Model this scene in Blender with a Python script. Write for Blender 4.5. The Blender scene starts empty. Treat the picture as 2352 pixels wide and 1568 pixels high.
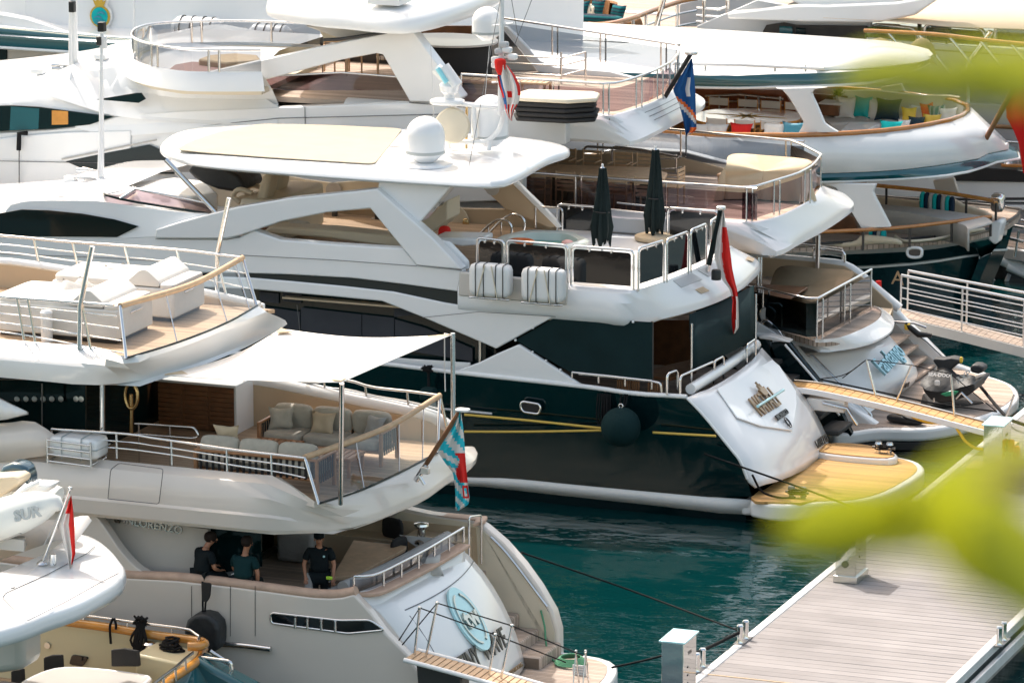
import bpy, bmesh, math, random
from mathutils import Vector as V, Matrix
random.seed(4)
sc = bpy.context.scene
COL = sc.collection
rad = math.radians
# ---------------- camera, world, sun, exposure
AL, PIT = rad(21), rad(12.4)
sa, ca, sp, cp = math.sin(AL), math.cos(AL), math.sin(PIT), math.cos(PIT)
CAM = V((34, -89, 26)); FPX = 11000.0
RT = V((ca, sa, 0)); FW = V((-sa*cp, ca*cp, -sp)); UP = V((-sa*sp, ca*sp, cp))
cd = bpy.data.cameras.new("camera"); cam = bpy.data.objects.new("camera", cd); COL.objects.link(cam)
cd.sensor_width = 36; cd.lens = 36*FPX/2352; cd.clip_start = 0.5; cd.clip_end = 6000
m = Matrix((RT, UP, -FW)).transposed().to_4x4(); m.translation = CAM; cam.matrix_world = m
cd.dof.use_dof = True; cd.dof.focus_distance = 98; cd.dof.aperture_fstop = cd.lens/1000/0.046
sc.camera = cam
SUN_D = V((-.50, .34, .80)).normalized()
w = bpy.data.worlds.new("World"); sc.world = w; w.use_nodes = True
nt = w.node_tree; bg = nt.nodes['Background']; sky = nt.nodes.new('ShaderNodeTexSky'); sky.sky_type = 'NISHITA'
sky.sun_disc = False; sky.sun_elevation = math.asin(SUN_D.z); sky.sun_rotation = math.atan2(SUN_D.x, SUN_D.y)
sky.dust_density = 3.5; sky.air_density = 1; sky.ozone_density = 1
wb = nt.nodes.new('ShaderNodeMix'); wb.data_type = 'RGBA'; wb.blend_type = 'MULTIPLY'; wb.inputs[0].default_value = 1; wb.inputs[7].default_value = (1.19, 1.05, .83, 1)
nt.links.new(sky.outputs[0], wb.inputs[6]); nt.links.new(wb.outputs[2], bg.inputs[0]); bg.inputs[1].default_value = 0.15
sl = bpy.data.lights.new("sun", 'SUN'); sl.energy = 2.0; sl.angle = rad(.6); sl.color = (1, .97, .93)
so = bpy.data.objects.new("sun", sl); COL.objects.link(so); so.rotation_euler = SUN_D.to_track_quat('Z', 'Y').to_euler()
sc.view_settings.view_transform = 'Standard'; sc.view_settings.look = 'None'; sc.view_settings.gamma = 1
sc.view_settings.use_curve_mapping = False; sc.view_settings.exposure = 1.26
sc.cycles.max_bounces = 10; sc.cycles.transparent_max_bounces = 16; sc.cycles.use_denoising = True
sc.cycles.caustics_reflective = False; sc.cycles.caustics_refractive = False
sc.cycles.sample_clamp_indirect = 6
# ---------------- from picture measurements to places in the harbour
def A(x, y, X=None, Y=None, Z=None):
    d = FW + RT*((x-1176)/FPX) + UP*((784-y)/FPX)
    if X is not None: t = (X-CAM.x)/d.x
    elif Y is not None: t = (Y-CAM.y)/d.y
    else: t = (Z-CAM.z)/d.z
    return CAM + d*t
def AD(x, y, dist): return CAM + (FW + RT*((x-1176)/FPX) + UP*((784-y)/FPX))*dist
def K(ox, oy, s): return lambda x, y: ((ox+s*x)*.6125, (oy+s*y)*.6125)
def G(i, j): return lambda x, y: (784*i+x/3, 522.5*j+y/3)
b1=K(560,1380,.2891); b2=K(1120,1440,.2891); b3=K(660,1900,.2891); b4=K(1240,1860,.2891); b5=K(1500,2100,.2934)
b6=K(0,1640,.2979); b7=K(0,2090,.2998); b8=K(0,860,.3571)
n1=K(380,480,.2979); n2=K(900,640,.3827); n3=K(1640,760,.3401); n4=K(2300,760,.2979); n5=K(2440,1200,.3401)
n6=K(2860,1260,.3401); n7=K(2760,940,.3401); n8=K(1560,160,.2551)
e1=K(1880,540,.3401); e2=K(2560,0,.2979); e3=K(3100,0,.3146); e4=K(3100,600,.3146); e5=K(1840,0,.3827); e6=K(3380,1500,.2551)
ID = lambda x, y: (x, y)
def L(pts, k=ID, **kw): return [A(*k(*p), **kw) for p in pts]
# ---------------- materials
M = {}
def mat(name, col, rough=.5, metal=0, spec=.5, coat=0, bump=0, bscale=8, var=0, vscale=3, alpha=None, trans=0, sheen=0):
    m = bpy.data.materials.new(name); m.use_nodes = True; nt = m.node_tree; b = nt.nodes['Principled BSDF']
    b.inputs['Base Color'].default_value = (*col, 1); b.inputs['Roughness'].default_value = rough
    b.inputs['Metallic'].default_value = metal; b.inputs['Specular IOR Level'].default_value = spec if rough < .7 else .18
    b.inputs['Coat Weight'].default_value = coat; b.inputs['Coat Roughness'].default_value = .05
    if sheen: b.inputs['Sheen Weight'].default_value = sheen
    if bump or var:
        tc = nt.nodes.new('ShaderNodeNewGeometry')
    if var:
        n = nt.nodes.new('ShaderNodeTexNoise'); n.inputs['Scale'].default_value = vscale; n.inputs['Detail'].default_value = 5
        r = nt.nodes.new('ShaderNodeValToRGB'); r.color_ramp.elements[0].position = .3; r.color_ramp.elements[1].position = .7
        r.color_ramp.elements[0].color = (*[c*(1-var) for c in col], 1); r.color_ramp.elements[1].color = (*[min(1, c*(1+var*.6)) for c in col], 1)
        nt.links.new(tc.outputs['Position'], n.inputs[0]); nt.links.new(n.outputs[0], r.inputs[0]); nt.links.new(r.outputs[0], b.inputs['Base Color'])
    if bump:
        n2 = nt.nodes.new('ShaderNodeTexNoise'); n2.inputs['Scale'].default_value = bscale; n2.inputs['Detail'].default_value = 4
        bp = nt.nodes.new('ShaderNodeBump'); bp.inputs['Strength'].default_value = bump; bp.inputs['Distance'].default_value = .03
        nt.links.new(tc.outputs['Position'], n2.inputs[0]); nt.links.new(n2.outputs[0], bp.inputs['Height']); nt.links.new(bp.outputs[0], b.inputs['Normal'])
    M[name] = m; return m
def vary(name, lo, hi):
    """give every separate board its own shade"""
    nt = M[name].node_tree; b = nt.nodes['Principled BSDF']; src = b.inputs['Base Color'].links[0].from_socket
    oi = nt.nodes.new('ShaderNodeObjectInfo'); r = nt.nodes.new('ShaderNodeMapRange'); r.inputs[3].default_value = lo; r.inputs[4].default_value = hi
    v = nt.nodes.new('ShaderNodeVectorMath'); v.operation = 'SCALE'; nt.links.new(oi.outputs['Random'], r.inputs[0]); nt.links.new(src, v.inputs[0]); nt.links.new(r.outputs[0], v.inputs['Scale']); nt.links.new(v.outputs[0], b.inputs['Base Color'])
def stripes(name, c1, c2, period, duty, axis='Y', rough=.5, var=.25, wide=None, ang=0):
    """planks: bands across one axis of the place, each with its own shade, dark joint between"""
    m = mat(name, c1, rough); nt = m.node_tree; b = nt.nodes['Principled BSDF']; N = nt.nodes.new; lk = nt.links.new
    g = N('ShaderNodeNewGeometry'); sp_ = N('ShaderNodeSeparateXYZ'); lk(g.outputs['Position'], sp_.inputs[0])
    dv = N('ShaderNodeMath'); dv.operation = 'DIVIDE'; dv.inputs[1].default_value = period; lk(sp_.outputs[axis], dv.inputs[0])
    fl = N('ShaderNodeMath'); fl.operation = 'FLOOR'; lk(dv.outputs[0], fl.inputs[0])
    fr = N('ShaderNodeMath'); fr.operation = 'FRACT'; lk(dv.outputs[0], fr.inputs[0])
    lt = N('ShaderNodeMath'); lt.operation = 'LESS_THAN'; lt.inputs[1].default_value = duty; lk(fr.outputs[0], lt.inputs[0])
    wn = N('ShaderNodeTexWhiteNoise'); wn.noise_dimensions = '1D'; lk(fl.outputs[0], wn.inputs['W'])
    ns = N('ShaderNodeTexNoise'); mp = N('ShaderNodeMapping'); s = (2, 30, 10) if axis == 'Y' else (30, 2, 10)
    mp.inputs['Scale'].default_value = s; lk(g.outputs['Position'], mp.inputs[0]); lk(mp.outputs[0], ns.inputs[0]); ns.inputs['Scale'].default_value = 1.3; ns.inputs['Detail'].default_value = 5
    ad = N('ShaderNodeMath'); ad.operation = 'ADD'; lk(wn.outputs[0], ad.inputs[0]); lk(ns.outputs[0], ad.inputs[1])
    r = N('ShaderNodeMapRange'); r.inputs[1].default_value = .3; r.inputs[2].default_value = 1.7; r.inputs[3].default_value = 1-var; r.inputs[4].default_value = 1+var*.5
    lk(ad.outputs[0], r.inputs[0])
    mx = N('ShaderNodeMix'); mx.data_type = 'RGBA'; mx.inputs[6].default_value = (*c2, 1); mx.inputs[7].default_value = (*c1, 1); lk(lt.outputs[0], mx.inputs[0])
    mu = N('ShaderNodeVectorMath'); mu.operation = 'SCALE'; lk(mx.outputs[2], mu.inputs[0]); lk(r.outputs[0], mu.inputs['Scale'])
    lk(mu.outputs[0], b.inputs['Base Color']); return m
def glassy(name, tint, fac, rough=.02, gl=(1, 1, 1)):
    m = bpy.data.materials.new(name); m.use_nodes = True; nt = m.node_tree; nt.nodes.clear(); N = nt.nodes.new; lk = nt.links.new
    o = N('ShaderNodeOutputMaterial'); t = N('ShaderNodeBsdfTransparent'); t.inputs[0].default_value = (*tint, 1)
    g = N('ShaderNodeBsdfGlossy'); g.inputs['Roughness'].default_value = rough; g.inputs[0].default_value = (*gl, 1)
    fz = N('ShaderNodeFresnel'); fz.inputs[0].default_value = 1.45; ma = N('ShaderNodeMath'); ma.operation = 'MULTIPLY'; ma.inputs[1].default_value = fac
    mx = N('ShaderNodeMixShader'); lk(fz.outputs[0], ma.inputs[0]); lk(ma.outputs[0], mx.inputs[0]); lk(t.outputs[0], mx.inputs[1]); lk(g.outputs[0], mx.inputs[2]); lk(mx.outputs[0], o.inputs[0])
    M[name] = m; return m
mat('white', (.80, .80, .79), .28, coat=.5, var=.035, vscale=.7, bump=.03, bscale=.9)
mat('whiteB', (.80, .805, .81), .25, coat=.6, var=.03, vscale=.6, bump=.03, bscale=.8)
mat('cream_yellow', (.62, .55, .36), .4, coat=.2)
mat('cream_gel', (.74, .655, .51), .35, coat=.3)
mat('matte_white', (.78, .775, .76), .6, var=.05, vscale=2)
mat('greige', (.60, .565, .52), .3, coat=.3, var=.05, vscale=.8)
mat('tinyhull', (.68, .61, .54), .25, coat=.5, var=.04, vscale=.5, bump=.03, bscale=.7)
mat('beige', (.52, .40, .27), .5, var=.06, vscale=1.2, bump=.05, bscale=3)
mat('cream', (.68, .60, .46), .5, var=.05, vscale=2)
mat('leather', (.60, .50, .36), .5, bump=.2, bscale=6)
mat('soft', (.74, .71, .66), .75, var=.05, bump=.15, bscale=10)
mat('softgrey', (.48, .46, .43), .85, var=.08, bump=.3, bscale=20)
mat('cushion', (.50, .45, .37), .9, var=.1, vscale=8, bump=.4, bscale=14, sheen=.2)
mat('cushion_tan', (.60, .47, .32), .9, var=.08, vscale=8, bump=.3, bscale=12)
mat('canvas', (.84, .80, .75), .8, var=.03, bump=.2, bscale=2)
mat('canvas_cream', (.46, .405, .31), .85, var=.05, vscale=2, bump=.12, bscale=30)
mat('cover_tan', (.66, .52, .35), .85, var=.06, bump=.5, bscale=2.5)
mat('cover_brown', (.22, .165, .10), .8, var=.08, bump=.5, bscale=2.5)
mat('beige_awning', (.72, .58, .42), .8, var=.04, bump=.3, bscale=1)
mat('steel', (.72, .72, .72), .13, metal=1)
mat('brushed', (.66, .66, .64), .28, metal=1, var=.1, vscale=4)
mat('mirror', (.60, .61, .60), .06, metal=1, bump=.12, bscale=2)
mat('brass', (.6, .42, .2), .25, metal=1)
mat('black', (.008, .009, .010), .45, var=.3)
mat('rope_black', (.012, .012, .013), .8, bump=.8, bscale=60)
mat('black_cover', (.018, .020, .022), .55, var=.3, bump=.7, bscale=6)
mat('umbrella', (.010, .018, .018), .7, bump=.4, bscale=8)
mat('darkglass', (.003, .013, .014), .04, spec=.3, coat=0, bump=.04, bscale=1.2)
mat('darkpanel', (.006, .008, .010), .05, spec=.6, bump=.1, bscale=1.5)
mat('mesh_screen', (.006, .022, .024), .75, var=.2, vscale=1.5)
mat('mesh_grey', (.05, .052, .06), .8, var=.12, vscale=1.5)
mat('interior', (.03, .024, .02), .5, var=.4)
mat('navy_hull', (.0022, .012, .014), .05, spec=.5, coat=.6, bump=.10, bscale=1.6)
mat('teal', (.008, .085, .100), .10, spec=.7, coat=.6, bump=.02, bscale=1)
mat('varnish', (.48, .19, .045), .12, coat=.8, var=.2, vscale=3)
mat('varnish_bright', (.62, .27, .05), .15, coat=.8, var=.2, vscale=3)
mat('wood_dark', (.20, .085, .035), .4, var=.3, vscale=4)
mat('teak_pale', (.60, .40, .24), .6, var=.15, vscale=6)
mat('cap_teak', (.50, .34, .25), .6, var=.15, vscale=5)
mat('teak_furniture', (.42, .20, .09), .5, var=.2, vscale=8)
mat('wicker', (.30, .15, .065), .8, bump=.9, bscale=40, var=.2, vscale=30)
mat('grey_steel', (.15, .15, .15), .4, metal=.6)
mat('charcoal', (.035, .033, .032), .7, bump=.3, bscale=40)
mat('red', (.60, .012, .010), .7, var=.1); mat('flag_white', (.72, .68, .64), .8); mat('flag_cyan', (.03, .50, .60), .8); mat('flag_red', (.68, .025, .02), .7)
mat('flag_blue', (.02, .10, .28), .8); mat('orange', (.85, .16, .02), .5); mat('yellow', (.80, .52, .05), .6)
mat('yellow_hose', (.75, .40, .02), .4); mat('blue_text', (.35, .60, .68), .25, metal=.4); mat('pale_blue', (.42, .70, .74), .2, metal=.15, coat=.5)
mat('letter_dark', (.03, .03, .03), .3); mat('letter_bronze', (.35, .24, .15), .3, metal=.8); mat('letter_steel', (.55, .54, .50), .2, metal=1)
mat('skin', (.42, .19, .11), .55); mat('hair', (.02, .013, .01), .7); mat('shirt', (.008, .012, .014), .85, bump=.4, bscale=9); mat('shirt_green', (.006, .030, .032), .85, bump=.4, bscale=9)
mat('towel', (.6, .58, .56), .9); mat('leafgreen', (.45, .72, .05), .5); mat('turq', (.01, .42, .42), .8, bump=.2); mat('darkblue', (.01, .03, .06), .8, bump=.2); mat('tub', (.62, .66, .60), .3, coat=.4)
mat('pink', (.85, .45, .40), .5); mat('grey_hull', (.36, .36, .37), .2, coat=.6, var=.03, vscale=.5); mat('gel_grey', (.48, .49, .50), .35); mat('green_rope', (.10, .28, .16), .8)
mat('bandgrey', (.40, .43, .43), .5); mat('jetgreen', (.02, .25, .12), .3, coat=.5); mat('rubber', (.02, .02, .02), .6); mat('outboard', (.04, .09, .12), .12, coat=.8, metal=.3)
mat('screenblue', (.30, .72, .80), .4)
mat('pier_rim', (.72, .70, .68), .4, metal=.2, var=.1); mat('concrete', (.38, .36, .33), .85, var=.3, bump=.4); mat('pierdark', (.05, .05, .045), .8)
mat('pier_plank', (.275, .26, .258), .85, var=.20, vscale=.55, bump=.2, bscale=5); vary('pier_plank', .90, 1.08); mat('gold_joint', (.55, .40, .25), .5)
mat('step_wood', (.55, .42, .25), .7, var=.15)
stripes('teak_deck', (.46, .32, .20), (.24, .15, .09), .09, .85, rough=.6, var=.35)
stripes('teak_yellow', (.56, .32, .11), (.36, .18, .06), .105, .84, rough=.55, var=.42)
stripes('teak_grey', (.50, .40, .33), (.22, .17, .13), .09, .82, rough=.7, var=.35)
stripes('stripe_cushion', (.01, .14, .16), (.35, .40, .38), .11, .62, axis='X', rough=.9, var=.4)
stripes('stripe_small', (.01, .16, .18), (.03, .05, .08), .09, .6, axis='Z', rough=.9, var=.5)
stripes('cabinet', (.23, .10, .04), (.14, .055, .02), .3, .98, axis='X', rough=.45, var=.35)
glassy('glass', (.93, .95, .95), 1.2); glassy('glass_grey', (.40, .43, .47), 1.5); glassy('glass_tint', (.42, .34, .37), 1.4); glassy('glass_dark', (.04, .06, .065), 1.6)
mat('yellow_line', (.62, .42, .08), .6); mat('navy_ball', (.004, .022, .024), .8, bump=.5, bscale=30); mat('rosy', (.36, .22, .19), .6, bump=.2)
mat('navy_matte', (.004, .016, .019), .35); mat('wood_red', (.30, .085, .03), .3, coat=.4, var=.3, vscale=2); mat('navy_teal', (.003, .028, .032), .08, coat=.5, bump=.03, bscale=1); mat('gold', (.60, .38, .04), .5); mat('steelblue', (.05, .25, .35), .5)
mat('leaf_dull', (.10, .16, .03), .6); mat('orange_yel', (.70, .30, .03), .8)
_l = mat('leaf', (.44, .46, .05), .5); _n = _l.node_tree; _t = _n.nodes.new('ShaderNodeBsdfTranslucent'); _t.inputs[0].default_value = (.68, .70, .12, 1); _x = _n.nodes.new('ShaderNodeMixShader'); _x.inputs[0].default_value = .55
_n.links.new(_n.nodes['Principled BSDF'].outputs[0], _x.inputs[1]); _n.links.new(_t.outputs[0], _x.inputs[2]); _n.links.new(_x.outputs[0], _n.nodes['Material Output'].inputs[0])
mat('tender_white', (.76, .77, .73), .45, bump=.1, bscale=3)
# ---------------- mesh helpers
def tag(o, label=None, cat=None, group=None, kind=None):
    if label: o['label'] = label
    if cat: o['category'] = cat
    if group: o['group'] = group
    if kind: o['kind'] = kind
    return o
def link(o, parent=None):
    COL.objects.link(o)
    if parent is not None:
        o.parent = parent; r = parent; off = V((0, 0, 0))
        while r is not None: off += r.location if r.parent is None else V((0, 0, 0)); r = r.parent
        if parent.parent is None: o.matrix_parent_inverse = Matrix.Translation(-parent.location)
    return o
def thing(name, label, cat, loc=(0, 0, 0), group=None):
    o = bpy.data.objects.new(name, None); COL.objects.link(o); o.location = V(loc); o.empty_display_size = .2
    return tag(o, label, cat, group)
def mesh(name, vs, fs, mt, parent=None, smooth=40, bev=0, solid=0, mats=None, mi=None, subs=0, seg=2):
    me = bpy.data.meshes.new(name); me.from_pydata([tuple(v) for v in vs], [], fs)
    bm = bmesh.new(); bm.from_mesh(me); bmesh.ops.recalc_face_normals(bm, faces=bm.faces)
    bm.to_mesh(me); bm.free()
    for x in (mats or [mt]): me.materials.append(M[x] if isinstance(x, str) else x)
    if mi: 
        for p, i in zip(me.polygons, mi): p.material_index = i
    if smooth: me.shade_smooth(); me.set_sharp_from_angle(angle=rad(smooth))
    o = bpy.data.objects.new(name, me); link(o, parent)
    if solid: s = o.modifiers.new('s', 'SOLIDIFY'); s.thickness = solid; s.offset = 0
    if bev: b = o.modifiers.new('b', 'BEVEL'); b.width = bev; b.segments = seg; b.limit_method = 'ANGLE'; b.angle_limit = rad(35)
    if subs: s = o.modifiers.new('u', 'SUBSURF'); s.levels = s.render_levels = subs
    return o
def prism(name, poly, vec, mt, parent=None, bev=.02, smooth=40, seg=2, subs=0):
    vec = V(vec); n = len(poly); vs = [V(p) for p in poly] + [V(p)+vec for p in poly]
    fs = [list(range(n)), list(range(2*n-1, n-1, -1))] + [[i, (i+1) % n, n+(i+1) % n, n+i] for i in range(n)]
    return mesh(name, vs, fs, mt, parent, smooth, bev, seg=seg, subs=subs)
def box(name, c, s, mt, parent=None, rz=0, bev=.015, ry=0, rx=0, seg=2):
    c = V(c); R = Matrix.Rotation(rz, 3, 'Z') @ Matrix.Rotation(ry, 3, 'Y') @ Matrix.Rotation(rx, 3, 'X')
    vs = [c + R @ V((x*s[0]/2, y*s[1]/2, z*s[2]/2)) for x in (-1, 1) for y in (-1, 1) for z in (-1, 1)]
    fs = [[0, 1, 3, 2], [4, 6, 7, 5], [0, 4, 5, 1], [2, 3, 7, 6], [0, 2, 6, 4], [1, 5, 7, 3]]
    return mesh(name, vs, fs, mt, parent, 35, bev, seg=seg)
def crv(pts, n, closed=False):
    """catmull-rom resample by arc length"""
    P = [V(p) for p in pts]
    if len(P) == 2: return [P[0].lerp(P[1], i/(n-1)) for i in range(n)]
    Q = []; N = len(P); seg = N if closed else N-1
    for i in range(seg):
        p0 = P[(i-1) % N] if closed or i > 0 else P[0]*2-P[1]; p1 = P[i]; p2 = P[(i+1) % N]
        p3 = P[(i+2) % N] if closed or i+2 < N else P[-1]*2-P[-2]
        for k in range(12):
            t = k/12; Q.append(.5*((2*p1)+(p2-p0)*t+(2*p0-5*p1+4*p2-p3)*t*t+(3*p1-p0-3*p2+p3)*t**3))
    Q.append(P[0] if closed else P[-1])
    d = [0]
    for a, b in zip(Q, Q[1:]): d.append(d[-1]+(b-a).length)
    out = []; j = 0
    for i in range(n):
        t = d[-1]*i/(n if closed else n-1)
        while j < len(d)-2 and d[j+1] < t: j += 1
        f = (t-d[j])/max(1e-9, d[j+1]-d[j]); out.append(Q[j].lerp(Q[j+1], min(1, max(0, f))))
    return out
def loft(name, rows, mt, parent=None, n=0, ends=False, ring=False, smooth=40, solid=0, bev=0, straight=False, caps=True):
    """rows: list of polylines with a surface stretched between; ring closes rows into each other; caps fill first/last column"""
    if n: rows = [crv(r, n) for r in rows]
    R = len(rows); C = len(rows[0]); vs = [p for r in rows for p in r]; fs = []
    for i in range(R if ring else R-1):
        j = (i+1) % R
        for k in range(C-1): fs.append([i*C+k, i*C+k+1, j*C+k+1, j*C+k])
    if ring and caps: fs.append([i*C for i in range(R)]); fs.append([i*C+C-1 for i in range(R-1, -1, -1)])
    return mesh(name, vs, fs, mt, parent, smooth, bev, solid)
def tubes(name, paths, r, mt, parent=None, sides=8, closed=False, smooth=60):
    vs = []; fs = []
    for pi, path in enumerate(paths):
        P = [V(p) for p in path]; N = len(P); base = len(vs); rr = r if not isinstance(r, (list, tuple)) else r
        prev = None
        for i, p in enumerate(P):
            t = ((P[(i+1) % N]-P[i-1]) if closed else (P[min(i+1, N-1)]-P[max(i-1, 0)])).normalized()
            if prev is None:
                a = V((0, 0, 1)) if abs(t.z) < .9 else V((1, 0, 0)); u = t.cross(a).normalized()
            else: u = (prev - t*prev.dot(t)).normalized()
            prev = u; v = t.cross(u); q = rr[i] if isinstance(rr, (list, tuple)) else rr
            for s in range(sides):
                a = 2*math.pi*s/sides; vs.append(p+u*(math.cos(a)*q)+v*(math.sin(a)*q))
        for i in range(N if closed else N-1):
            j = (i+1) % N
            for s in range(sides): fs.append([base+i*sides+s, base+i*sides+(s+1) % sides, base+j*sides+(s+1) % sides, base+j*sides+s])
        if not closed: fs.append([base+s for s in range(sides)]); fs.append([base+(N-1)*sides+s for s in range(sides-1, -1, -1)])
    return mesh(name, vs, fs, mt, parent, smooth)
def tube(name, path, r, mt, parent=None, n=0, **kw): return tubes(name, [crv(path, n) if n else path], r, mt, parent, **kw)
def rnd(pts, r, k=5, closed=False):
    """round the corners of a polyline"""
    P = [V(p) for p in pts]; out = []; N = len(P)
    for i, p in enumerate(P):
        if not closed and i in (0, N-1): out.append(p); continue
        a, b = P[i-1], P[(i+1) % N]; la, lb = (a-p).length, (b-p).length; q = min(r, la*.45, lb*.45)
        s, e = p+(a-p).normalized()*q, p+(b-p).normalized()*q
        for j in range(k+1): t = j/k; out.append(s*(1-t)**2+p*2*t*(1-t)+e*t*t)
    return out
def lathe(name, prof, c, mt, parent=None, n=28, sy=1, mats=None, mif=None, smooth=35):
    c = V(c); vs = []; fs = []; mi = []
    for r, z in prof:
        for s in range(n): a = 2*math.pi*s/n; vs.append(c+V((r*math.cos(a), r*math.sin(a)*sy, z)))
    for i in range(len(prof)-1):
        for s in range(n):
            fs.append([i*n+s, i*n+(s+1) % n, (i+1)*n+(s+1) % n, (i+1)*n+s]); mi.append(mif(i) if mif else 0)
    fs.append(list(range(n))[::-1]); mi.append(mi[0]); fs.append([(len(prof)-1)*n+s for s in range(n)]); mi.append(mi[-1])
    return mesh(name, vs, fs, mt, parent, smooth, mats=mats, mi=mi)
def puff(name, c, s, mt, parent=None, rz=0, rx=0, ry=0, pinch=0, e=4.0, R=None):
    """soft cushion: a squared-off ellipsoid; pinch pulls corners like a throw pillow"""
    n = 8; vs = []; fs = []; c = V(c)
    R = R or (Matrix.Rotation(rz, 3, 'Z') @ Matrix.Rotation(ry, 3, 'Y') @ Matrix.Rotation(rx, 3, 'X'))
    if pinch:
        for sgn in (1, -1):
            for i in range(n+1):
                for j in range(n+1):
                    u, v = 2*i/n-1, 2*j/n-1; ed = (1-u**4)*(1-v**4)
                    k = 1-pinch*.18*((1-v*v) if abs(u) > abs(v) else (1-u*u))*max(abs(u), abs(v))
                    vs.append(c+R@V((u*s[0]/2*k, v*s[1]/2*k, sgn*s[2]/2*max(ed, 0)**.5+.012*math.sin(5*u+3*v+c.x*9))))
        o = (n+1)**2
        for q in (0, o):
            for i in range(n):
                for j in range(n): a = q+i*(n+1)+j; fs.append([a, a+1, a+n+2, a+n+1])
        per = [i*(n+1) for i in range(n+1)]+[n*(n+1)+j for j in range(1, n+1)]+[i*(n+1)+n for i in range(n-1, -1, -1)]+[j for j in range(n-1, 0, -1)]
        for a, b in zip(per, per[1:]+per[:1]): fs.append([a, b, b+o, a+o])
    else:
        bm = bmesh.new(); bmesh.ops.create_cube(bm, size=2); bmesh.ops.subdivide_edges(bm, edges=bm.edges, cuts=5, use_grid_fill=True)
        for v in bm.verts:
            p = v.co; q = (abs(p.x)**e+abs(p.y)**e+abs(p.z)**e)**(1/e); f = p/q*(1.0)
            v.co = V((f.x*s[0]/2, f.y*s[1]/2, f.z*s[2]/2))
        bm.verts.index_update(); vs = [c+R@v.co for v in bm.verts]; fs = [[v.index for v in f.verts] for f in bm.faces]; bm.free()
    return mesh(name, vs, fs, mt, parent, 80)
def slab(name, outline, z1, z0, mt, parent=None, bev=.02, seg=2):
    return prism(name, [V((p.x, p.y, z1)) for p in outline], (0, 0, z0-z1), mt, parent, bev, seg=seg)
def sheet(name, rows, mt, parent=None, n=24, thick=.012, smooth=60): return loft(name, rows, mt, parent, n=n, solid=thick, smooth=smooth)
def wallY(name, top, Y, zb, th, mt, parent=None, bev=.02, n=0):
    P = crv(top, n) if n else top
    return prism(name, [V((p.x, Y, p.z)) for p in P]+[V((p.x, Y, zb)) for p in reversed(P)], (0, th, 0), mt, parent, bev)
_cyl = None
def strut(name, a, b, r, mt, parent):
    """straight round bar sharing one cylinder mesh per material"""
    global _cyl
    _cyl = _cyl or {}
    if mt not in _cyl:
        n = 10; vs = [V((math.cos(2*math.pi*s/n), math.sin(2*math.pi*s/n), z)) for z in (0, 1) for s in range(n)]
        fs = [[s, (s+1) % n, n+(s+1) % n, n+s] for s in range(n)]+[list(range(n))[::-1], list(range(n, 2*n))]
        o = mesh(name, vs, fs, mt, None, 60); _cyl[mt] = o.data; bpy.data.objects.remove(o)
    o = bpy.data.objects.new(name, _cyl[mt]); a, b = V(a), V(b); d = b-a
    m = Matrix.Translation(a) @ d.to_track_quat('Z', 'Y').to_matrix().to_4x4() @ Matrix.Diagonal((r, r, d.length, 1))
    link(o, parent)
    o.matrix_local = m if parent.parent is not None or True else m
    if parent is not None:
        # place in world then express under the parent
        off = parent.location if parent.parent is None else V((0, 0, 0))
        o.matrix_parent_inverse = Matrix.Translation(-off); o.matrix_basis = m
    return o
def rail(parent, base, h=1.0, n=5, wires=(.33, .66), r=.022, lean=(0, 0, 0), mt='steel', name='guard_rail', top=None, res=0, rw=.009, skip_top=False, ends=True, rs=None):
    base = [V(p) for p in base]; up = V((0, 0, h))+V(lean); R = crv(base, res) if res else base
    t = tube(name, [p+up for p in R], r, top or mt, parent, sides=8)
    if wires: 
        for f in wires: tube('wire', [p+up*f for p in R], rw, mt, t, sides=6)
    Q = crv(R, n) if n > 1 else []
    if len(R) == 2 or not res: Q = []; 
    if not Q and n > 1:
        d = [0]
        for a, b in zip(R, R[1:]): d.append(d[-1]+(b-a).length)
        for i in range(n):
            s = d[-1]*i/(n-1); j = max(k for k in range(len(d)-1) if d[k] <= s+1e-6); f = (s-d[j])/max(1e-6, d[j+1]-d[j]); Q.append(R[j].lerp(R[j+1], f))
    for p in Q: strut('stanchion', p, p+up, rs or r*.85, mt, t)
    return t
def hoop(name, a, b, h, r, mt, parent, rr=.15, lean=(0, 0, 0)):
    a, b = V(a), V(b); u = V((0, 0, h))+V(lean)
    return tube(name, rnd([a, a+u, b+u, b], rr), r, mt, parent)
def text(name, s, size, loc, right, up, mt, parent=None, ext=.01, bold=0, align='CENTER', sx=1):
    c = bpy.data.curves.new(name, 'FONT'); c.body = s; c.size = size; c.extrude = ext; c.align_x = align; c.align_y = 'CENTER'; c.offset = bold; c.resolution_u = 3
    t = bpy.data.objects.new('t', c); COL.objects.link(t); bpy.context.view_layer.update()
    me = bpy.data.meshes.new_from_object(t.evaluated_get(bpy.context.evaluated_depsgraph_get())); bpy.data.objects.remove(t)
    me.materials.clear(); me.materials.append(M[mt]); o = bpy.data.objects.new(name, me); link(o, parent)
    r = V(right).normalized(); u = V(up); u = (u-r*u.dot(r)).normalized(); nn = r.cross(u)
    m = Matrix((r*sx, u, nn)).transposed().to_4x4(); m.translation = V(loc)
    off = parent.location if parent is not None and parent.parent is None else V((0, 0, 0))
    o.matrix_parent_inverse = Matrix.Translation(-off); o.matrix_basis = m; return o
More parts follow.
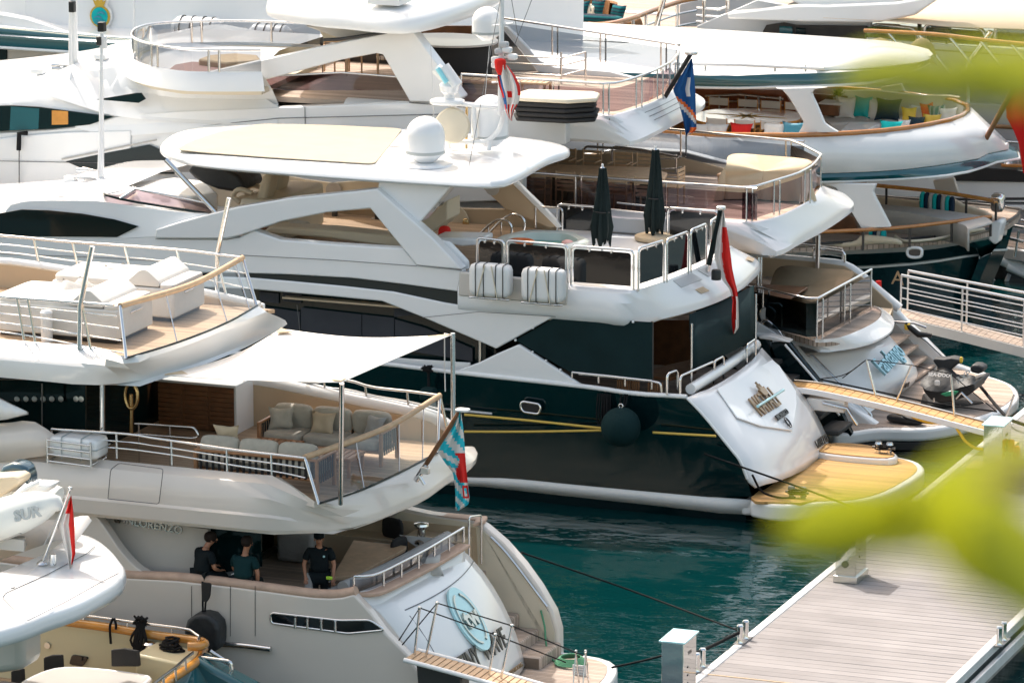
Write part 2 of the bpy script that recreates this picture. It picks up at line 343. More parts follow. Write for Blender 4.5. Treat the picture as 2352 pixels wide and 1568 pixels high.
def flag(name, fn, colf, mats, parent, nu=16, nv=14, th=.004):
    vs = [fn(i/nu, j/nv) for i in range(nu+1) for j in range(nv+1)]; fs = []; mi = []
    for i in range(nu):
        for j in range(nv): a = i*(nv+1)+j; fs.append([a, a+1, a+nv+2, a+nv+1]); mi.append(colf((i+.5)/nu, (j+.5)/nv))
    o = mesh(name, vs, fs, mats[0], parent, 80, mats=mats, mi=None)
    for p, i in zip(o.data.polygons, mi): p.material_index = i
    return o
def copy_tree(o, parent=None):
    c = o.copy(); COL.objects.link(c)
    if parent is not None: c.parent = parent
    for ch in list(o.children): copy_tree(ch, c)
    return c
def place(o, loc, rz=0): o.location = V(loc); o.rotation_euler.z = rz; return o
# ---------------- water and pier
WATER = thing  # (name kept for clarity of order)
def water():
    m = bpy.data.materials.new('water'); m.use_nodes = True; nt = m.node_tree; b = nt.nodes['Principled BSDF']; N = nt.nodes.new; lk = nt.links.new
    b.inputs['Base Color'].default_value = (.0008, .024, .0255, 1); b.inputs['Roughness'].default_value = .03; b.inputs['IOR'].default_value = 1.33
    g = N('ShaderNodeNewGeometry'); prev = None
    for sc_, amp, str_ in ((.35, .16, .5), (1.1, .06, .6), (3.6, .010, .6)):
        mp = N('ShaderNodeMapping'); mp.inputs['Scale'].default_value = (.75, 1.25, 1); mp.inputs['Rotation'].default_value = (0, 0, rad(25)); lk(g.outputs['Position'], mp.inputs[0])
        n = N('ShaderNodeTexNoise'); n.inputs['Scale'].default_value = sc_; n.inputs['Detail'].default_value = 2.5; n.inputs['Distortion'].default_value = .4; lk(mp.outputs[0], n.inputs[0])
        bp = N('ShaderNodeBump'); bp.inputs['Strength'].default_value = str_; bp.inputs['Distance'].default_value = amp; lk(n.outputs[0], bp.inputs['Height'])
        if prev: lk(prev.outputs[0], bp.inputs['Normal'])
        prev = bp
    lk(prev.outputs[0], b.inputs['Normal']); M['water'] = m
    o = mesh('water', [(-2500, -2500, 0), (2500, -2500, 0), (2500, 2500, 0), (-2500, 2500, 0)], [[0, 1, 2, 3]], 'water', None, 0); tag(o, kind='structure')
water()
def pier():
    x0, x1, z = 6.5, 11.15, .80
    p = bpy.data.objects.new('pier', None); COL.objects.link(p); p.location = (8.8, 0, 0); tag(p, kind='structure')
    box('pontoon', (8.82, 12, .25), (4.3, 76, .7), 'concrete', p, bev=.03)
    me = None
    y = -20; i = 0; pitch = .262
    while y < 50:
        if abs(y+7.6) < .14: pass
        nm = 'plank'
        if me is None:
            o = box(nm, (0, 0, 0), (x1-x0-.34, pitch-.012, .05), 'pier_plank', p, bev=.006, seg=1); me = o.data
        else:
            o = bpy.data.objects.new(nm, me); link(o, p); md = o.modifiers.new('b', 'BEVEL'); md.width = .006; md.segments = 1
        o.matrix_parent_inverse = Matrix.Translation(-p.location); o.matrix_basis = Matrix.Translation(((x0+x1)/2, y, z-.025+random.uniform(-.002, .002)))
        y += pitch; i += 1
    box('edge_rim', (x0+.085, 15, z-.06), (.17, 70, .16), 'pier_rim', p, bev=.02)
    box('edge_rim', (x1-.085, 15, z-.05), (.17, 70, .18), 'pier_rim', p, bev=.02)
    box('fender_strip', (x1+.06, 15, z-.32), (.10, 70, .22), 'pier_rim', p, bev=.02)
    box('expansion_joint', ((x0+x1)/2, -7.62, z+.004), (x1-x0-.3, .035, .012), 'gold_joint', p, bev=0)
    box('expansion_joint', ((x0+x1)/2, 8.2, z+.004), (x1-x0-.3, .035, .012), 'gold_joint', p, bev=0)
    return p
pier()
# ================= TINY WAVE : pale motor yacht, lower left
def tiny():
    B = thing('motor_yacht', 'pale greige motor yacht with TINY WAVE lettered across its raked transom', 'yacht', (-6, -9.4, 0))
    Yn, Yf = -12.5, -6.4
    # hull side nearest the camera
    cap = L([(-400,1252),(0,1290),(270,1326)], Y=Yn)+L([(0,957),(800,1045),(1600,1152),(1800,1176),(2000,1183),(2150,1172),(2310,1133)], b3, Y=Yn)
    quarter = L([(816,1368),(850,1405),(884,1452),(934,1502),(977,1568),(1010,1630)], Y=Yn)
    hull = cap+quarter+[V((3.1, Yn, -.5)), V((-26, Yn, -.5))]
    prism('hull', hull, (0, .22, 0), 'tinyhull', B, .05, seg=3)
    tube('cap_rail', [p+V((0, .11, .03)) for p in crv(cap, 60)], .105, 'cap_teak', B, sides=10)
    # bow half closed off below deck, inner skin
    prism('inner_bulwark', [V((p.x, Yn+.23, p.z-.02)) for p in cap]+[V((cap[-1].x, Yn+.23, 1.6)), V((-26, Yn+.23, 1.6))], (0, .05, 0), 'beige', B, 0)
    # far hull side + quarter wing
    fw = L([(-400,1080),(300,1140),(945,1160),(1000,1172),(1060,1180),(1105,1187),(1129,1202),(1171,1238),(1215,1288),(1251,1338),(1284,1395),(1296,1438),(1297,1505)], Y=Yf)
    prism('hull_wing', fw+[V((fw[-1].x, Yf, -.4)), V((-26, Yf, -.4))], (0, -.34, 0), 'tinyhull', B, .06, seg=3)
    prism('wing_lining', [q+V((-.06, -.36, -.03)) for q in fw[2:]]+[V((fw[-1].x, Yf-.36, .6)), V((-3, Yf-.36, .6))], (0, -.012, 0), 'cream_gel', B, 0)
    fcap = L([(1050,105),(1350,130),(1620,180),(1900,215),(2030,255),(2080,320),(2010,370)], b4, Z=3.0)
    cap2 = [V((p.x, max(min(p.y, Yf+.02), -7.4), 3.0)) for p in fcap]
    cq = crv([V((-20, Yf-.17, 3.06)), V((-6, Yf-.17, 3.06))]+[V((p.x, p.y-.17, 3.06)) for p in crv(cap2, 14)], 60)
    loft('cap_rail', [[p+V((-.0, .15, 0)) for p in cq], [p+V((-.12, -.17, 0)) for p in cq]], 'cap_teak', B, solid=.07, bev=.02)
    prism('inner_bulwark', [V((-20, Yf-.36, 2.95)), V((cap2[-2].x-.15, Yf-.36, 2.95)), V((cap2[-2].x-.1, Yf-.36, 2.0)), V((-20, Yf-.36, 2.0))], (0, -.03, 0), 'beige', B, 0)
    slab('cockpit_deck', [V((-14, Yn+.2, 0)), V((1.3, Yn+.2, 0)), V((1.9, -10.5, 0)), V((2.0, -8, 0)), V((1.9, Yf-.3, 0)), V((-14, Yf-.3, 0))], 2.12, 1.9, 'teak_grey', B)
    # transom (raked, slightly bowed) between the stairs
    def tr(y, s):  # s 0 top..1 bottom
        x = 1.75+1.62*s**.62+.12*math.sin(s*math.pi); bow = .26*(1-((y+10)/2.1)**2)
        return V((x+bow-.26, y, 3.0-2.3*s))
    ys = [-12.2, -11.6, -11, -10.3, -9.6, -8.9, -8.3, -7.95]
    rows = [[tr(y, s/8) for y in ys] for s in range(9)]
    loft('transom', rows, 'white', B, smooth=50, solid=.06)
    loft('transom_side', [[tr(-7.95, s/8) for s in range(9)], [V((tr(-7.95, s/8).x-.9, -7.96, tr(-7.95, s/8).z)) for s in range(9)]], 'white', B)
    loft('quarter_corner', [[tr(-12.2, s/8) for s in range(9)], [V((tr(-12.2, s/8).x-.35, -12.42, tr(-12.2, s/8).z)) for s in range(9)]], 'tinyhull', B)
    # seams of the garage door
    seam = [tr(y, .16)+V((.035, 0, 0)) for y in ys[1:]]
    tube('door_seam', crv(seam, 20), .012, 'letter_dark', B, sides=4)
    tube('door_seam', [tr(-11.6, s/10)+V((.036, 0, 0)) for s in range(2, 10)], .008, 'letter_dark', B, sides=4)
    # coaming with teak cap and rail above the transom
    arc = L([(330,1290),(600,1270),(1000,1080),(1300,920),(1600,740),(1750,650)], b4, Z=3.02)
    arc = crv(arc, 24)
    loft('cap_rail', [[p+V((.10, 0, .02)) for p in arc], [p+V((-.16, 0, .02)) for p in arc]], 'cap_teak', B, solid=.07, bev=.02)
    loft('coaming', [[p+V((-.05, 0, -.02)) for p in arc], [p+V((-.05, 0, -.9)) for p in arc]], 'white', B, solid=.08)
    rail(B, [p+V((-.04, 0, .08)) for p in arc], .28, 7, (), .026)
    loft('glass_screen', [[p+V((-.12, 0, .08)) for p in arc], [p+V((-.12, 0, .30)) for p in arc]], 'glass_grey', B)
    # stairs on the far side
    for i, (x, z) in enumerate(((2.35, 1.35), (2.75, 1.08), (3.2, .86))):
        box('step', (x, -7.35, z-.12), (.5, 1.15, .26), 'teak_grey', B, bev=.04)
    tube('hand_rail', L([(2075,525),(2250,700),(2450,950)], b4, Y=Yf-.38)+L([(1880,590)], b5, Y=Yf-.38), .022, 'steel', B, n=12)
    hatch = rnd(L([(1530,440),(1560,425),(1760,440),(1900,660),(1880,715),(1560,690),(1530,660)], b5, Y=Yf-.352), .05, closed=True)
    tube('hatch_seam', hatch+[hatch[0]], .008, 'letter_dark', B, sides=4)
    hoop('gate', A(*b4(1795,700), Y=-7.5)-V((0,0,.3)), A(*b4(1955,870), Y=-6.85), .95, .022, 'steel', B, .08)
    # swim platform
    plat = [V((2.6, -12.3, 0)), V((4.3, -12.2, 0)), V((4.75, -11.4, 0)), V((4.95, -9.4, 0)), V((4.85, -7.6, 0)), V((4.3, -6.7, 0)), V((2.6, -6.5, 0))]
    P = crv(plat, 30)
    slab('swim_platform', P, .62, .22, 'white', B, .08, 3)
    slab('platform_teak', [V((2.6+(p.x-2.6)*.93, -9.4+(p.y+9.4)*.93, 0)) for p in P], .634, .6, 'teak_grey', B, .005)
    tube('hatch_seam', rnd(L([(248,1145),(254,1078),(273,1063),(375,1076),(365,1157),(248,1145)], Y=-12.575), .06), .008, 'grey_steel', B, sides=4)
    # hull openings near the stern (fairlead with bars), rub strake
    fl = rnd(L([(1220,1370),(1350,1362),(2352,1465),(2352,1567),(1300,1527),(1225,1490)], b3, Y=Yn-.012)[:3]+L([(1205,1112+0),(1298,1208),(1110,1208)], G(0,3), Y=Yn-.012)[:0]+L([(1280,1708-1306)], G(0,3), Y=Yn-.012)[:0]+[A(833,1440,Y=Yn-.012), A(882,1446,Y=Yn-.012), A(825,1458,Y=Yn-.012), A(640,1434,Y=Yn-.012), A(620,1422,Y=Yn-.012)], .06, closed=True)
    fl = rnd([A(622,1406,Y=Yn-.012), A(780,1424,Y=Yn-.012), A(850,1423,Y=Yn-.012), A(884,1446,Y=Yn-.012), A(800,1454,Y=Yn-.012), A(622,1430,Y=Yn-.012)], .08, closed=True)
    prism('fairlead_opening', fl, (0, .02, 0), 'darkpanel', B, 0)
    tube('fairlead_rim', fl+[fl[0]], .022, 'steel', B)
    for x in (678, 706, 738, 770): strut('fairlead_bar', A(x, 1412+(x-622)*.09, Y=Yn-.03), A(x, 1436+(x-622)*.09, Y=Yn-.03), .028, 'steel', B)
    st = L([(500,1478),(560,1482),(622,1490)], Y=Yn-.05); tube('rub_strake', st, .055, 'steel', B, n=8)
    for sx in (529, 586, 440): 
        tube('panel_seam', L([(sx,1345),(sx,1460)], Y=Yn-.005), .006, 'letter_dark', B, sides=4)
    # saloon side wall with SANLORENZO, buttress, saloon doors
    Ys = -11.9
    prism('saloon_wall', L([(250,1180),(478,1215),(470,1345),(250,1345)], Y=Ys), (0, .12, 0), 'greige', B, .01)
    prism('saloon_wall_fore', [V((-20, Ys, 4.2)), A(250,1180,Y=Ys)+V((0,0,.3)), A(250,1345,Y=Ys)-V((0,0,.4)), V((-20, Ys, 2))], (0, .12, 0), 'greige', B, .01)
    bt = L([(880,600),(940,660),(1130,885),(1300,1080),(1500,1300),(1700,1600)], b6, Y=-12.35)+L([(1680,1568-1640+90),], b6, Y=-12.35)[:0]
    bt = crv(L([(160,1112),(200,1160),(236,1205),(275,1262),(310,1300),(345,1322),(380,1334)], Y=-12.4), 24)
    prism('buttress', bt+L([(250,1345),(-200,1300),(-200,1100)], Y=-12.4), (0, .25, 0), 'tinyhull', B, .03)
    xs = A(585,1286,Z=2.14).x
    prism('saloon_doors', [V((xs, -11.75, 2.14)), V((xs, -6.8, 2.14)), V((xs, -6.8, 4.15)), V((xs, -11.75, 4.15))], (-.05, 0, 0), 'darkglass', B, 0)
    prism('saloon_side_glass', L([(476,1205),(600,1216),(600,1300),(476,1320)], Y=-11.7), (0, .04, 0), 'darkglass', B, 0)
    for y in (-11.2, -9.3, -7.6): box('door_frame', (xs+.03, y, 3.1), (.05, .09, 2.1), 'brushed', B)
    box('door_sill', (xs+.06, -9.3, 2.17), (.14, 5, .09), 'brushed', B)
    text('builder_name', 'SANLORENZO', .21, A(341,1204,Y=Ys-.02), (1, 0, -.075), (0, 0, 1), 'letter_steel', B, .015, .006, sx=1.0)
    # soffit of upper deck
    # ---- upper deck with rounded coaming and stern shelf
    def secA(x, k=1.0): return [V((x, y, z)) for y, z in ((-11.95, 4.58), (-11.95, 4.58+.44*k), (-12.12, 4.6+.46*k), (-12.36, 4.6+.36*k), (-12.5, 4.6+.12*k), (-12.5, 4.42), (-12.56, 4.38), (-12.54, 4.12), (-12.1, 4.05))]
    ux = [-26, -14, -8, -5, -3, -1.5, -.6, -.1]
    secs = [secA(x, 1.0-.05*(i/7)) for i, x in enumerate(ux)]
    r0 = crv(L([(732,1158),(831,1126),(916,1087),(957,1066),(1005,1041)], Z=4.65), 14)
    ro = crv(L([(770,1216),(830,1205),(901,1178),(945,1159),(981,1143),(1040,1101),(1081,1077),(1097,1053),(1090,1036)], Z=4.1), 14)
    for a, b in zip(r0, ro):
        q = lambda t, z: V((a.x+(b.x-a.x)*t, a.y+(b.y-a.y)*t, z))
        secs.append([q(0, 4.58), q(0, 4.66), q(.2, 4.62), q(.45, 4.52), q(.72, 4.36), q(.93, 4.24), q(1, 4.18), q(1, 4.10), q(.6, 4.05)])
    sm = [crv([s[i] for s in secs], 70) for i in range(9)]
    loft('upper_coaming', sm, 'tinyhull', B, smooth=32)
    slab('upper_deck', [V((-26, -12, 0)), V((-.9, -11.8, 0))]+[V((p.x-.12, p.y+.05, 0)) for p in r0[1:]]+[V((1.0, -6.9, 0)), V((-26, -6.9, 0))], 4.6, 4.52, 'teak_deck', B, 0)
    # underside shelf
    slab('soffit', [V((-26, -12.45, 0)), V((0, -12.45, 0))]+[V((p.x-.05, p.y, 0)) for p in ro]+[V((-26, -6.7, 0))], 4.12, 4.04, 'tinyhull', B, .01)
    fb = L([(300,862),(560,880),(686,902),(792,924),(854,937),(934,953),(985,966),(1019,988),(1040,1020)], Y=-6.95)
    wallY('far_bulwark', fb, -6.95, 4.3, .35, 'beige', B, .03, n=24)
    tubes('bulwark_cap', [[V((p.x, -6.78, p.z+.02)) for p in crv(fb, 24)]], .17, 'white', B, sides=8)
    wallY('far_topside', [p for p in fb], -6.55, 4.0, .1, 'white', B, .02, n=24)
    # clear stern windbreak, teak hand rail
    nr, fr = A(700,1050,Y=-12.05), A(1010,908,Y=-7.0)
    arc2 = crv(L([(100,970),(600,770),(1200,560),(1500,350),(1840,130)], b2, Y=-9), 2)
    top = crv([nr, nr.lerp(fr, .5)+V((.22, 0, -.03)), fr], 14)
    hr = tube('teak_handrail', top, .055, 'teak_pale', B, sides=10)
    base = crv(r0, 14)
    gw = loft('windbreak_glass', [base, [p-V((0, 0, .06)) for p in top]], 'glass', B)
    for i in (0, 4, 8, 11, 13): strut('glass_joint', base[i], top[i], .010 if 0 < i < 13 else .028, 'steel', gw)
    tube('glass_channel', [p+V((.01, 0, .02)) for p in base], .022, 'darkglass', B, sides=6)
    nb = L([(-60,1005),(115,1045-62),(290,1045),(350,1058),(527,1083),(644,1103),(705,1120)], Y=-12.08)
    rb = L([(118,1032),(290,1047),(404,1061),(527,1083),(644,1103),(702,1118)], Y=-12.08)
    rt = L([(118,985),(290,1003-7),(343,1004),(527,1031),(640,1044),(700,1051)], Y=-12.08)
    g = tube('guard_rail', crv(rt, 24), .026, 'steel', B)
    for f in (.36, .68): tube('wire', [a.lerp(b, f) for a, b in zip(crv(rt, 24), crv(rb, 24))], .016, 'steel', g, sides=6)
    for f in (0, .29, .50, .70, .90): 
        i = f*23; a, b = crv(rt, 24)[int(i)], crv(rb, 24)[int(i)]; strut('stanchion', b-V((0,0,.06)), a, .022, 'steel', g)
    frb = L([(560,878),(686,898),(775,921),(855,936),(944,958),(1010,985)], Y=-6.8); frt = L([(560,861),(686,876),(790,876-4),(855,889),(944,899),(1008,908)], Y=-6.8)
    frt = [V((a.x, -6.8, a.z+.45)) if i < 1 else b for i, (a, b) in enumerate(zip(frb, frt))]
    g = tube('guard_rail', crv(frt, 20), .026, 'steel', B)
    for f in (.4, .8): tube('wire', [a.lerp(b, f) for a, b in zip(crv(frt, 20), crv(frb, 20))], .016, 'steel', g, sides=6)
    for i in (0, 4, 8, 12, 16): strut('stanchion', crv(frb, 20)[i], crv(frt, 20)[i], .022, 'steel', g)
    strut('corner_post', V((1.25, -6.95, 4.62)), fr, .03, 'steel', B)
    # stairwell hoop rail
    tube('stair_rail', rnd(L([(930,1350),(960,1350),(1340,1375),(1370,1440),(1330,1450),(930,1420)], G(0,1), Y=-10.6), .1), .022, 'steel', B)
    for x, y in ((955,1352),(1170,1368),(1350,1440)): p = A(*G(0,1)(x, y), Y=-10.6); strut('stanchion', V((p.x, p.y, 4.6)), p, .018, 'steel', B)
    # sky lounge glass wall (dark) with a row of dot reflections built as discs, aft wall
    prism('lounge_glass', L([(-300,872),(196,872),(196,1010),(-300,990)], Y=-11.2), (0, .06, 0), 'darkglass', B, 0)
    prism('lounge_aft_glass', [V((-4.72, -11.2, 4.6)), V((-4.72, -11.2, 6.5)), V((-4.72, -7.0, 6.5)), V((-4.72, -7.0, 4.6))], (-.05, 0, 0), 'darkglass', B, 0)
    for x in (118,180,238,298,358,420,525,560): 
        p = A(*G(0,1)(x, 1180), Y=-11.22); lathe('glint_disc', [(.0, 0), (.055, 0), (.055, .012), (.03, .014)], (0, 0, 0), 'brushed', B, n=10).matrix_basis = Matrix.Translation(p) @ Matrix.Rotation(rad(90), 4, 'X')  # steel discs put in for white dot reflections on the dark glass
    strut('deck_pillar', A(*G(0,1)(705,1400), Y=-11.9), A(*G(0,1)(705,1075), Y=-11.9), .05, 'steel', B)
    for px in (290,): strut('window_mullion', A(*G(0,1)(px,1380), Y=-11.24), A(*G(0,1)(px,1075), Y=-11.24), .015, 'grey_steel', B)
    # fore fairing beside the life raft
    loft('side_fairing', [crv(L([(-200,860),(-60,890),(20,925),(63,945)], Y=-12.3), 12), crv(L([(-200,960),(-60,958),(0,965),(63,950)], Y=-12.35), 12)], 'white', B, solid=.1)
    loft('side_fairing', [crv(L([(-200,975),(0,972),(60,966),(88,972),(128,1000)], Y=-12.2), 14), crv(L([(-200,1060),(0,1060),(60,1052),(110,1045),(145,1030)], Y=-12.4), 14)], 'tinyhull', B, solid=.1)
    # ---- top sun deck
    def secT(x): return [V((x, y, z)) for y, z in ((-12.0, 7.0), (-12.0, 7.12), (-12.08, 7.13), (-12.3, 7.02), (-12.5, 6.92), (-12.55, 6.86), (-12.56, 6.7), (-12.5, 6.52), (-12.0, 6.46))]
    secs = [secT(x) for x in (-26, -14, -9, -6.5, -5, -4.2, -3.6)]
    t0 = crv(L([(290,824),(390,794),(467,766),(532,737),(590,704)], Z=7.1), 14)
    tcr = crv(L([(300,838),(393,802),(500,762),(612,716)], Z=7.0), 14)
    to = crv(L([(312,876),(367,861),(467,829),(567,789),(643,752),(660,744)], Z=6.5), 14)
    for a, c, b in zip(t0, tcr, to):
        q = lambda u, v, t, z: V((u.x+(v.x-u.x)*t, u.y+(v.y-u.y)*t, z))
        secs.append([V((a.x, a.y, 7.0)), V((a.x, a.y, 7.12)), q(a, c, .5, 7.08), V((c.x, c.y, 7.0)), q(c, b, .3, 6.87), q(c, b, .6, 6.74), q(c, b, .9, 6.60), V((b.x, b.y, 6.5)), q(b, a, .3, 6.45)])
    sm = [crv([s[i] for s in secs], 60) for i in range(9)]
    loft('top_coaming', sm, 'white', B, smooth=32)
    slab('top_deck', [V((-26, -12.05, 0)), V((-4.2, -11.8, 0))]+[V((p.x-.12, p.y+.05, 0)) for p in t0[1:]]+[V((-2.2, -7.3, 0)), V((-26, -7.3, 0))], 7.0, 6.93, 'teak_deck', B, 0)
    fb = L([(-300,590),(0,605),(67,612),(173,628),(320,648),(500,685),(590,706)], Y=-7.3)
    wallY('far_bulwark', fb, -7.3, 6.9, .3, 'beige', B, .03, n=20)
    tubes('bulwark_cap', [[V((p.x, -7.18, p.z+.0)) for p in crv(fb, 20)]], .10, 'white', B, sides=8)
    wallY('far_topside', fb, -7.0, 6.45, .1, 'white', B, .02, n=20)
    ftop = L([(-300,520),(0,541),(150,555),(400,573),(557,592)], Y=-7.15); fbot = L([(-300,588),(0,602),(150,622),(400,662),(585,705)], Y=-7.15)
    ct, cb = crv(ftop, 30), crv(fbot, 30); g = tube('guard_rail', ct, .028, 'steel', B)
    for f in (.32, .62, .88): tube('wire', [a.lerp(b, f) for a, b in zip(ct, cb)], .013, 'steel', g, sides=6)
    for px in (67, 175, 283, 391, 500):
        i = min(range(30), key=lambda k: abs((ct[k]-A(px, 560, Y=-7.15)).x)); strut('stanchion', cb[i], ct[i], .026, 'steel', g)
    ntop = L([(-300,660),(0,681),(187,695),(262,701)], Y=-12.1); nbot = L([(-300,745),(0,772),(187,806),(288,826)], Y=-12.1)
    ct, cb = crv(ntop, 24), crv(nbot, 24); g = tube('guard_rail', ct, .028, 'steel', B)
    for f in (.2, .42, .65, .88): tube('wire', [a.lerp(b, f) for a, b in zip(ct, cb)], .014, 'steel', g, sides=6)
    for px in (46, 70, 187):
        i = min(range(24), key=lambda k: abs((ct[k]-A(px, 690, Y=-12.1)).x)); strut('stanchion', cb[i], ct[i], .026, 'steel', g)
    nt_, ft_ = ntop[-1]+V((.12, 0, 0)), ftop[-1]
    top = crv([nt_, nt_.lerp(ft_, .5)+V((.18, 0, -.05)), ft_], 14)
    tube('teak_handrail', top, .055, 'teak_pale', B, sides=10)
    gw = loft('windbreak_glass', [t0, [p-V((0, 0, .06)) for p in top]], 'glass', B)
    for i in (0, 4, 9, 12, 13): strut('glass_joint', t0[i], top[i], .012 if 0 < i < 13 else .032, 'steel', gw)
    tube('glass_channel', [p+V((.01, 0, .02)) for p in t0], .022, 'darkglass', B, sides=6)
    # leaning awning poles of the top deck
    tube('awning_pole', [A(183,801,Y=-12.15), A(184,702,Y=-12.15), A(212,566,Y=-12.15)], .05, 'steel', B, sides=10)
    tube('awning_pole', [A(499,680,Y=-7.1), A(499,585,Y=-7.1), A(526,455,Y=-7.1)], .045, 'steel', B, sides=10)
    # awning poles of the upper deck
    strut('awning_pole', A(782,1157,Z=4.62), A(785,880,Y=-12.9), .045, 'steel', B)
    strut('awning_pole', A(1041,1000,Y=-6.8), A(1040,765,Y=-6.8), .045, 'steel', B)
    # letters and crest on the transom
    def onT(px, py, off=.06):
        best = None
        for k in range(41):
            for j in range(41):
                y = -12+4*j/40; s = k/40; p = tr(y, s); 
                q = p-CAM; w_ = q.dot(FW); X = 1176+FPX*q.dot(RT)/w_; Yp = 784-FPX*q.dot(UP)/w_; d = (X-px)**2+(Yp-py)**2
                if best is None or d < best[0]: best = (d, p, s, y)
        _, p, s, y = best; up = (tr(y, max(0, s-.05))-tr(y, min(1, s+.05))).normalized(); n_ = V((0, 1, 0)).cross(up); n_ = n_ if n_.x > 0 else -n_
        return p+n_*off, up
    p, u = onT(1103, 1500)
    text('yacht_name', 'TINY  WAVE', .54, p, (0, 1, 0), u, 'letter_dark', B, .012, .008, sx=.74)
    p, u = onT(1176, 1540); text('home_port', 'LUXEMBOURG', .12, p, (0, 1, 0), u, 'letter_bronze', B, .008)
    p, u = onT(1072, 1426, .02); nn = V((0, 1, 0)).cross(u); nn = nn if nn.x > 0 else -nn
    def disc(name, r0_, r1_, off, mt, th=.03, a0=0, a1=360, ry=1.0):
        n = 40; vs = []; fs = []; full = a1-a0 == 360
        for i in range(n+1):
            a = rad(a0+(a1-a0)*i/n); d = V((0, 1, 0))*math.cos(a)*.72+u*math.sin(a)*ry
            for r_ in (r0_, r1_):
                for o_ in (off, off+th): vs.append(p+d*r_+nn*o_)
        for i in range(n):
            a = i*4; b = a+4; fs += [[a+1, a+3, b+3, b+1], [a, b, b+2, a+2], [a+2, b+2, b+3, a+3], [a, a+1, b+1, b]]
        return mesh(name, vs, fs, mt, B, 40)
    disc('crest', 0.001, .66, .0, 'pale_blue', .05)
    disc('crest_ring', .49, .53, .045, 'letter_steel', .03, 100, 262); disc('crest_ring', .49, .53, .045, 'letter_steel', .03, 290, 430)
    text('crest_monogram', 'tw', .55, p+nn*.08, (0, 1, 0), u, 'letter_steel', B, .02, .014)
    return B
TW = tiny()
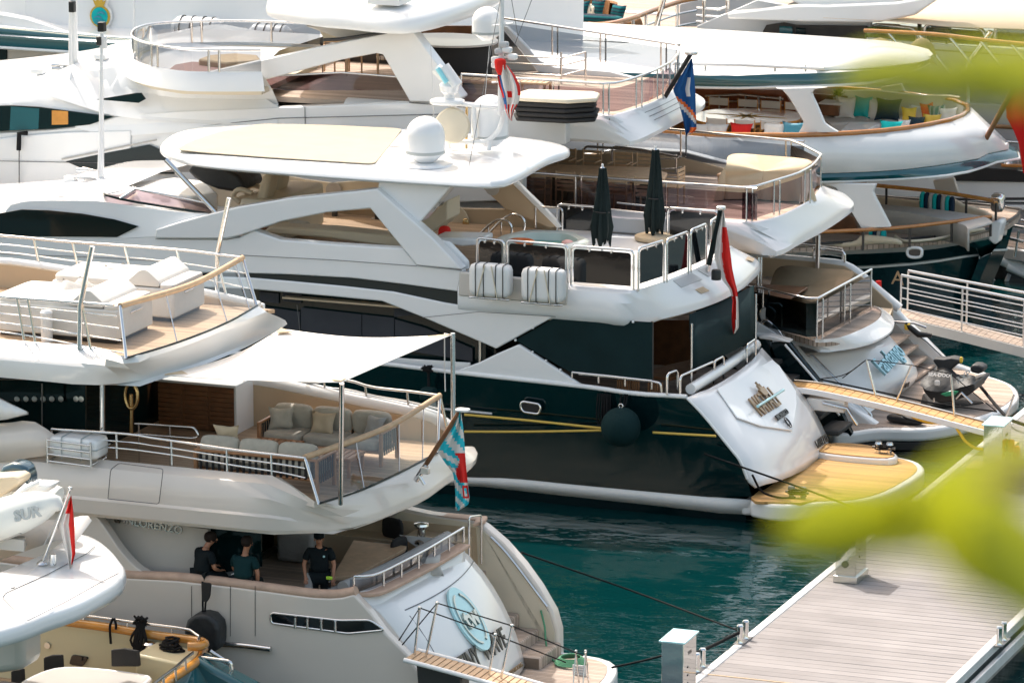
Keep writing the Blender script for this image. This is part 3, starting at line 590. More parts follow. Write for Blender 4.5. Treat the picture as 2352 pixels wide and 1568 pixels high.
# ================= NATALI : white motor yacht with dark hull, middle
def natali():
    B = thing('motor_yacht', 'white motor yacht with dark navy hull, NATALI in bronze letters on its transom and domes on the hardtop', 'yacht', (-6, 9.2, 0))
    B['label'] = 'white yacht with dark navy hull and NATALI in bronze letters on its transom'
    Yn, Yf = 6.0, 12.4
    rim = L([(1576,914),(1611,950),(1648,995),(1672,1025),(1700,1061),(1715,1100),(1726,1140)], Y=Yn)
    # hull
    capx = [(-500,730),(-200,757),(200,790),(600,818),(867,837),(971,849),(1100,864),(1347,891),(1451,906),(1530,911),(1576,914)]
    top = crv(L(capx, Y=Yn), 50)
    bot_ = [(-500,1000),(0,1040),(600,1078),(1077,1095),(1177,1098),(1351,1115),(1568,1135),(1660,1143),(1726,1148)]
    bot = crv(L(bot_, Y=Yn+.12), 50)
    rows = []
    rc = crv(rim, 9)
    for i in range(9):
        t = i/8; row = []
        for a, b in zip(top, bot):
            q = a.lerp(b, t); q.y = Yn + .10*t+.06*math.sin(math.pi*t); row.append(q)
        row[-1] = V((rc[i].x, Yn+.02*t, rc[i].z)); row[-2] = row[-1].lerp(row[-3], .5); rows.append(row)
    loft('hull', rows, 'navy_hull', B, smooth=60)
    tube('cap_rail', [p+V((0, .04, .02)) for p in top], .055, 'white', B, sides=8)
    tube('hull_trim', [p+V((.02, -.02, .01)) for p in rim[:6]], .03, 'white', B, n=16)
    st = L([(-500,1030),(0,1060),(600,1096),(1077,1115),(1201,1127),(1568,1167),(1640,1176),(1701,1182),(1712,1180)], Y=Yn+.2)
    loft('waterline_stripe', [crv([p+V((0, .02, 0)) for p in L(bot_, Y=Yn+.1)], 40), crv(st, 40)], 'white', B, solid=.03)
    loft('hull_bottom', [crv(st, 40), [V((p.x, p.y+.25, -.4)) for p in crv(st, 40)]], 'navy_hull', B)
    prism('far_hull', [V((-26, Yf, -.3)), V((2.6, Yf, -.3)), V((2.2, Yf, .7)), V((1.4, Yf, 2.7)), V((-26, Yf, 2.9))], (0, -.15, 0), 'navy_hull', B, .02)
    slab('main_deck', [V((-24, Yn+.15, 0)), V((1.1, Yn+.2, 0)), V((1.5, 9, 0)), V((1.3, Yf-.2, 0)), V((-24, Yf-.2, 0))], 1.95, 1.85, 'teak_grey', B, 0)
    # transom lofted between the near rim and the stair edge
    edge = crv(L([(1748,800),(1782,837),(1828,889),(1870,947),(1901,1016),(1893,1040)], Y=11.0), 14)
    edge = [V((p.x, 11.0, p.z)) for p in edge]
    near = crv(rim[:-1]+[A(1735,1120,Y=6.05)], 14)
    rows = []
    for k, (t, bow, zz) in enumerate(((0, 0, 0), (.06, .16, .04), (.16, .26, .02), (.35, .30, 0), (.55, .30, 0), (.75, .24, 0), (.9, .12, 0), (1, 0, 0))):
        rows.append([a.lerp(b, t)+V((bow*.8, 0, zz)) for a, b in zip(near, edge)])
    loft('transom', rows, 'whiteB', B, smooth=60, solid=.05)
    T = rows
    def onT(px, py, off=.05):
        best = None
        for i in range(1, 7):
            for u in (0, .25, .5, .75):
                for k in range(13):
                    for v in (0, .5):
                        p = (T[i][k].lerp(T[i+1][k], u)).lerp(T[i][k+1].lerp(T[i+1][k+1], u), v)
                        q = p-CAM; w_ = q.dot(FW); X = 1176+FPX*q.dot(RT)/w_; Yp = 784-FPX*q.dot(UP)/w_; d = (X-px)**2+(Yp-py)**2
                        if best is None or d < best[0]: best = (d, p, (T[i][k]-T[i][k+1]).normalized(), (T[i+1][k]-T[i][k]).normalized())
        _, p, u, r = best; n_ = r.cross(u).normalized(); n_ = n_ if n_.x > 0 else -n_
        return p+n_*off, u, r, n_
    # garage door: raised shield shape
    sh = [(680,780),(1290,450),(1370,520),(1560,800),(1590,960),(1530,1220),(1200,1170),(920,1095)]
    shp = [onT(*n5(*q), off=.05) for q in sh]; nn = shp[3][3]
    prism('garage_door', [q[0] for q in shp], nn*.03, 'whiteB', B, .01)
    p, u, r, n_ = onT(1755, 930, off=.08)
    text('yacht_name', 'NATALI', .70, p, r, u, 'letter_bronze', B, .02, .006, sx=.54)
    strut('name_bar', onT(1724, 948, off=.2)[0], onT(1790, 908, off=.2)[0], .035, 'pale_blue', B)
    p, u, r, n_ = onT(*n5(1415,1040), off=.10); text('builder_name', 'MONACO', .17, p, r, u, 'letter_dark', B, .02, .006)
    p, u, r, n_ = onT(1880, 1018, off=.10); text('home_port', 'VALLETTA', .26, p, (0, 1, 0), u, 'letter_dark', B, .012, .004, sx=.7)
    p, u, r, n_ = onT(1738, 900, off=.08)
    cr = [p+r*x*.15+u*y*.15 for x, y in ((-1,-1),(-.6,-1.2),(0,-1.25),(.6,-1.2),(1,-1),(1.2,.1),(.7,-.2),(.45,.8),(.15,.1),(0,1.3),(-.15,.1),(-.45,.8),(-.7,-.2),(-1.2,.1))]
    prism('crown_emblem', cr, n_*.05, 'letter_bronze', B, 0)
    p, u, r, n_ = onT(*n5(1492,1158), off=.10)
    for a in (0, 1): tube('round_emblem', [p+r*math.cos(t*math.pi/8)*.10*(1-.4*a)+u*math.sin(t*math.pi/8)*.13*(1-.4*a) for t in range(16)], .012, 'letter_dark', B, closed=True, sides=5)
    # stair side, far wing and its hand rail
    loft('transom_side', [edge, [V((p.x-1.1, 11.02, p.z)) for p in edge]], 'whiteB', B)
    wing = L([(1300,330),(1330,250),(1530,240),(1700,460),(1900,710),(2100,985),(2225,1250),(2150,1350),(1700,1350)], n5, Y=12.25)
    prism('stern_wing', wing, (0, .14, 0), 'navy_hull', B, .03)
    tube('hand_rail', L([(1480,270),(1850,700)], n5, Y=12.15)+L([(1960,870),(2080,1050)], n5, Y=12.15), .03, 'white', B)
    prism('wing_cap', L([(1190,180),(1300,170),(1530,235),(1530,250),(1200,205)], n5, Y=12.2), (0, .3, 0), 'white', B, .03)
    for i in range(5): box('step', (1.5+i*.42, 11.6, 2.25-.33*i), (.5, 1.1, .1), 'rubber', B, bev=.02)
    # swim platform
    pl = crv(L([(1735,1135),(1896,1046),(2010,1040),(2090,1054),(2118,1066),(2122,1082),(2090,1106),(2030,1136),(1960,1152),(1901,1154),(1860,1156),(1800,1160),(1740,1152)], Z=.62), 50, closed=True)
    slab('swim_platform', pl, .62, .25, 'white', B, .07, 3)
    cx = sum((p.x for p in pl))/50; cy = sum((p.y for p in pl))/50
    slab('platform_teak', [V((cx+(p.x-cx)*.93-.04, cy+(p.y-cy)*.94, 0)) for p in pl], .634, .6, 'teak_yellow', B, .004)
    pad = L([(1725,1144),(1742,1129),(1800,1137),(1878,1148),(1840,1156),(1735,1153)], Z=.64)
    slab('platform_teak', pad, .66, .6, 'teak_yellow', B, .004)
    far = crv(L([(1880,1026),(1960,1022),(2040,1036),(2062,1050),(2030,1056),(1890,1042)], Z=.75), 24, closed=True)
    slab('stern_ledge', far, .78, .3, 'white', B, .05)
    slab('platform_teak', [V((p.x*.96+.13, p.y*.96+.42, 0)) for p in far], .80, .74, 'teak_yellow', B, .004)
    prism('platform_quarter', L([(1701,1150),(1808,1160),(1868,1155),(1905,1156),(1880,1175),(1820,1187),(1701,1184)], Y=6.15), (0, .6, 0), 'white', B, .08, seg=3)
    # upright pieces on the side
    def plate(name, pts, k, y, th, mt='whiteB', bev=.03, **kw): return prism(name, L(pts, k, Y=y), (0, th, 0), mt, B, bev, **kw)
    plate('side_panel', [(-500,520),(0,545),(315,545),(420,532),(551,545),(582,529),(644,551),(762,561),(926,571),(957,609),(1061,621),(1051,670),(926,653),(809,639),(668,631),(572,628),(380,626),(0,612),(-500,580)], ID, 6.05, .3)
    plate('dark_stripe', [(300,626),(380,628),(572,628),(668,631),(809,639),(926,653),(1051,670),(1300,702),(1330,716),(1420,737),(1271,724),(1098,707),(1020,694),(903,669),(786,656),(668,645),(575,637),(380,630)], ID, 6.10, .25, 'navy_matte', .01)
    plate('side_band', [(-500,590),(0,614),(380,631),(575,638),(668,646),(786,657),(903,670),(1020,695),(1098,708),(1276,725),(1179,779),(1139,801),(971,729),(877,692),(762,681),(582,665),(350,655),(0,640),(-500,615)], ID, 6.06, .12)
    plate('side_fin', [(1191,791),(1142,812),(1101,832),(1047,852),(1347,892)], ID, 6.04, .12)
    plate('arch_arm', [(357,527),(415,509),(488,490),(543,476),(662,456),(750,447),(865,434),(950,509),(994,548),(1061,619),(957,610),(894,533),(850,479),(750,488),(645,509),(551,541),(521,548),(440,548),(357,547)], ID, 5.98, .35, bev=.03)
    plate('arch_pillar', [(870,413),(1034,429),(1010,458),(963,512),(950,507),(867,438)], ID, 6.2, .5)
    for x, y in ((1905,283),(1858,335)): p = A(*n2(x, y), Y=6.45); tube('porthole_ring', [p+V((.12, math.cos(a*math.pi/6)*.07, math.sin(a*math.pi/6)*.07)) for a in range(12)], .012, 'grey_steel', B, closed=True, sides=6)
    # saloon glazing with canvas screens
    plate('saloon_glass', [(300,650),(582,660),(762,676),(877,690),(1010,744),(1139,798),(1139,850),(300,850)], ID, 6.45, .06, 'darkglass', 0)
    for x0, x1, y0, y1 in ((575,689,700,716),(691,830,706,722),(832,905,722,730)): 
        plate('window_screen', [(x0,y0),(x1,y1),(x1,y1+62),(x0,y0+52)], ID, 6.36, .02, 'mesh_grey', 0)
    plate('window_screen', [(907,733),(975,752),(1085,800),(1085,830),(907,800)], ID, 6.37, .02, 'mesh_grey', 0)
    plate('window_screen', [(930,691),(960,722),(905,728),(905,693)], ID, 6.38, .02, 'mesh_grey', 0)
    for x0, x1 in ((595,640),(650,692)): plate('window_blind', [(x0,670),(x1,674),(x1,697),(x0,691)], ID, 6.40, .02, 'mesh_grey', 0)
    plate('side_deck_wall', [(880,820),(1080,833),(1080,852),(1040,853),(870,838)], ID, 6.25, .05, 'white', .01)
    strut('door_post', A(1104,836,Y=6.35), A(1104,778,Y=6.35), .05, 'brushed', B)
    # aft deck enclosure: dark mesh screens round the cockpit
    plate('mesh_screen', [(1279,727),(1498,740),(1498,876),(1314,857),(1184,781)], ID, 6.12, .015, 'mesh_screen', 0)
    for x, y in ((1279,727),(1334,730),(1399,736),(1454,739),(1184,781),(1224,753),(1223,808),(1254,828),(1287,849)): puff('screen_stud', A(x, y, Y=6.08), (.05, .05, .05), 'white', B)
    sb = crv(L([(1588,850),(1640,828),(1690,803),(1735,779)], Z=3.12), 12)
    loft('stern_screen', [sb, crv(L([(1583,722),(1640,700),(1690,676),(1731,655)], Z=4.13), 12)], 'mesh_screen', B, solid=.015)
    for p in (sb[0], sb[11]): strut('screen_post', V((p.x, p.y, 2.6)), V((p.x, p.y, 4.15)), .025, 'steel', B)
    strut('screen_post', A(1498,876,Y=6.15), A(1498,738,Y=6.15), .03, 'letter_dark', B)
    # cockpit interior
    plate('cockpit_bulkhead', [(1150,735),(1600,735),(1600,900),(1150,900)], ID, 12.0, .05, 'wood_dark', 0)
    box('saloon_bulkhead', (-3.2, 9.2, 3.0), (.08, 6, 2.3), 'darkglass', B, bev=0)
    tb = L([(1480,852),(1530,838),(1600,822),(1600,850),(1540,868),(1480,862)], Z=2.75)
    slab('dining_table', tb, 2.75, 2.68, 'wood_dark', B, .01)
    for px in (1419, 1436, 1452, 1490, 1506): 
        p = A(px, 892, Y=6.9); 
        for k in range(4): box('chair_slat', (p.x+k*.05, 6.9, 2.55), (.03, .05, .45), 'teak_furniture', B, bev=.005)
    rail(B, L([(1314,873),(1400,882),(1497,893)], Y=6.1), .18, 4, (), .028, mt='steel')
    tube('cockpit_rail', rnd(L([(1330,858),(1497,875),(1517,880),(1520,900)], Y=6.1), .06), .028, 'steel', B)
    # curved rail hoops and seat back above the transom
    tb2 = [p+V((-.12, 0, 0)) for p in crv([near[0]+V((.1, .35, .12)), edge[0].lerp(near[0], .5)+V((.12, 0, .12)), edge[0]+V((0, 0, .08))], 20)]
    tube('transom_bolster', tb2, .12, 'white', B, sides=10)
    pts = L([(1562,895),(1640,860),(1662,848),(1715,822),(1735,808),(1752,800)], Z=2.85)
    for i in (0, 1, 3): 
        a, b = pts[i], pts[i+1]; hoop('stern_rail', a-V((0,0,.2)), b-V((0,0,.2)), .50, .028, 'steel', B, .12)
    hoop('stern_rail', A(1532,905,Z=2.75), A(1556,896,Z=2.75), .45, .028, 'steel', B, .12)
    # ---- upper deck: fascia, stern shelf
    secs = []
    for x in L([(1054,621),(1120,632),(1200,640),(1300,652),(1380,661),(1440,668)], Y=6.1):
        secs.append([V((x.x, 6.5, 4.8)), V((x.x, 6.35, 4.92)), V((x.x, 6.22, 4.92)), V((x.x, 6.1, 4.86)), V((x.x, 6.02, 4.66)), V((x.x, 6.02, 4.35)), V((x.x, 6.05, 4.24)), V((x.x, 6.15, 4.15)), V((x.x, 6.6, 4.13))])
    r0 = crv(L([(1475,666),(1525,649),(1580,627),(1622,608),(1650,590),(1675,570)], Z=4.88), 18)
    ro = crv(L([(1500,739),(1564,724),(1646,697),(1701,668),(1730,644),(1747,624),(1742,612)], Z=4.15), 18)
    for i, (a, b) in enumerate(zip(r0, ro)):
        q = lambda t, z: V((a.x+(b.x-a.x)*t, a.y+(b.y-a.y)*t, z)); k = min(1, i/3)
        secs.append([q(0, 4.82), q(.02, 4.92), q(.06, 4.92), q(.12, 4.86), q(.5, 4.62), q(.93, 4.36), q(1, 4.27), q(1, 4.17), q(.6, 4.13)])
    loft('upper_fascia', [crv([s[i] for s in secs], 60) for i in range(9)], 'whiteB', B, smooth=35)
    for t0, t1 in ((.28, .45), (.5, .68)):
        i0, i1 = int(t0*17), int(t1*17); 
        P = [r0[i].lerp(ro[i], f) for i, f in ((i0, .12), (i1, .12), (i1, .42), (i0, .42))]
        for p, z in zip(P, (4.865, 4.865, 4.69, 4.69)): p.z = z
        prism('recess_panel', P, (0, 0, .012), 'pale_blue', B, .03).data.materials[0] = M['gel_grey']
    for i in (5, 15):
        P = [r0[i].lerp(ro[i], .62), r0[i+1].lerp(ro[i+1], .62), r0[i+1].lerp(ro[i+1], .82), r0[i].lerp(ro[i], .82)]
        for p, z in zip(P, (4.57, 4.57, 4.46, 4.46)): p.z = z
        prism('vent_opening', P, (0, 0, .01), 'beige', B, .02)
    slab('upper_deck', [V((-5, 6.4, 0)), V((.1, 6.4, 0))]+[V((p.x-.03, p.y, 0)) for p in r0]+[V((-.6, 12.4, 0)), V((-14, 12.3, 0)), V((-14, 6.5, 0))], 4.86, 4.78, 'matte_white', B, 0)
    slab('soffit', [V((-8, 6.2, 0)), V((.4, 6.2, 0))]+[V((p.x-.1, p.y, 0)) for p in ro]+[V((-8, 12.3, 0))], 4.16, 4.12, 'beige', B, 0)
    plate('raft_recess', [(1054,623),(1304,650),(1302,702),(1052,680)], ID, 5.99, .08, 'greige', .04)
    # dark windbreak panels in steel hoops
    def panel(a, b, h, drop=.10, h0=.16, mt='darkpanel'):
        t = hoop('windbreak_frame', a, b, h, .028, 'steel', B, .12)
        d = (b-a).normalized(); a2, b2 = a+d*.06, b-d*.06; u = V((0, 0, 1))
        poly = rnd([a2+u*h0, a2+u*(h-.06), b2+u*(h-.06), b2+u*h0], .08)
        prism('windbreak_panel', poly, d.cross(u)*.012, mt, t, 0)
        for f in (.3, .65): 
            puff('clip', a.lerp(b, f)+u*(h-.07)+d.cross(u)*.02, (.05, .05, .07), 'steel', t)
        return t
    y = 6.3
    pts = L([(1096,604),(1158,612),(1164,613),(1304,632),(1312,655),(1455,671)], Y=y)
    panel(V((pts[0].x, y, 4.88)), V((pts[1].x, y, 4.85)), .93); panel(V((pts[2].x, y, 4.85)), V((pts[3].x, y, 4.83)), .95); panel(V((pts[4].x, y, 4.83)), V((pts[5].x, y, 4.83)), .95)
    plate('deck_wedge', [(1032,555),(1075,600),(1076,618),(1062,620),(990,548)], ID, 6.35, .1, 'whiteB')
    bs = L([(1466,669),(1524,650),(1531,648),(1580,629),(1586,626),(1622,610),(1632,604),(1655,588)], Z=4.88)
    for i in (0, 2, 4, 6): panel(bs[i], bs[i+1], .95)
    # far side panels and rails
    f = [A(*q, Y=12.1) for q in ((1533,530),(1650,540),(1280,500),(1370,512),(1420,516),(1500,526))]
    for i in (0, 2): panel(V((f[i].x, 12.1, 4.88)), V((f[i+1].x, 12.1, 4.88)), .62 if i else .72, h0=.05)
    hoop('guard_rail', V((A(1230,525,Y=12).x, 12, 4.88)), V((A(1292,525,Y=12).x, 12, 4.88)), .55, .025, 'steel', B, .1)
    q = thing('deck_locker', 'small grey boxed console with steel rail beyond the hot tub on the deck', 'locker', A(1440,540,Z=4.88))
    c = A(1450,536,Z=4.88); box('cabinet', (c.x, c.y+.3, 5.07), (1.6, .8, .36), 'gel_grey', q, bev=.04); tube('rail', rnd([c+V((-.8,-.1,.35)), c+V((-.7,-.1,.55)), c+V((.8,-.1,.5)), c+V((.85,.7,.5)), c+V((-.6,.7,.55))], .1), .025, 'steel', q)
    # beige inner wall beyond, stairs rail
    plate('inner_wall', [(640,470),(1000,476),(1080,479),(1165,480),(1152,470),(1241,488),(1281,520),(1281,560),(640,580)], ID, 12.15, .1, 'beige', .02)
    plate('far_arch', [(1108,432),(1141,415),(1165,400),(1199,392),(1179,424),(1241,486),(1285,520),(1262,524),(1160,480)], ID, 12.0, .1, 'beige', .02)
    plate('far_arch_edge', [(1177,423),(1186,418),(1250,480),(1292,522),(1279,524),(1241,487)], ID, 11.97, .16, 'white', .02)
    p = A(1131,432,Y=11.9); lathe('speaker', [(0,0),(.17,0),(.17,.02),(0,.02)], (0,0,0), 'softgrey', B).matrix_basis = Matrix.Translation(p) @ Matrix.Rotation(rad(90), 4, 'X')
    p = A(767,438,Y=11.9); lathe('speaker', [(0,0),(.2,0),(.2,.02),(0,.02)], (0,0,0), 'softgrey', B).matrix_basis = Matrix.Translation(p) @ Matrix.Rotation(rad(90), 4, 'X')
    for dx, dy, yy in ((0, 0, 10.4), (30, -12, 11.1)):
        tube('stair_rail', crv(L([(1092+dx,549+dy),(1120+dx,520+dy),(1145+dx,505+dy),(1165+dx,508+dy),(1175+dx,522+dy),(1172+dx,545+dy)], Y=yy), 20), .03, 'steel', B)
        strut('stanchion', A(1121+dx,552+dy,Y=yy), A(1121+dx,522+dy,Y=yy), .02, 'steel', B)
    # ---- saloon top / fly bridge forward
    nearl = L([(-300,520),(0,498),(8,478),(60,463),(150,461),(230,463),(330,477),(420,488),(490,492)], Y=6.15)
    body = crv(nearl, 30)
    nl = nearl[:6]; crest = crv([V((p.x, 7.6, p.z+.10)) for p in nl], 30); crest2 = crv([V((p.x, 9.4, p.z+.12)) for p in nl], 30); fare = crv([V((p.x, 11.6, p.z)) for p in nl], 30); low = crv([V((p.x, 12.3, p.z-.4)) for p in nl], 30)
    side = crv([V((p.x, 6.5, p.z-.02)) for p in nearl], 30)
    loft('foredeck_roof', [crv(L([(-300,548),(0,545),(20,545),(80,547),(150,547),(230,547),(330,545),(420,535),(490,525)], Y=6.04), 30), body, side, crest, crest2, fare, low], 'whiteB', B, smooth=50)
    plate('wheelhouse_window', [(-300,500),(0,490),(50,481),(110,483),(190,491),(262,504),(318,520),(268,545),(-300,540)], ID, 6.02, .03, 'darkglass', .01)
    # flybridge floor, inner side wall, windscreen
    zf = A(600,520,Y=8).z
    slab('fly_deck', [V((-11.3, 6.4, 0)), V((-4, 6.4, 0)), V((-4, 12.1, 0)), V((-11.3, 12.1, 0))], 4.9, 4.84, 'teak_deck', B, 0)
    plate('fly_side_wall', [(470,395),(560,392),(640,400),(700,412),(760,420),(880,412),(900,480),(640,490),(470,470)], ID, 11.95, .08, 'cream', .01)
    slab('dash_top', L([(262,440),(300,424),(400,412),(470,420),(500,448),(440,456),(330,446)], Z=5.95), 6.0, 5.0, 'white', B, .05)
    box('helm_base', (-9.3, 9.2, 5.45), (1.0, 2.6, 1.0), 'cream', B, bev=.1)
    base = crv(L([(490,493),(400,478),(300,462),(240,446),(262,428),(330,398),(400,375)], Y=6.3)[:4]+L([(262,430),(330,400),(400,378)], Y=11.2), 24)
    topw = crv(L([(470,466),(390,450),(312,433),(303,422),(320,405),(370,390),(420,378)], Y=6.6)[:3]+L([(306,420),(340,400),(420,380)], Y=11.0), 24)
    w_ = loft('windscreen', [base, topw], 'glass_tint', B)
    tube('windscreen_rail', topw, .03, 'steel', w_); tube('windscreen_foot', base, .03, 'darkglass', w_)
    for i in (5, 12): strut('windscreen_post', base[i], topw[i], .035, 'brushed', w_)
    tube('hardtop_strut', L([(812,400),(1440,1060)], n1, Y=6.3), .06, 'steel', B)
    # ---- hardtop
    o = [V(q) for q in ((-3.0,6.1,0),(-4.5,5.95,0),(-7,5.92,0),(-9.4,6.05,0),(-10.6,6.5,0),(-11.5,7.4,0),(-11.9,8.6,0),(-11.9,9.6,0),(-11.4,10.2,0),(-10.6,10.95,0),(-9.4,11.4,0),(-7,11.6,0),(-4.5,11.5,0),(-3.3,11.1,0),(-2.75,10.4,0),(-2.85,9.2,0),(-2.75,7,0))]
    o = crv(o, 72, closed=True); cx, cy = -7.3, 8.8
    def ring(t, z): return [V((cx+(p.x-cx)*(1-t*.35), cy+(p.y-cy)*(1-t), z)) for p in o]
    rr = [ring(.10, 6.93), ring(.015, 6.94), ring(0, 6.99), ring(.012, 7.07), ring(.05, 7.13), ring(.15, 7.17), ring(.45, 7.2), ring(.75, 7.21), ring(.99, 7.21)]
    rr = [r+[r[0]] for r in rr]
    loft('hardtop', rr, 'whiteB', B, smooth=60)
    loft('hardtop_lining', [rr[0], ring(.99, 6.95)+[ring(.99, 6.95)[0]]], 'cream', B)
    pc = L([(403,345),(470,352),(620,363),(860,378),(900,330),(925,297),(760,289),(600,286),(500,305),(440,325)], Z=7.20)
    prism('sunroof_canvas', rnd([V((p.x, p.y, 7.2)) for p in pc], .25, closed=True), (0, 0, .02), 'canvas_cream', B, .01)
    # ---- domes and mast
    c = A(977,372,Z=7.24)
    lathe('plinth', [(0,0),(.62,0),(.6,.03),(.5,.05)], c-V((0,0,.05)), 'whiteB', B, 36)
    def dome(c, r, h, name='satellite_dome', n=32):
        pr = [(r*.42, 0), (r*.5, .02), (r*.98, r*.42), (r, r*.46), (r, r*.62), (r*.995, r*.66)]+[(r*.99, r*.66+(h-r*1.66)*.999)]+[(r*.99*math.cos(a*math.pi/24), h-r*.99+r*.99*math.sin(a*math.pi/24)) for a in range(1, 12)]
        return lathe(name, pr, c, 'whiteB', B, n, mats=['whiteB', 'bandgrey'], mif=lambda i: 1 if i in (2, 3) and i == 3 else 0)
    dome(c, .44, 1.02); 
    c2 = A(1125,345,Z=7.24); dome(c2+V((0,0,.1)), .42, 1.15)
    c3 = A(1118,92,Y=c2.y-.2); dome(c3, .33, .74)
    my = c2.y-.5
    m_ = lambda pts: L(pts, n8, Y=my)
    tube('mast_frame', crv(m_([(480,1560),(470,1200),(500,1050),(560,930),(640,900),(900,930),(1290,950)]), 30), .055, 'white', B)
    tube('mast_frame', crv(m_([(470,1440),(650,1460),(850,1460),(1050,1440),(1180,1330),(1250,1200),(1280,1000)]), 30), .055, 'white', B)
    tube('mast_frame', m_([(870,1400),(850,940)]), .06, 'white', B); tube('mast_frame', m_([(1070,1580),(1075,1440)]), .06, 'white', B)
    tube('mast_pole', [A(1150,265,Y=my), A(1153,-60,Y=my)], [.075, .05], 'white', B)
    puff('searchlight_bracket', A(*n8(460,870), Y=my), (.75, .5, .14), 'white', B)
    tube('light_body', L([(480,560),(300,380)], n8, Y=my)+[], .14, 'white', B); R_ = A(*n8(590,600), Y=my)
    tube('light_body', L([(600,640),(400,360)], n8, Y=my-.05), .16, 'white', B); tube('light_screen', L([(450,590),(320,380)], n8, Y=my-.22), .06, 'screenblue', B)
    lathe('light_base', [(.12,0),(.12,.14),(.2,.2),(.23,.34),(.15,.46)], A(*n8(490,850), Y=my), 'whiteB', B)
    p = A(*n8(540,1220), Y=my-.1); d_ = lathe('radar_dish', [(0,0),(.38,0),(.40,.04),(.36,.12),(0,.14)], (0,0,0), 'cream', B, 32); d_.matrix_basis = Matrix.Translation(p) @ Matrix.Rotation(rad(80), 4, 'X') @ Matrix.Rotation(rad(12), 4, 'Y')
    tube('antenna', L([(740,1560),(745,950)], n8, Y=my+.1), .03, 'brass', B)
    tubes('whip_aerial', [L(q, n8, Y=my+.2) for q in ([(215,40),(235,400),(262,1100)], [(1080,50),(1050,400),(1015,830)], [(520,1560),(690,1130)])], .008, 'gel_grey', B, sides=5)
    tubes('stay', [[A(1190,85,Y=my), A(1175,0,Y=my)], [A(1153,-20,Y=my), A(1075,395,Y=7)], [A(1155,-20,Y=my), A(1262,0-20,Y=my)], [A(1178,115,Y=my), A(1225,-10,Y=my+.3)]], .008, 'grey_steel', B, sides=5)
    for x, y in ((1290,30),(1420,210),(1180,250),(1230,130),(1340,110),(1180,330)): puff('mast_fitting', A(*n8(x, y), Y=my-.05), (.22, .16, .14), 'gel_grey' if x % 20 else 'white', B)
    for y in (60, 135, 190): strut('spreader', A(1130,y,Y=my), A(1178,y-6,Y=my), .02, 'white', B)
    # whip pole and horns on the foredeck roof
    mp = A(231,422,Y=8.5); tube('light_mast', [mp, A(233,300,Y=8.5), A(233,180,Y=8.5), A(234,75,Y=8.5)], [.085, .06, .045, .04], 'whiteB', B, sides=12)
    box('mast_light', A(234,62,Y=8.5), (.16, .16, .22), 'black', B); box('mast_light', A(229,94,Y=8.5), (.12, .14, .2), 'letter_dark', B); box('mast_box', A(240,98,Y=8.5), (.1, .1, .28), 'white', B)
    for z in (-4, -22): 
        tube('horn', L([(222,405+z+10),(190,398+z+12)], Y=8.3), [.02, .055], 'steel', B); tube('horn', L([(214,412+z),(178,412+z)], Y=8.1), [.02, .05], 'steel', B)
    box('camera', A(163,412,Y=8.2), (.28, .2, .16), 'white', B); strut('camera_post', A(163,428,Y=8.2), A(163,412,Y=8.2), .05, 'white', B)
    for q in ([(357,549),(521,550),(551,545)], [(551,586),(762,597),(957,611)], [(957,609),(1061,621)], [(682,700),(690,770)], [(0,583),(200,590),(380,600)], [(971,729),(1100,716),(1276,727)]): tube('panel_seam', L(q, Y=5.975 if q[0][0] > 900 else 6.03), .007, 'grey_steel', B, sides=4)
    # drink tables and seats under the arch
    plate('settee', [(600,535),(760,548),(925,572),(925,545),(760,528),(620,520)], ID, 7.0, .6, 'leather', .05)
    return B
NA = natali()
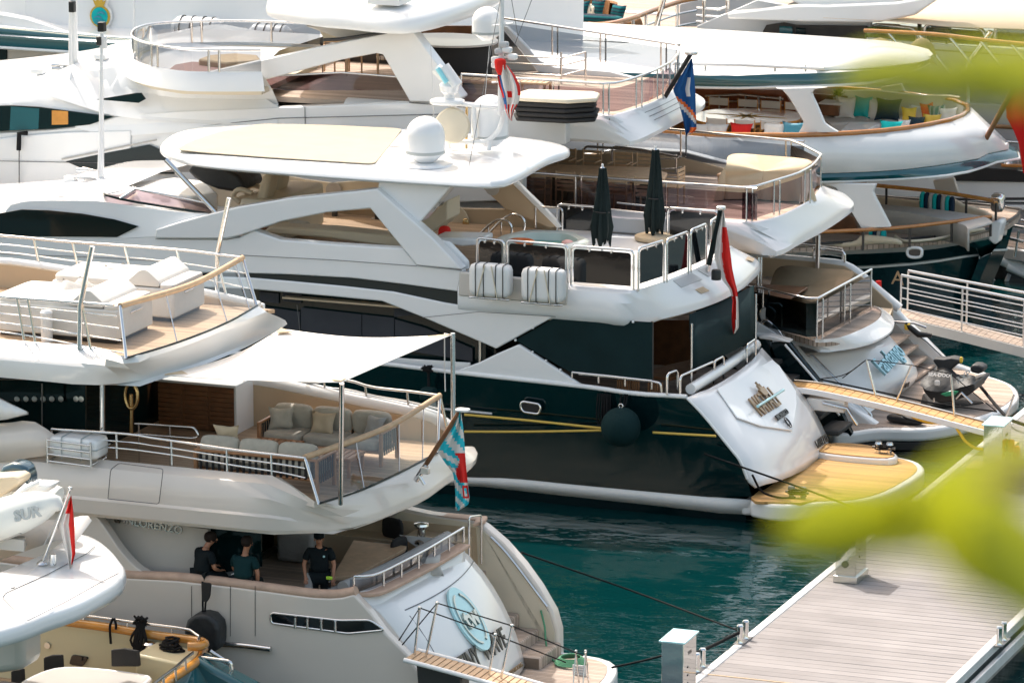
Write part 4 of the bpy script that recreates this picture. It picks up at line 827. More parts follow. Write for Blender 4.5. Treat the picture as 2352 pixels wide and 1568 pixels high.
# ================= FANDANGO : big white yacht behind, three decks
def fandango():
    B = thing('motor_yacht', 'big white three deck yacht with Fandango written on its transom', 'yacht', (-6, 16, 0))
    Yn, Yf = 13.2, 19.6
    def plate(name, pts, k, y, th, mt='white', bev=.03, **kw): return prism(name, L(pts, k, Y=y), (0, th, 0), mt, B, bev, **kw)
    def apron(near_x, near_y, r0, ro, zt, zb, name, n=16, y0=None):
        secs = []
        for x in near_x:
            secs.append([V((x, near_y+.25, zt-.06)), V((x, near_y+.25, zt+.02)), V((x, near_y+.12, zt)), V((x, near_y, zt-.08)), V((x, near_y-.04, zt-.3)), V((x, near_y, zb+.08)), V((x, near_y+.1, zb)), V((x, near_y+.5, zb))])
        for a, b in zip(crv(r0, n), crv(ro, n)):
            q = lambda t, z: V((a.x+(b.x-a.x)*t, a.y+(b.y-a.y)*t, z)); d = zt-zb
            secs.append([q(0, zt-.06), q(0, zt+.02), q(.1, zt), q(.35, zt-.25*d), q(.75, zt-.6*d), q(1, zt-.85*d), q(1, zb), q(.5, zb)])
        return loft(name, [crv([s[i] for s in secs], 56) for i in range(8)], 'white', B, smooth=32)
    def glasswall(base, h, mt, top_r=.03, n=5, dark=True):
        w_ = loft('glass_windbreak', [[p+V((0, 0, .06)) for p in base], [p+V((0, 0, h-.12)) for p in base]], mt, B)
        tube('top_rail', [p+V((0, 0, h)) for p in base], top_r, 'steel', w_)
        for i in range(n):
            k = round(i*(len(base)-1)/(n-1)); strut('stanchion', base[k], base[k]+V((0, 0, h)), .022, 'steel', w_)
            if 0 < k < len(base)-1: strut('stanchion', base[k]+V((.12, .05, 0)), base[k]+V((.12, .05, h)), .022, 'steel', w_)
        return w_
    # hull, quarter, platform
    prism('hull', [V((-28, Yn, 2.9)), V((1.0, Yn, 2.6)), A(1812,784,Y=Yn), A(1900,880,Y=Yn), A(1955,935,Y=Yn), A(2019,979,Y=Yn), V((3.9, Yn, .1)), V((3.7, Yn, -.4)), V((-28, Yn, -.4))], (0, .3, 0), 'gel_grey', B, .06, seg=3).data.materials[0] = M['white']
    prism('hull', [V((-28, Yf, 2.9)), A(2000,650,Y=Yf), A(2065,709,Y=Yf), A(2128,771,Y=Yf), A(2182,826,Y=Yf), V((4.6, Yf, .6)), V((4.4, Yf, -.4)), V((-28, Yf, -.4))], (0, -.25, 0), 'white', B, .05, seg=3)
    prism('quarter_lining', [A(2000,690,Y=Yf-.27), A(2053,736,Y=Yf-.27), A(2100,790,Y=Yf-.27), A(2160,838,Y=Yf-.27), V((4.2, Yf-.27, .7)), V((0, Yf-.27, .7)), V((0, Yf-.27, 2.6))], (0, -.03, 0), 'greige', B, 0)
    tube('quarter_seam', L([(2078,748),(2130,786),(2178,832)], Y=Yf-.28), .012, 'letter_dark', B)
    pl = crv(L([(1900,992),(2018,985),(2120,985),(2200,973),(2280,950),(2325,928),(2341,906),(2325,882),(2270,862),(2190,845),(2060,850),(1960,900)], Z=.68), 60, closed=True)
    slab('swim_platform', pl, .68, .38, 'white', B, .08, 3)
    cx = sum(p.x for p in pl)/60; cy = sum(p.y for p in pl)/60
    slab('platform_teak', [V((cx+(p.x-cx)*.94, cy+(p.y-cy)*.94, 0)) for p in pl], .695, .6, 'teak_grey', B, .004)
    slab('rubbing_strake', [V((cx+(p.x-cx)*.985, cy+(p.y-cy)*.985, 0)) for p in pl], .37, .16, 'rubber', B, .03)
    slab('stern_underside', [V((cx+(p.x-cx)*.95, cy+(p.y-cy)*.95, 0)) for p in pl], .15, -.4, 'navy_hull', B, .03)
    # transom: bulging white panel carrying the name
    R_ = crv(L([(2040,770),(2076,815),(2098,842),(2103,856),(2094,875),(2076,893),(2040,908)], Y=17.7), 14)
    R_ = [V((p.x, 17.7+.0*i, p.z)) for i, p in enumerate(R_)]
    Lf = crv(L([(1848,812),(1887,860),(1935,915),(1975,950),(2000,975)], Y=13.9), 14)
    rows = []
    for t, bow in ((0, 0), (.12, .28), (.3, .5), (.5, .6), (.7, .52), (.86, .33), (.95, .16), (1, 0)):
        rows.append([a.lerp(b, t)+V((bow*(.35+.65*math.sin(math.pi*min(1, (i+2)/12))), 0, 0)) for i, (a, b) in enumerate(zip(Lf, R_))])
    loft('transom', rows, 'white', B, smooth=60, solid=.05); T = rows
    def onT(px, py, off=.05):
        best = None
        for i in range(0, 7):
            for u in (0, .25, .5, .75):
                for k in range(13):
                    p = (T[i][k].lerp(T[i+1][k], u)); q = p-CAM; w_ = q.dot(FW); X = 1176+FPX*q.dot(RT)/w_; Yp = 784-FPX*q.dot(UP)/w_; d = (X-px)**2+(Yp-py)**2
                    if best is None or d < best[0]: best = (d, p, (T[i][k]-T[i][k+1]).normalized(), (T[i+1][k]-T[i][k]).normalized())
        _, p, u, r = best; n_ = r.cross(u).normalized(); n_ = n_ if n_.x > 0 else -n_
        return p+n_*off, u, r
    p, u, r = onT(2030, 830, .16); t = text('yacht_name', 'Fandango', .66, p, (0, 1, .10), u, 'blue_text', B, .03, .008, sx=.66)
    p, u, r = onT(2068, 880, .12); text('home_port', 'BIKINI', .17, p, r, u, 'letter_dark', B, .01, .002)
    loft('side_panel', [Lf, [V((p.x-.25, 13.45, p.z+.0)) for p in Lf]], 'greige', B)
    tube('hand_rail', L([(1840,812),(1868,818),(1930,880),(2001,951),(2003,965)], Y=13.55), .028, 'steel', B)
    for x, y, z in ((2062,786,2.05),(2082,810,1.6),(2103,836,1.15),(2120,856,.95)):
        p = A(x, y, Y=18.4); box('step', (p.x-.15, 18.45, p.z), (.42, 1.6, .06), 'teak_grey', B, bev=.01)
        box('riser', (p.x-.3, 18.45, p.z-.2), (.1, 1.6, .36), 'white', B, bev=.01)
        q = A(x+16, y+9, Y=19.3); puff('step_light', q, (.1, .03, .1), 'letter_dark', B)
    # main deck with curved lip
    r0 = L([(1872,784),(1926,781),(1982,760),(2018,738),(2024,717),(2006,708)], Z=2.62)
    ro = L([(1886,807),(1945,803),(2003,789),(2041,769),(2054,748),(2049,731),(2026,712)], Z=2.36)
    near_x = [-5, -2, .2, A(1813,784,Y=13.4).x]
    apron(near_x, 13.35, r0, ro, 2.66, 2.36, 'main_lip')
    slab('main_deck', [V((-12, 13.5, 0)), V((1.2, 13.5, 0))]+[V((p.x-.02, p.y, 0)) for p in crv(r0, 14)]+[V((1.6, 19.2, 0)), V((-12, 19.2, 0))], 2.64, 2.5, 'teak_grey', B, 0)
    slab('recess_roof', [V((-2, 13.5, 0)), V((1.6, 13.5, 0)), V((2.6, 14.2, 0)), V((3.0, 16, 0)), V((2.6, 18, 0)), V((-2, 18, 0))], 2.36, 2.3, 'beige', B, 0)
    gb = [A(1736,766,Y=13.55), A(1803,776,Y=13.55), A(1870,783,Z=2.66)]
    gb[0].z = gb[1].z = 2.66; gc = A(2000,710,Z=2.66)
    base = rnd([V((gb[0].x-1.5, 13.6, 2.66)), gb[0], gb[2], gc], .3)
    glasswall(crv(base, 22), .95, 'glass_dark', n=5)
    hoop('gate', A(1738,770,Y=13.5), A(1795,770,Y=13.5), .75, .028, 'steel', B, .12)
    p = A(1765,722,Y=13.45); d_ = lathe('life_ring_badge', [(0,0),(.19,0),(.2,.03),(.17,.06),(0,.05)], (0,0,0), 'softgrey', B, 28); d_.matrix_basis = Matrix.Translation(p) @ Matrix.Rotation(rad(90), 4, 'X')
    tube('badge_ring', [p+V((.19*math.cos(a*math.pi/10), -.03, .19*math.sin(a*math.pi/10))) for a in range(20)], .018, 'steel', B, closed=True)
    tube('stair_rail', crv(L([(1745,745),(1760,735),(1785,755),(1801,778),(1800,785)], Y=13.3), 14), .025, 'steel', B)
    plate('stair_side', [(1700,728),(1736,738),(1812,783),(1812,800),(1700,800)], ID, 13.25, .08, 'white', .01)
    plate('saloon_bulkhead_far', [(1690,583),(1713,588),(1795,595),(1872,602),(1940,611),(1982,638),(2003,657),(2050,700),(2050,760),(1690,760)], ID, 19.3, .08, 'beige', .02)
    tubes('bulwark_cap', [crv(L([(1600,583),(1713,588),(1795,595),(1872,602),(1940,611),(1982,638),(2003,657),(2066,709)], Y=19.45), 30)], .13, 'white', B, sides=8)
    rail(B, L([(1800,590),(1880,598),(1935,606)], Y=19.5), .35, 3, (.5,), .025)
    hoop('fairlead_hoop', A(1868,602,Y=19.4), A(1940,612,Y=19.4), .35, .03, 'steel', B, .1)
    tube('deck_pillar', [V((A(1878,600,Y=19.2).x, 19.2, 2.65)), A(1879,540,Y=19.2)], .06, 'steel', B); tube('deck_pillar', [A(1741,770,Y=13.7), A(1741,590,Y=13.7)], .045, 'steel', B); tube('deck_pillar', [A(1748,770,Y=13.8), A(1748,590,Y=13.8)], .03, 'steel', B)
    box('table', A(1760,668,Z=3.4), (1.6, 1.3, .05), 'wood_dark', B)
    # ---- upper deck (long dining table, covered sofas)
    c0 = A(1706,522,Z=5.12); near_y = 13.3
    r0 = [V((A(1706,522,Z=5.1).x, 13.35, 5.1))]+L([(1781,502),(1835,477),(1868,457),(1885,433)], Z=5.1)
    ro = L([(1775,586),(1801,579),(1835,559),(1901,523),(1953,487),(1960,471),(1940,452)], Z=4.45)
    apron([-12, -6, -3, -1.2, -.2, .45], 13.3, r0, ro, 5.12, 4.42, 'upper_apron')
    slab('upper_deck', [V((-14, 13.5, 0)), V((.5, 13.5, 0))]+[V((p.x-.05, p.y, 0)) for p in crv(r0, 12)]+[V((-.2, 19.2, 0)), V((-14, 19.2, 0))], 5.05, 4.95, 'teak_grey', B, 0)
    slab('soffit', [V((-14, 13.4, 0)), V((.9, 13.5, 0))]+[V((p.x-.05, p.y, 0)) for p in crv(ro, 12)]+[V((-14, 19.4, 0))], 4.44, 4.38, 'greige', B, 0)
    base = rnd([V((-7.5, 13.45, 5.12)), V((r0[0].x, 13.45, 5.12))]+[p+V((0,0,.02)) for p in r0[2:]], .35)
    glasswall(crv(base, 34), .80, 'glass_tint', n=8)
    bk = rnd([V((r0[-1].x, r0[-1].y, 5.12)), V((-.3, 19.3, 5.2)), V((-8, 19.3, 5.4))], .3)
    glasswall(crv(bk, 20), .80, 'glass_grey', n=5)
    plate('far_bulwark', [(1180,352),(1328,357),(1430,350),(1568,362),(1675,391),(1800,432),(1860,440),(1860,480),(1180,480)], ID, 19.25, .08, 'beige', .02)
    plate('far_bulwark_top', [(1328,357),(1430,340),(1568,348),(1690,380),(1690,394),(1568,364),(1430,356)], ID, 19.35, .3, 'white', .03)
    for x0, x1, h in ((1340,1480,.0),(1405,1480,-.1)):
        tube('guard_rail', rnd([A(x0,375,Y=18.4), A(x0,336,Y=18.4), A(x1,345,Y=18.4), A(1562,362,Y=18.4)], .15), .03, 'steel', B)
    for x in (1463,1553): strut('stanchion', A(x,395,Y=18.4), A(x,355,Y=18.4), .022, 'steel', B)
    for y in (372,395,415,434): tube('rail_bar', L([(1500,y-6),(1555,y-8),(1565,y-12)], Y=18.3), .014, 'steel', B)
    plate('lounge_bulkhead', [(1180,340),(1340,345),(1340,470),(1180,470)], ID, 19.2, .04, 'beige', 0)
    # ---- fly deck
    r0 = [V((A(1381,276,Z=7.4).x, 13.4, 7.36))]+L([(1444,257),(1497,238),(1540,215),(1556,195)], Z=7.36)
    ro = L([(1445,331),(1485,318),(1590,263),(1612,250),(1620,240),(1612,228),(1590,216)], Z=6.78)
    apron([-9.5, -7.5, -6, -4.5, -3.6, -3.0], 13.3, r0, ro, 7.38, 6.74, 'fly_apron')
    slab('fly_deck', [V((-16, 13.5, 0)), V((-2.8, 13.5, 0))]+[V((p.x-.05, p.y, 0)) for p in crv(r0, 12)]+[V((-3, 19.2, 0)), V((-16, 19.2, 0))], 7.33, 7.2, 'teak_grey', B, 0)
    slab('fly_soffit', [V((-16, 13.4, 0)), V((-2.9, 13.5, 0))]+[V((p.x-.05, p.y, 0)) for p in crv(ro, 12)]+[V((-3, 19.4, 0)), V((-16, 19.4, 0))], 6.77, 6.72, 'greige', B, 0)
    for f in (.3, .5, .7):
        ln = [a.lerp(b, f)+V((0, 0, .012)) for a, b in zip(crv(r0, 16)[4:], crv(ro, 16)[4:])]
        for p in ln: p.z = 7.38-.62*(f*.8)+.02
        tube('apron_line', ln, .008, 'grey_steel', B, sides=4)
    base = rnd([A(1060,238,Y=13.45), V((-5.3, 13.45, 7.4)), V((r0[0].x, 13.45, 7.4))]+[p+V((0,0,.03)) for p in r0[1:]], .35)
    base[0].z = 7.42
    glasswall(crv(base, 34), .72, 'glass_tint', n=8)
    bk = rnd([r0[-1]+V((0,0,.03)), V((-3.1, 18.9, 7.5)), V((-8, 19.1, 7.9))], .5)
    glasswall(crv(bk, 20), .72, 'glass_grey', n=5)
    plate('far_coaming', [(930,200),(1060,170),(1240,215),(1403,238),(1493,250),(1500,300),(930,300)], ID, 19.25, .08, 'greige', .02)
    plate('far_arch', [(1150,60),(1165,62),(1240,140),(1275,155),(1400,165),(1500,190),(1500,205),(1380,185),(1262,172),(1235,165)], ID, 19.0, .15, 'white', .02)
    plate('far_arch_side', [(1120,75),(1150,62),(1236,166),(1380,186),(1400,215),(1060,215),(1060,120)], ID, 19.15, .08, 'greige', .01)
    for y in (128,145,168): tube('rail_bar', L([(1160,y),(1290,y+6),(1345,y-8)], Y=17.6), .02, 'steel', B)
    for x in (1289,1345): strut('stanchion', A(x,200,Y=17.6), A(x,120,Y=17.6), .028, 'steel', B)
    # bar with curved dark front
    c = A(1025,178,Z=7.4)
    lathe('bar_front', [(0,0),(1.05,0),(1.1,.06),(1.1,.86),(1.0,.9)], V((c.x, 17.2, 7.35)), 'charcoal', B, 32, sy=.8)
    lathe('bar_top', [(0,0),(1.25,0),(1.25,.05),(0,.06)], V((c.x, 17.2, 8.26)), 'greige', B, 32, sy=.8)
    # ---- superstructure side
    plate('side_body', [(-400,345),(0,305),(120,297),(200,288),(262,268),(400,256),(640,247),(760,243),(940,236),(1060,236),(1184,254),(1300,270),(1300,332),(1200,334),(1200,460),(900,470),(0,500),(-400,500)], ID, 13.05, .3)
    plate('lower_side', [(-400,318),(0,318),(95,308),(150,304),(300,300),(300,520),(-400,520)], ID, 12.98, .12, 'white', .03)
    plate('wheelhouse_window', [(-300,250),(0,243),(25,242),(90,246),(232,265),(262,268),(205,287),(120,296),(0,302),(-300,310)], ID, 12.99, .05, 'darkglass', .01)
    plate('cabin_window', [(150,371),(250,350),(342,333),(380,350),(400,400),(240,396),(190,388)], ID, 12.96, .06, 'darkglass', .01)
    plate('orange_panel', [(119,254),(156,256),(156,286),(119,287)], ID, 12.97, .02, 'varnish_bright', 0)  # plain orange panel set over the dark window
    plate('curtain', [(25,245),(90,250),(88,297),(22,300)], ID, 12.975, .02, 'teal', 0)
    tube('rope_fender', L([(142,366),(250,344),(360,321)], Y=12.93), .02, 'softgrey', B)
    plate('air_intake', [(221,229),(312,214),(324,214),(334,228),(318,237)], ID, 12.98, .05, 'darkglass', .01)
    rb = crv(L([(-400,320),(-100,262),(0,243),(120,236),(200,240),(262,256)], Y=13.02), 10)
    # roof surface: side edge -> crown -> far edge
    e0 = crv(L([(-400,300),(-150,262),(0,240),(40,232),(130,228),(250,262),(450,252),(640,246)], Y=13.1), 30)
    e1_ = crv(L([(-400,230),(-150,215),(0,200),(100,180),(200,165),(300,152),(377,193),(560,196)], Y=13.6), 30)
    e2_ = crv([V((p.x, 16, p.z+.15)) for p in L([(-400,235),(-150,212),(0,193),(100,168),(200,150),(300,134),(400,150),(560,160)], Y=13.9)], 30)
    e3_ = crv([V((p.x, 19, p.z-.05)) for p in e2_], 30); e4_ = crv([V((p.x, 19.6, p.z-.9)) for p in e2_], 30)
    loft('coach_roof', [[V((p.x, 13.0, p.z-.5)) for p in e0], e0, e1_, e2_, e3_, e4_], 'white', B, smooth=55)
    for q in ([(450,172),(452,203)], [(0,370),(300,376)], [(360,300),(640,272),(1040,262)], [(940,236),(1184,256)], [(700,246),(702,330)]): tube('panel_seam', L(q, Y=12.93 if q[0][0] in (450, 0) else 13.03), .009, 'grey_steel', B, sides=4)
    # forward sunbathing ring with glass
    ring = crv(L([(533,163),(450,160),(377,160),(333,148),(305,135),(302,125)], Y=13.6)[:4]+L([(303,128),(312,112),(340,103),(400,98),(500,96),(620,100),(735,106)], Z=7.95)[1:], 40)
    fl = [A(*q, Z=8.05) for q in ((600,165),(500,165),(420,163),(350,152),(310,138),(303,125),(318,112),(360,103),(450,98),(560,97),(735,103))]
    ring = crv(fl, 44)
    g = loft('glass_windbreak', [ring, [p+V((0, 0, .48)) for p in ring]], 'glass_grey', B); tube('top_rail', [p+V((0, 0, .52)) for p in ring], .03, 'steel', g)
    for k in (4, 5, 11, 12, 30, 31, 38): strut('stanchion', ring[k], ring[k]+V((0, 0, .52)), .03, 'steel', g)
    cr_ = sum(ring, V((0,0,0)))/len(ring)
    ot = lambda f, dz: [p+(V((p.x, p.y, 0))-V((cr_.x, cr_.y, 0))).normalized()*f+V((0, 0, dz)) for p in ring]
    loft('sun_coaming', [ring, ot(.06, -.08), ot(.11, -.24), ot(.15, -.45)], 'white', B, smooth=60)
    ra = crv([A(x, y, Z=7.98) for x, y in ((318,110),(303,125),(310,139),(350,154),(420,165),(500,168),(600,168))], 24); rb = crv(L([(120,168),(150,176),(200,192),(280,214),(400,226),(520,232),(640,240)], Y=13.35), 24)
    loft('roof_slope', [ra, [a.lerp(b, .3)+V((0, 0, .06)) for a, b in zip(ra, rb)], [a.lerp(b, .65)+V((0, 0, .08)) for a, b in zip(ra, rb)], rb, [V((p.x, 13.0, p.z-.5)) for p in rb]], 'white', B, smooth=60)
    slab('sun_floor', [V((p.x, p.y, 0)) for p in fl], 7.62, 7.5, 'cream', B, 0)
    cc = sum(fl, V((0, 0, 0)))/len(fl)
    loft('inner_coaming', [[V((cc.x+(p.x-cc.x)*.93, cc.y+(p.y-cc.y)*.93, 8.0)) for p in fl], [V((cc.x+(p.x-cc.x)*.93, cc.y+(p.y-cc.y)*.93, 7.6)) for p in fl]], 'cream', B, solid=.03)
    pd = L([(377,168),(400,150),(440,143),(560,148),(533,165),(450,172)], Z=7.8); slab('sun_pad', pd, 7.82, 7.65, 'leather', B, .05).data.materials[0] = M['rosy']
    pd = L([(455,137),(480,128),(540,124),(592,128),(600,140),(520,146)], Z=7.95); slab('sun_pad', pd, 7.97, 7.7, 'cushion_tan', B, .05)
    # arch arm and hardtop
    plate('arch_arm', [(377,193),(450,172),(784,97),(917,70),(948,72),(1062,224),(1047,237),(941,234),(879,126),(864,123),(784,138),(563,196),(520,208),(450,203)], ID, 12.95, .4)
    plate('side_glass', [(563,195),(617,176),(784,169),(912,178),(928,208),(784,208),(657,208)], ID, 13.15, .04, 'glass_tint', .0)
    tube('side_rail', L([(617,175),(784,167),(912,177)], Y=13.1), .025, 'steel', B)
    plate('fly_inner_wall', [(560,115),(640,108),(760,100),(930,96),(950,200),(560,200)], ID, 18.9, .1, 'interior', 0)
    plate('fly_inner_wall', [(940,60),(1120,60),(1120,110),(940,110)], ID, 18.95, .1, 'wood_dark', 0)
    o = L([(613,24),(640,10),(760,-10),(1050,-25),(1145,2),(1150,-2),(960,62),(955,70),(784,62),(743,66),(710,50),(667,44)], Z=9.3)
    o = L([(612,26),(700,48),(790,58),(961,66),(1146,2),(1100,-30),(800,-40),(650,-10)], Z=9.3); o = crv(o, 50, closed=True)
    cx = sum(p.x for p in o)/50; cy = sum(p.y for p in o)/50
    rg = lambda t, z: [V((cx+(p.x-cx)*(1-t), cy+(p.y-cy)*(1-t), z)) for p in o+[o[0]]]
    loft('hardtop', [rg(.12, 9.18), rg(.01, 9.2), rg(0, 9.3), rg(.02, 9.5), rg(.1, 9.66), rg(.3, 9.74), rg(.99, 9.8)], 'white', B, smooth=60)
    plate('hardtop_support', [(700,60),(784,90),(917,68),(950,72),(962,68),(784,60),(743,62)], ID, 13.4, 5.0, 'greige', .02)
    plate('hardtop_support', [(725,55),(745,92),(917,66),(950,66)], ID, 14, 4.0, 'cream', .02)
    tube('hardtop_line', L([(744,92),(784,90),(917,70)], Y=12.93), .04, 'letter_dark', B)
    box('radar_base', A(895,-5,Z=9.9), (.8, .8, .25), 'white', B)
    # masts and fittings on the coach roof
    for x in (165, 173): tube('signal_mast', [A(x,165,Y=14), A(x-1,60,Y=14), A(x-1,-20,Y=14)], [.09, .07, .05], 'white', B)
    box('mast_lamp', A(166,16,Y=13.9), (.14, .14, .26), 'black', B); box('mast_plinth', A(174,160,Y=14), (.5, .4, .2), 'white', B)
    for y in (150,158): tube('horn', L([(158,y),(120,y)], Y=13.8), [.02, .06], 'steel', B)
    for x, y in ((88,164),(232,130)): box('camera', A(x,y,Y=14.2), (.34,.2,.12), 'white', B); strut('camera_post', A(x,y+14,Y=14.2), A(x,y,Y=14.2), .05, 'white', B)
    lathe('aerial_foot', [(.12,0),(.03,.25),(.01,.3)], A(164,193,Y=13.4), 'white', B)
    strut('aerial', A(164,193,Y=13.4), A(164,30,Y=13.4), .012, 'white', B)
    strut('fender_line', A(44,436,Y=12.9), A(44,345,Y=12.9), .012, 'letter_dark', B); tube('fender_line', L([(62,306),(44,307),(43,345)], Y=12.85), .06, 'rope_black', B)
    return B

FA = fandango()
# ================= classic yacht with teal bands, far middle right
e4k = lambda x, y: (1898.75+.1927*x, 367.5+.1927*y)
def classic():
    B = thing('motor_yacht', 'classic white yacht with teal green bands, varnished rails and cushioned rounded aft decks', 'yacht', (-6, 28.6, 0))
    def plate(name, pts, k, y, th, mt='white', bev=.03, **kw): return prism(name, L(pts, k, Y=y), (0, th, 0), mt, B, bev, **kw)
    # hull: curved plan, counter stern
    def wl(z, inset, xs): return [V((-28, 25+inset, z))]+[V((x, y+inset*(1 if y < 28.5 else -1), z)) for x, y in xs]
    sheer = L([(1600,566),(1750,565),(1899,560),(2072,551),(2207,539),(2274,526)], Z=2.2)
    q = V((2.05, 29.3, 2.2)); sheer = [V((-28, 25.2, 2.35)), V((-10, 25.0, 2.3))]+sheer+[V((2.1, 30.3, 2.2)), V((1.8, 31.6, 2.2)), V((-1, 32.4, 2.2)), V((-28, 32.4, 2.3))]
    mid = L([(1600,592),(1750,590),(1899,586),(2091,577.5),(2190,565),(2267,550)], Z=1.75); mid = [V((-28, 25.2, 1.9)), V((-10, 25.0, 1.85))]+mid+[V((1.9, 30.3, 1.75)), V((1.6, 31.5, 1.75)), V((-1, 32.3, 1.75)), V((-28, 32.3, 1.8))]
    low = L([(1600,622),(1750,620),(1899,617),(2003,613),(2130,602.6),(2272,580)], Z=1.15); low = [V((-28, 25.4, 1.2)), V((-10, 25.2, 1.2))]+low+[V((1.3, 30.4, 1.15)), V((1.0, 31.3, 1.15)), V((-1, 32.0, 1.15)), V((-28, 32.2, 1.2))]
    bt = [V((p.x-.5*max(0, (p.x+4)/6), p.y+(.5 if p.y < 28.5 else -.5), -.3)) for p in low]
    n = 70; s_, m_, l_, b_ = crv(sheer, n), crv(mid, n), crv(low, n), crv(bt, n)
    loft('hull_upper', [s_, m_], 'white', B, smooth=50); loft('hull_lower', [m_, l_], 'teal', B, smooth=50).data.materials[0] = M['navy_teal']
    tube('boot_line', l_, .04, 'white', B); loft('hull_bottom', [l_, b_], 'navy_teal', B, smooth=50)
    tube('rubbing_rail', [p+V((0, 0, .02)) for p in s_], .035, 'letter_dark', B)
    slab('main_deck', [V((p.x, p.y, 0)) for p in s_], 2.12, 2.0, 'teak_grey', B, 0)
    port = crv(L([(960,1105),(975,1060),(1050,1045),(1125,1060),(1135,1100),(1120,1150),(1050,1162),(980,1145)], e4k, Y=26.1), 20, closed=True)
    prism('fairlead', port, (0, .05, 0), 'darkpanel', B, 0); tube('fairlead_rim', port, .04, 'white', B, closed=True)
    text('yacht_name', 'A', .5, A(2062,640,Y=25.3), (1, 0, -.02), (0, 0, 1), 'letter_bronze', B, .01)
    # main deck rails
    nr = crv(L([(1800,535),(1899,532),(2045,524.6),(2149,514),(2226,504),(2276,497)], Z=2.75), 24)
    frl = crv(L([(1960,421),(2010,426),(2149,440),(2265,458),(2288,466)], Z=2.85), 20)
    t = tube('varnished_rail', nr, .05, 'varnish', B)
    for i in (3, 8, 13, 18, 23): strut('stanchion', nr[i]-V((0, 0, .52)), nr[i], .035, 'letter_dark', t)
    t = tube('varnished_rail', frl, .055, 'varnish_bright', B)
    for i in (4, 9, 14, 19): strut('stanchion', frl[i]-V((0, 0, .6)), frl[i], .035, 'letter_dark', t)
    puff('stern_roller', A(2292,465,Z=2.7), (.35, .35, .5), 'steel', B)
    prism('transom_post', L([(2275,512),(2295,505),(2302,512),(2290,560),(2282,562),(2268,550)], Y=29.2), (0, .5, 0), 'white', B, .06)
    # built-in seat round the stern
    seat = L([(2014,468),(2119,478),(2200,490),(2260,500),(2289,510),(2280,525),(2200,540),(2100,552),(2060,548),(2050,530),(2100,530),(2160,520),(2240,505)], Z=2.5)
    plate('seat_back', [(2004,452),(2118,464),(2140,447),(2180,452),(2210,470),(2262,486),(2290,505),(2290,520),(2100,500),(2004,485)], ID, 31.0, .2, 'cream', .06)
    sb = crv(L([(2010,470),(2100,478),(2190,488),(2260,500),(2280,512)], Z=2.75), 16); sf = crv(L([(2010,482),(2100,492),(2170,505),(2215,518),(2225,528)], Z=2.7), 16)
    loft('seat_cushion', [[p-V((0,0,.0)) for p in sb], sf, [p-V((0, 0, .55)) for p in sf]], 'leather', B, smooth=60, solid=.05).data.materials[0] = M['softgrey']
    loft('coaming', [crv(L([(1899,558),(1960,555),(1985,540),(2060,548),(2072,556)], Y=26.0), 14), crv(L([(1899,566),(1960,566),(2000,560),(2060,560),(2072,562)], Y=26.0), 14)], 'cream', B, solid=.08)
    loft('cockpit_lining', [crv(L([(2055,540),(2080,553),(2150,548),(2210,534),(2260,525)], Z=2.35), 16), crv(L([(2055,545),(2080,556),(2150,552),(2210,540),(2265,528)], Z=2.15), 16)], 'cream', B, solid=.06)
    plate('deckhouse_wood', [(1880,470),(1960,500),(1985,560),(1850,566),(1850,470)], ID, 27.6, .1, 'wood_dark', .01)
    for dx, dy, px in ((0,0,2136),):
        pass
    # pillars up to the next deck
    plate('deck_pillar', [(1850,420),(2012,423),(2005,441),(2008,450),(2045,522),(1978,525),(1935,454),(1920,432),(1899,425)], ID, 25.3, .16)
    plate('deck_pillar', [(2142,415),(2190,408),(2203,446),(2149,440)], ID, 31.3, .14, 'greige')
    plate('deckhouse_side', [(1500,420),(1899,424),(1925,440),(1925,470),(1500,470)], ID, 26.3, .1, 'white')
    # ---- upper deck: bulwark round stern, teal band
    railz = 5.13
    def loop(px, z, tail):
        P = L(px, Z=z); return [V((-28, 24.8+.3, z)), V((-12, 24.6+.2, z))]+P+tail
    top = loop([(1568,305),(1701,310),(1868,310),(2034,300),(2151,283),(2201,270),(2216,260)], railz, [V((.95, 30.4, railz)), V((.3, 31.3, railz)), V((-1.2, 31.9, railz)), V((-4, 32.2, railz)), V((-12, 32.3, railz)), V((-28, 32.3, railz))])
    bt = loop([(1568,402),(1701,401),(1885,398),(2068,390),(2235,367),(2272,352)], 4.15, [V((2.1, 30.2, 4.15)), V((1.5, 31.3, 4.15)), V((-.5, 32.1, 4.15)), V((-4, 32.5, 4.15)), V((-12, 32.6, 4.15)), V((-28, 32.6, 4.15))])
    bb = loop([(1568,424),(1701,421),(1885,418),(2035,413),(2201,400),(2298,370)], 3.92, [V((2.4, 30.2, 3.92)), V((1.7, 31.4, 3.92)), V((-.5, 32.3, 3.92)), V((-4, 32.7, 3.92)), V((-12, 32.8, 3.92)), V((-28, 32.8, 3.92))])
    n = 80; T, U, W = crv(top, n), crv(bt, n), crv(bb, n)
    loft('bulwark', [T, U], 'white', B, smooth=60, solid=.06)
    bul = [a.lerp(b, .45)+(a-V((-4, 28.6, a.z))).normalized()*.10 for a, b in zip(U, W)]
    loft('teal_band', [U, bul, W], 'teal', B, smooth=70)
    tube('band_edge', W, .035, 'white', B)
    tube('varnished_rail', T, .07, 'varnish', B)
    inner = [a+(V((-5, 28.6, a.z))-a).normalized()*.12 for a in T]
    loft('bulwark_lining', [inner, [V((p.x, p.y, 4.3)) for p in inner]], 'white', B, smooth=60)
    slab('upper_deck', [V((-8+(p.x+8)*.96, 28.6+(p.y-28.6)*.95, 0)) for p in U[2:-2]], 4.22, 4.12, 'teak_yellow', B, 0); slab('deck_underside', [V((-8+(p.x+8)*.99, 28.6+(p.y-28.6)*.99, 0)) for p in W[2:-2]], 3.95, 3.9, 'white', B, 0)
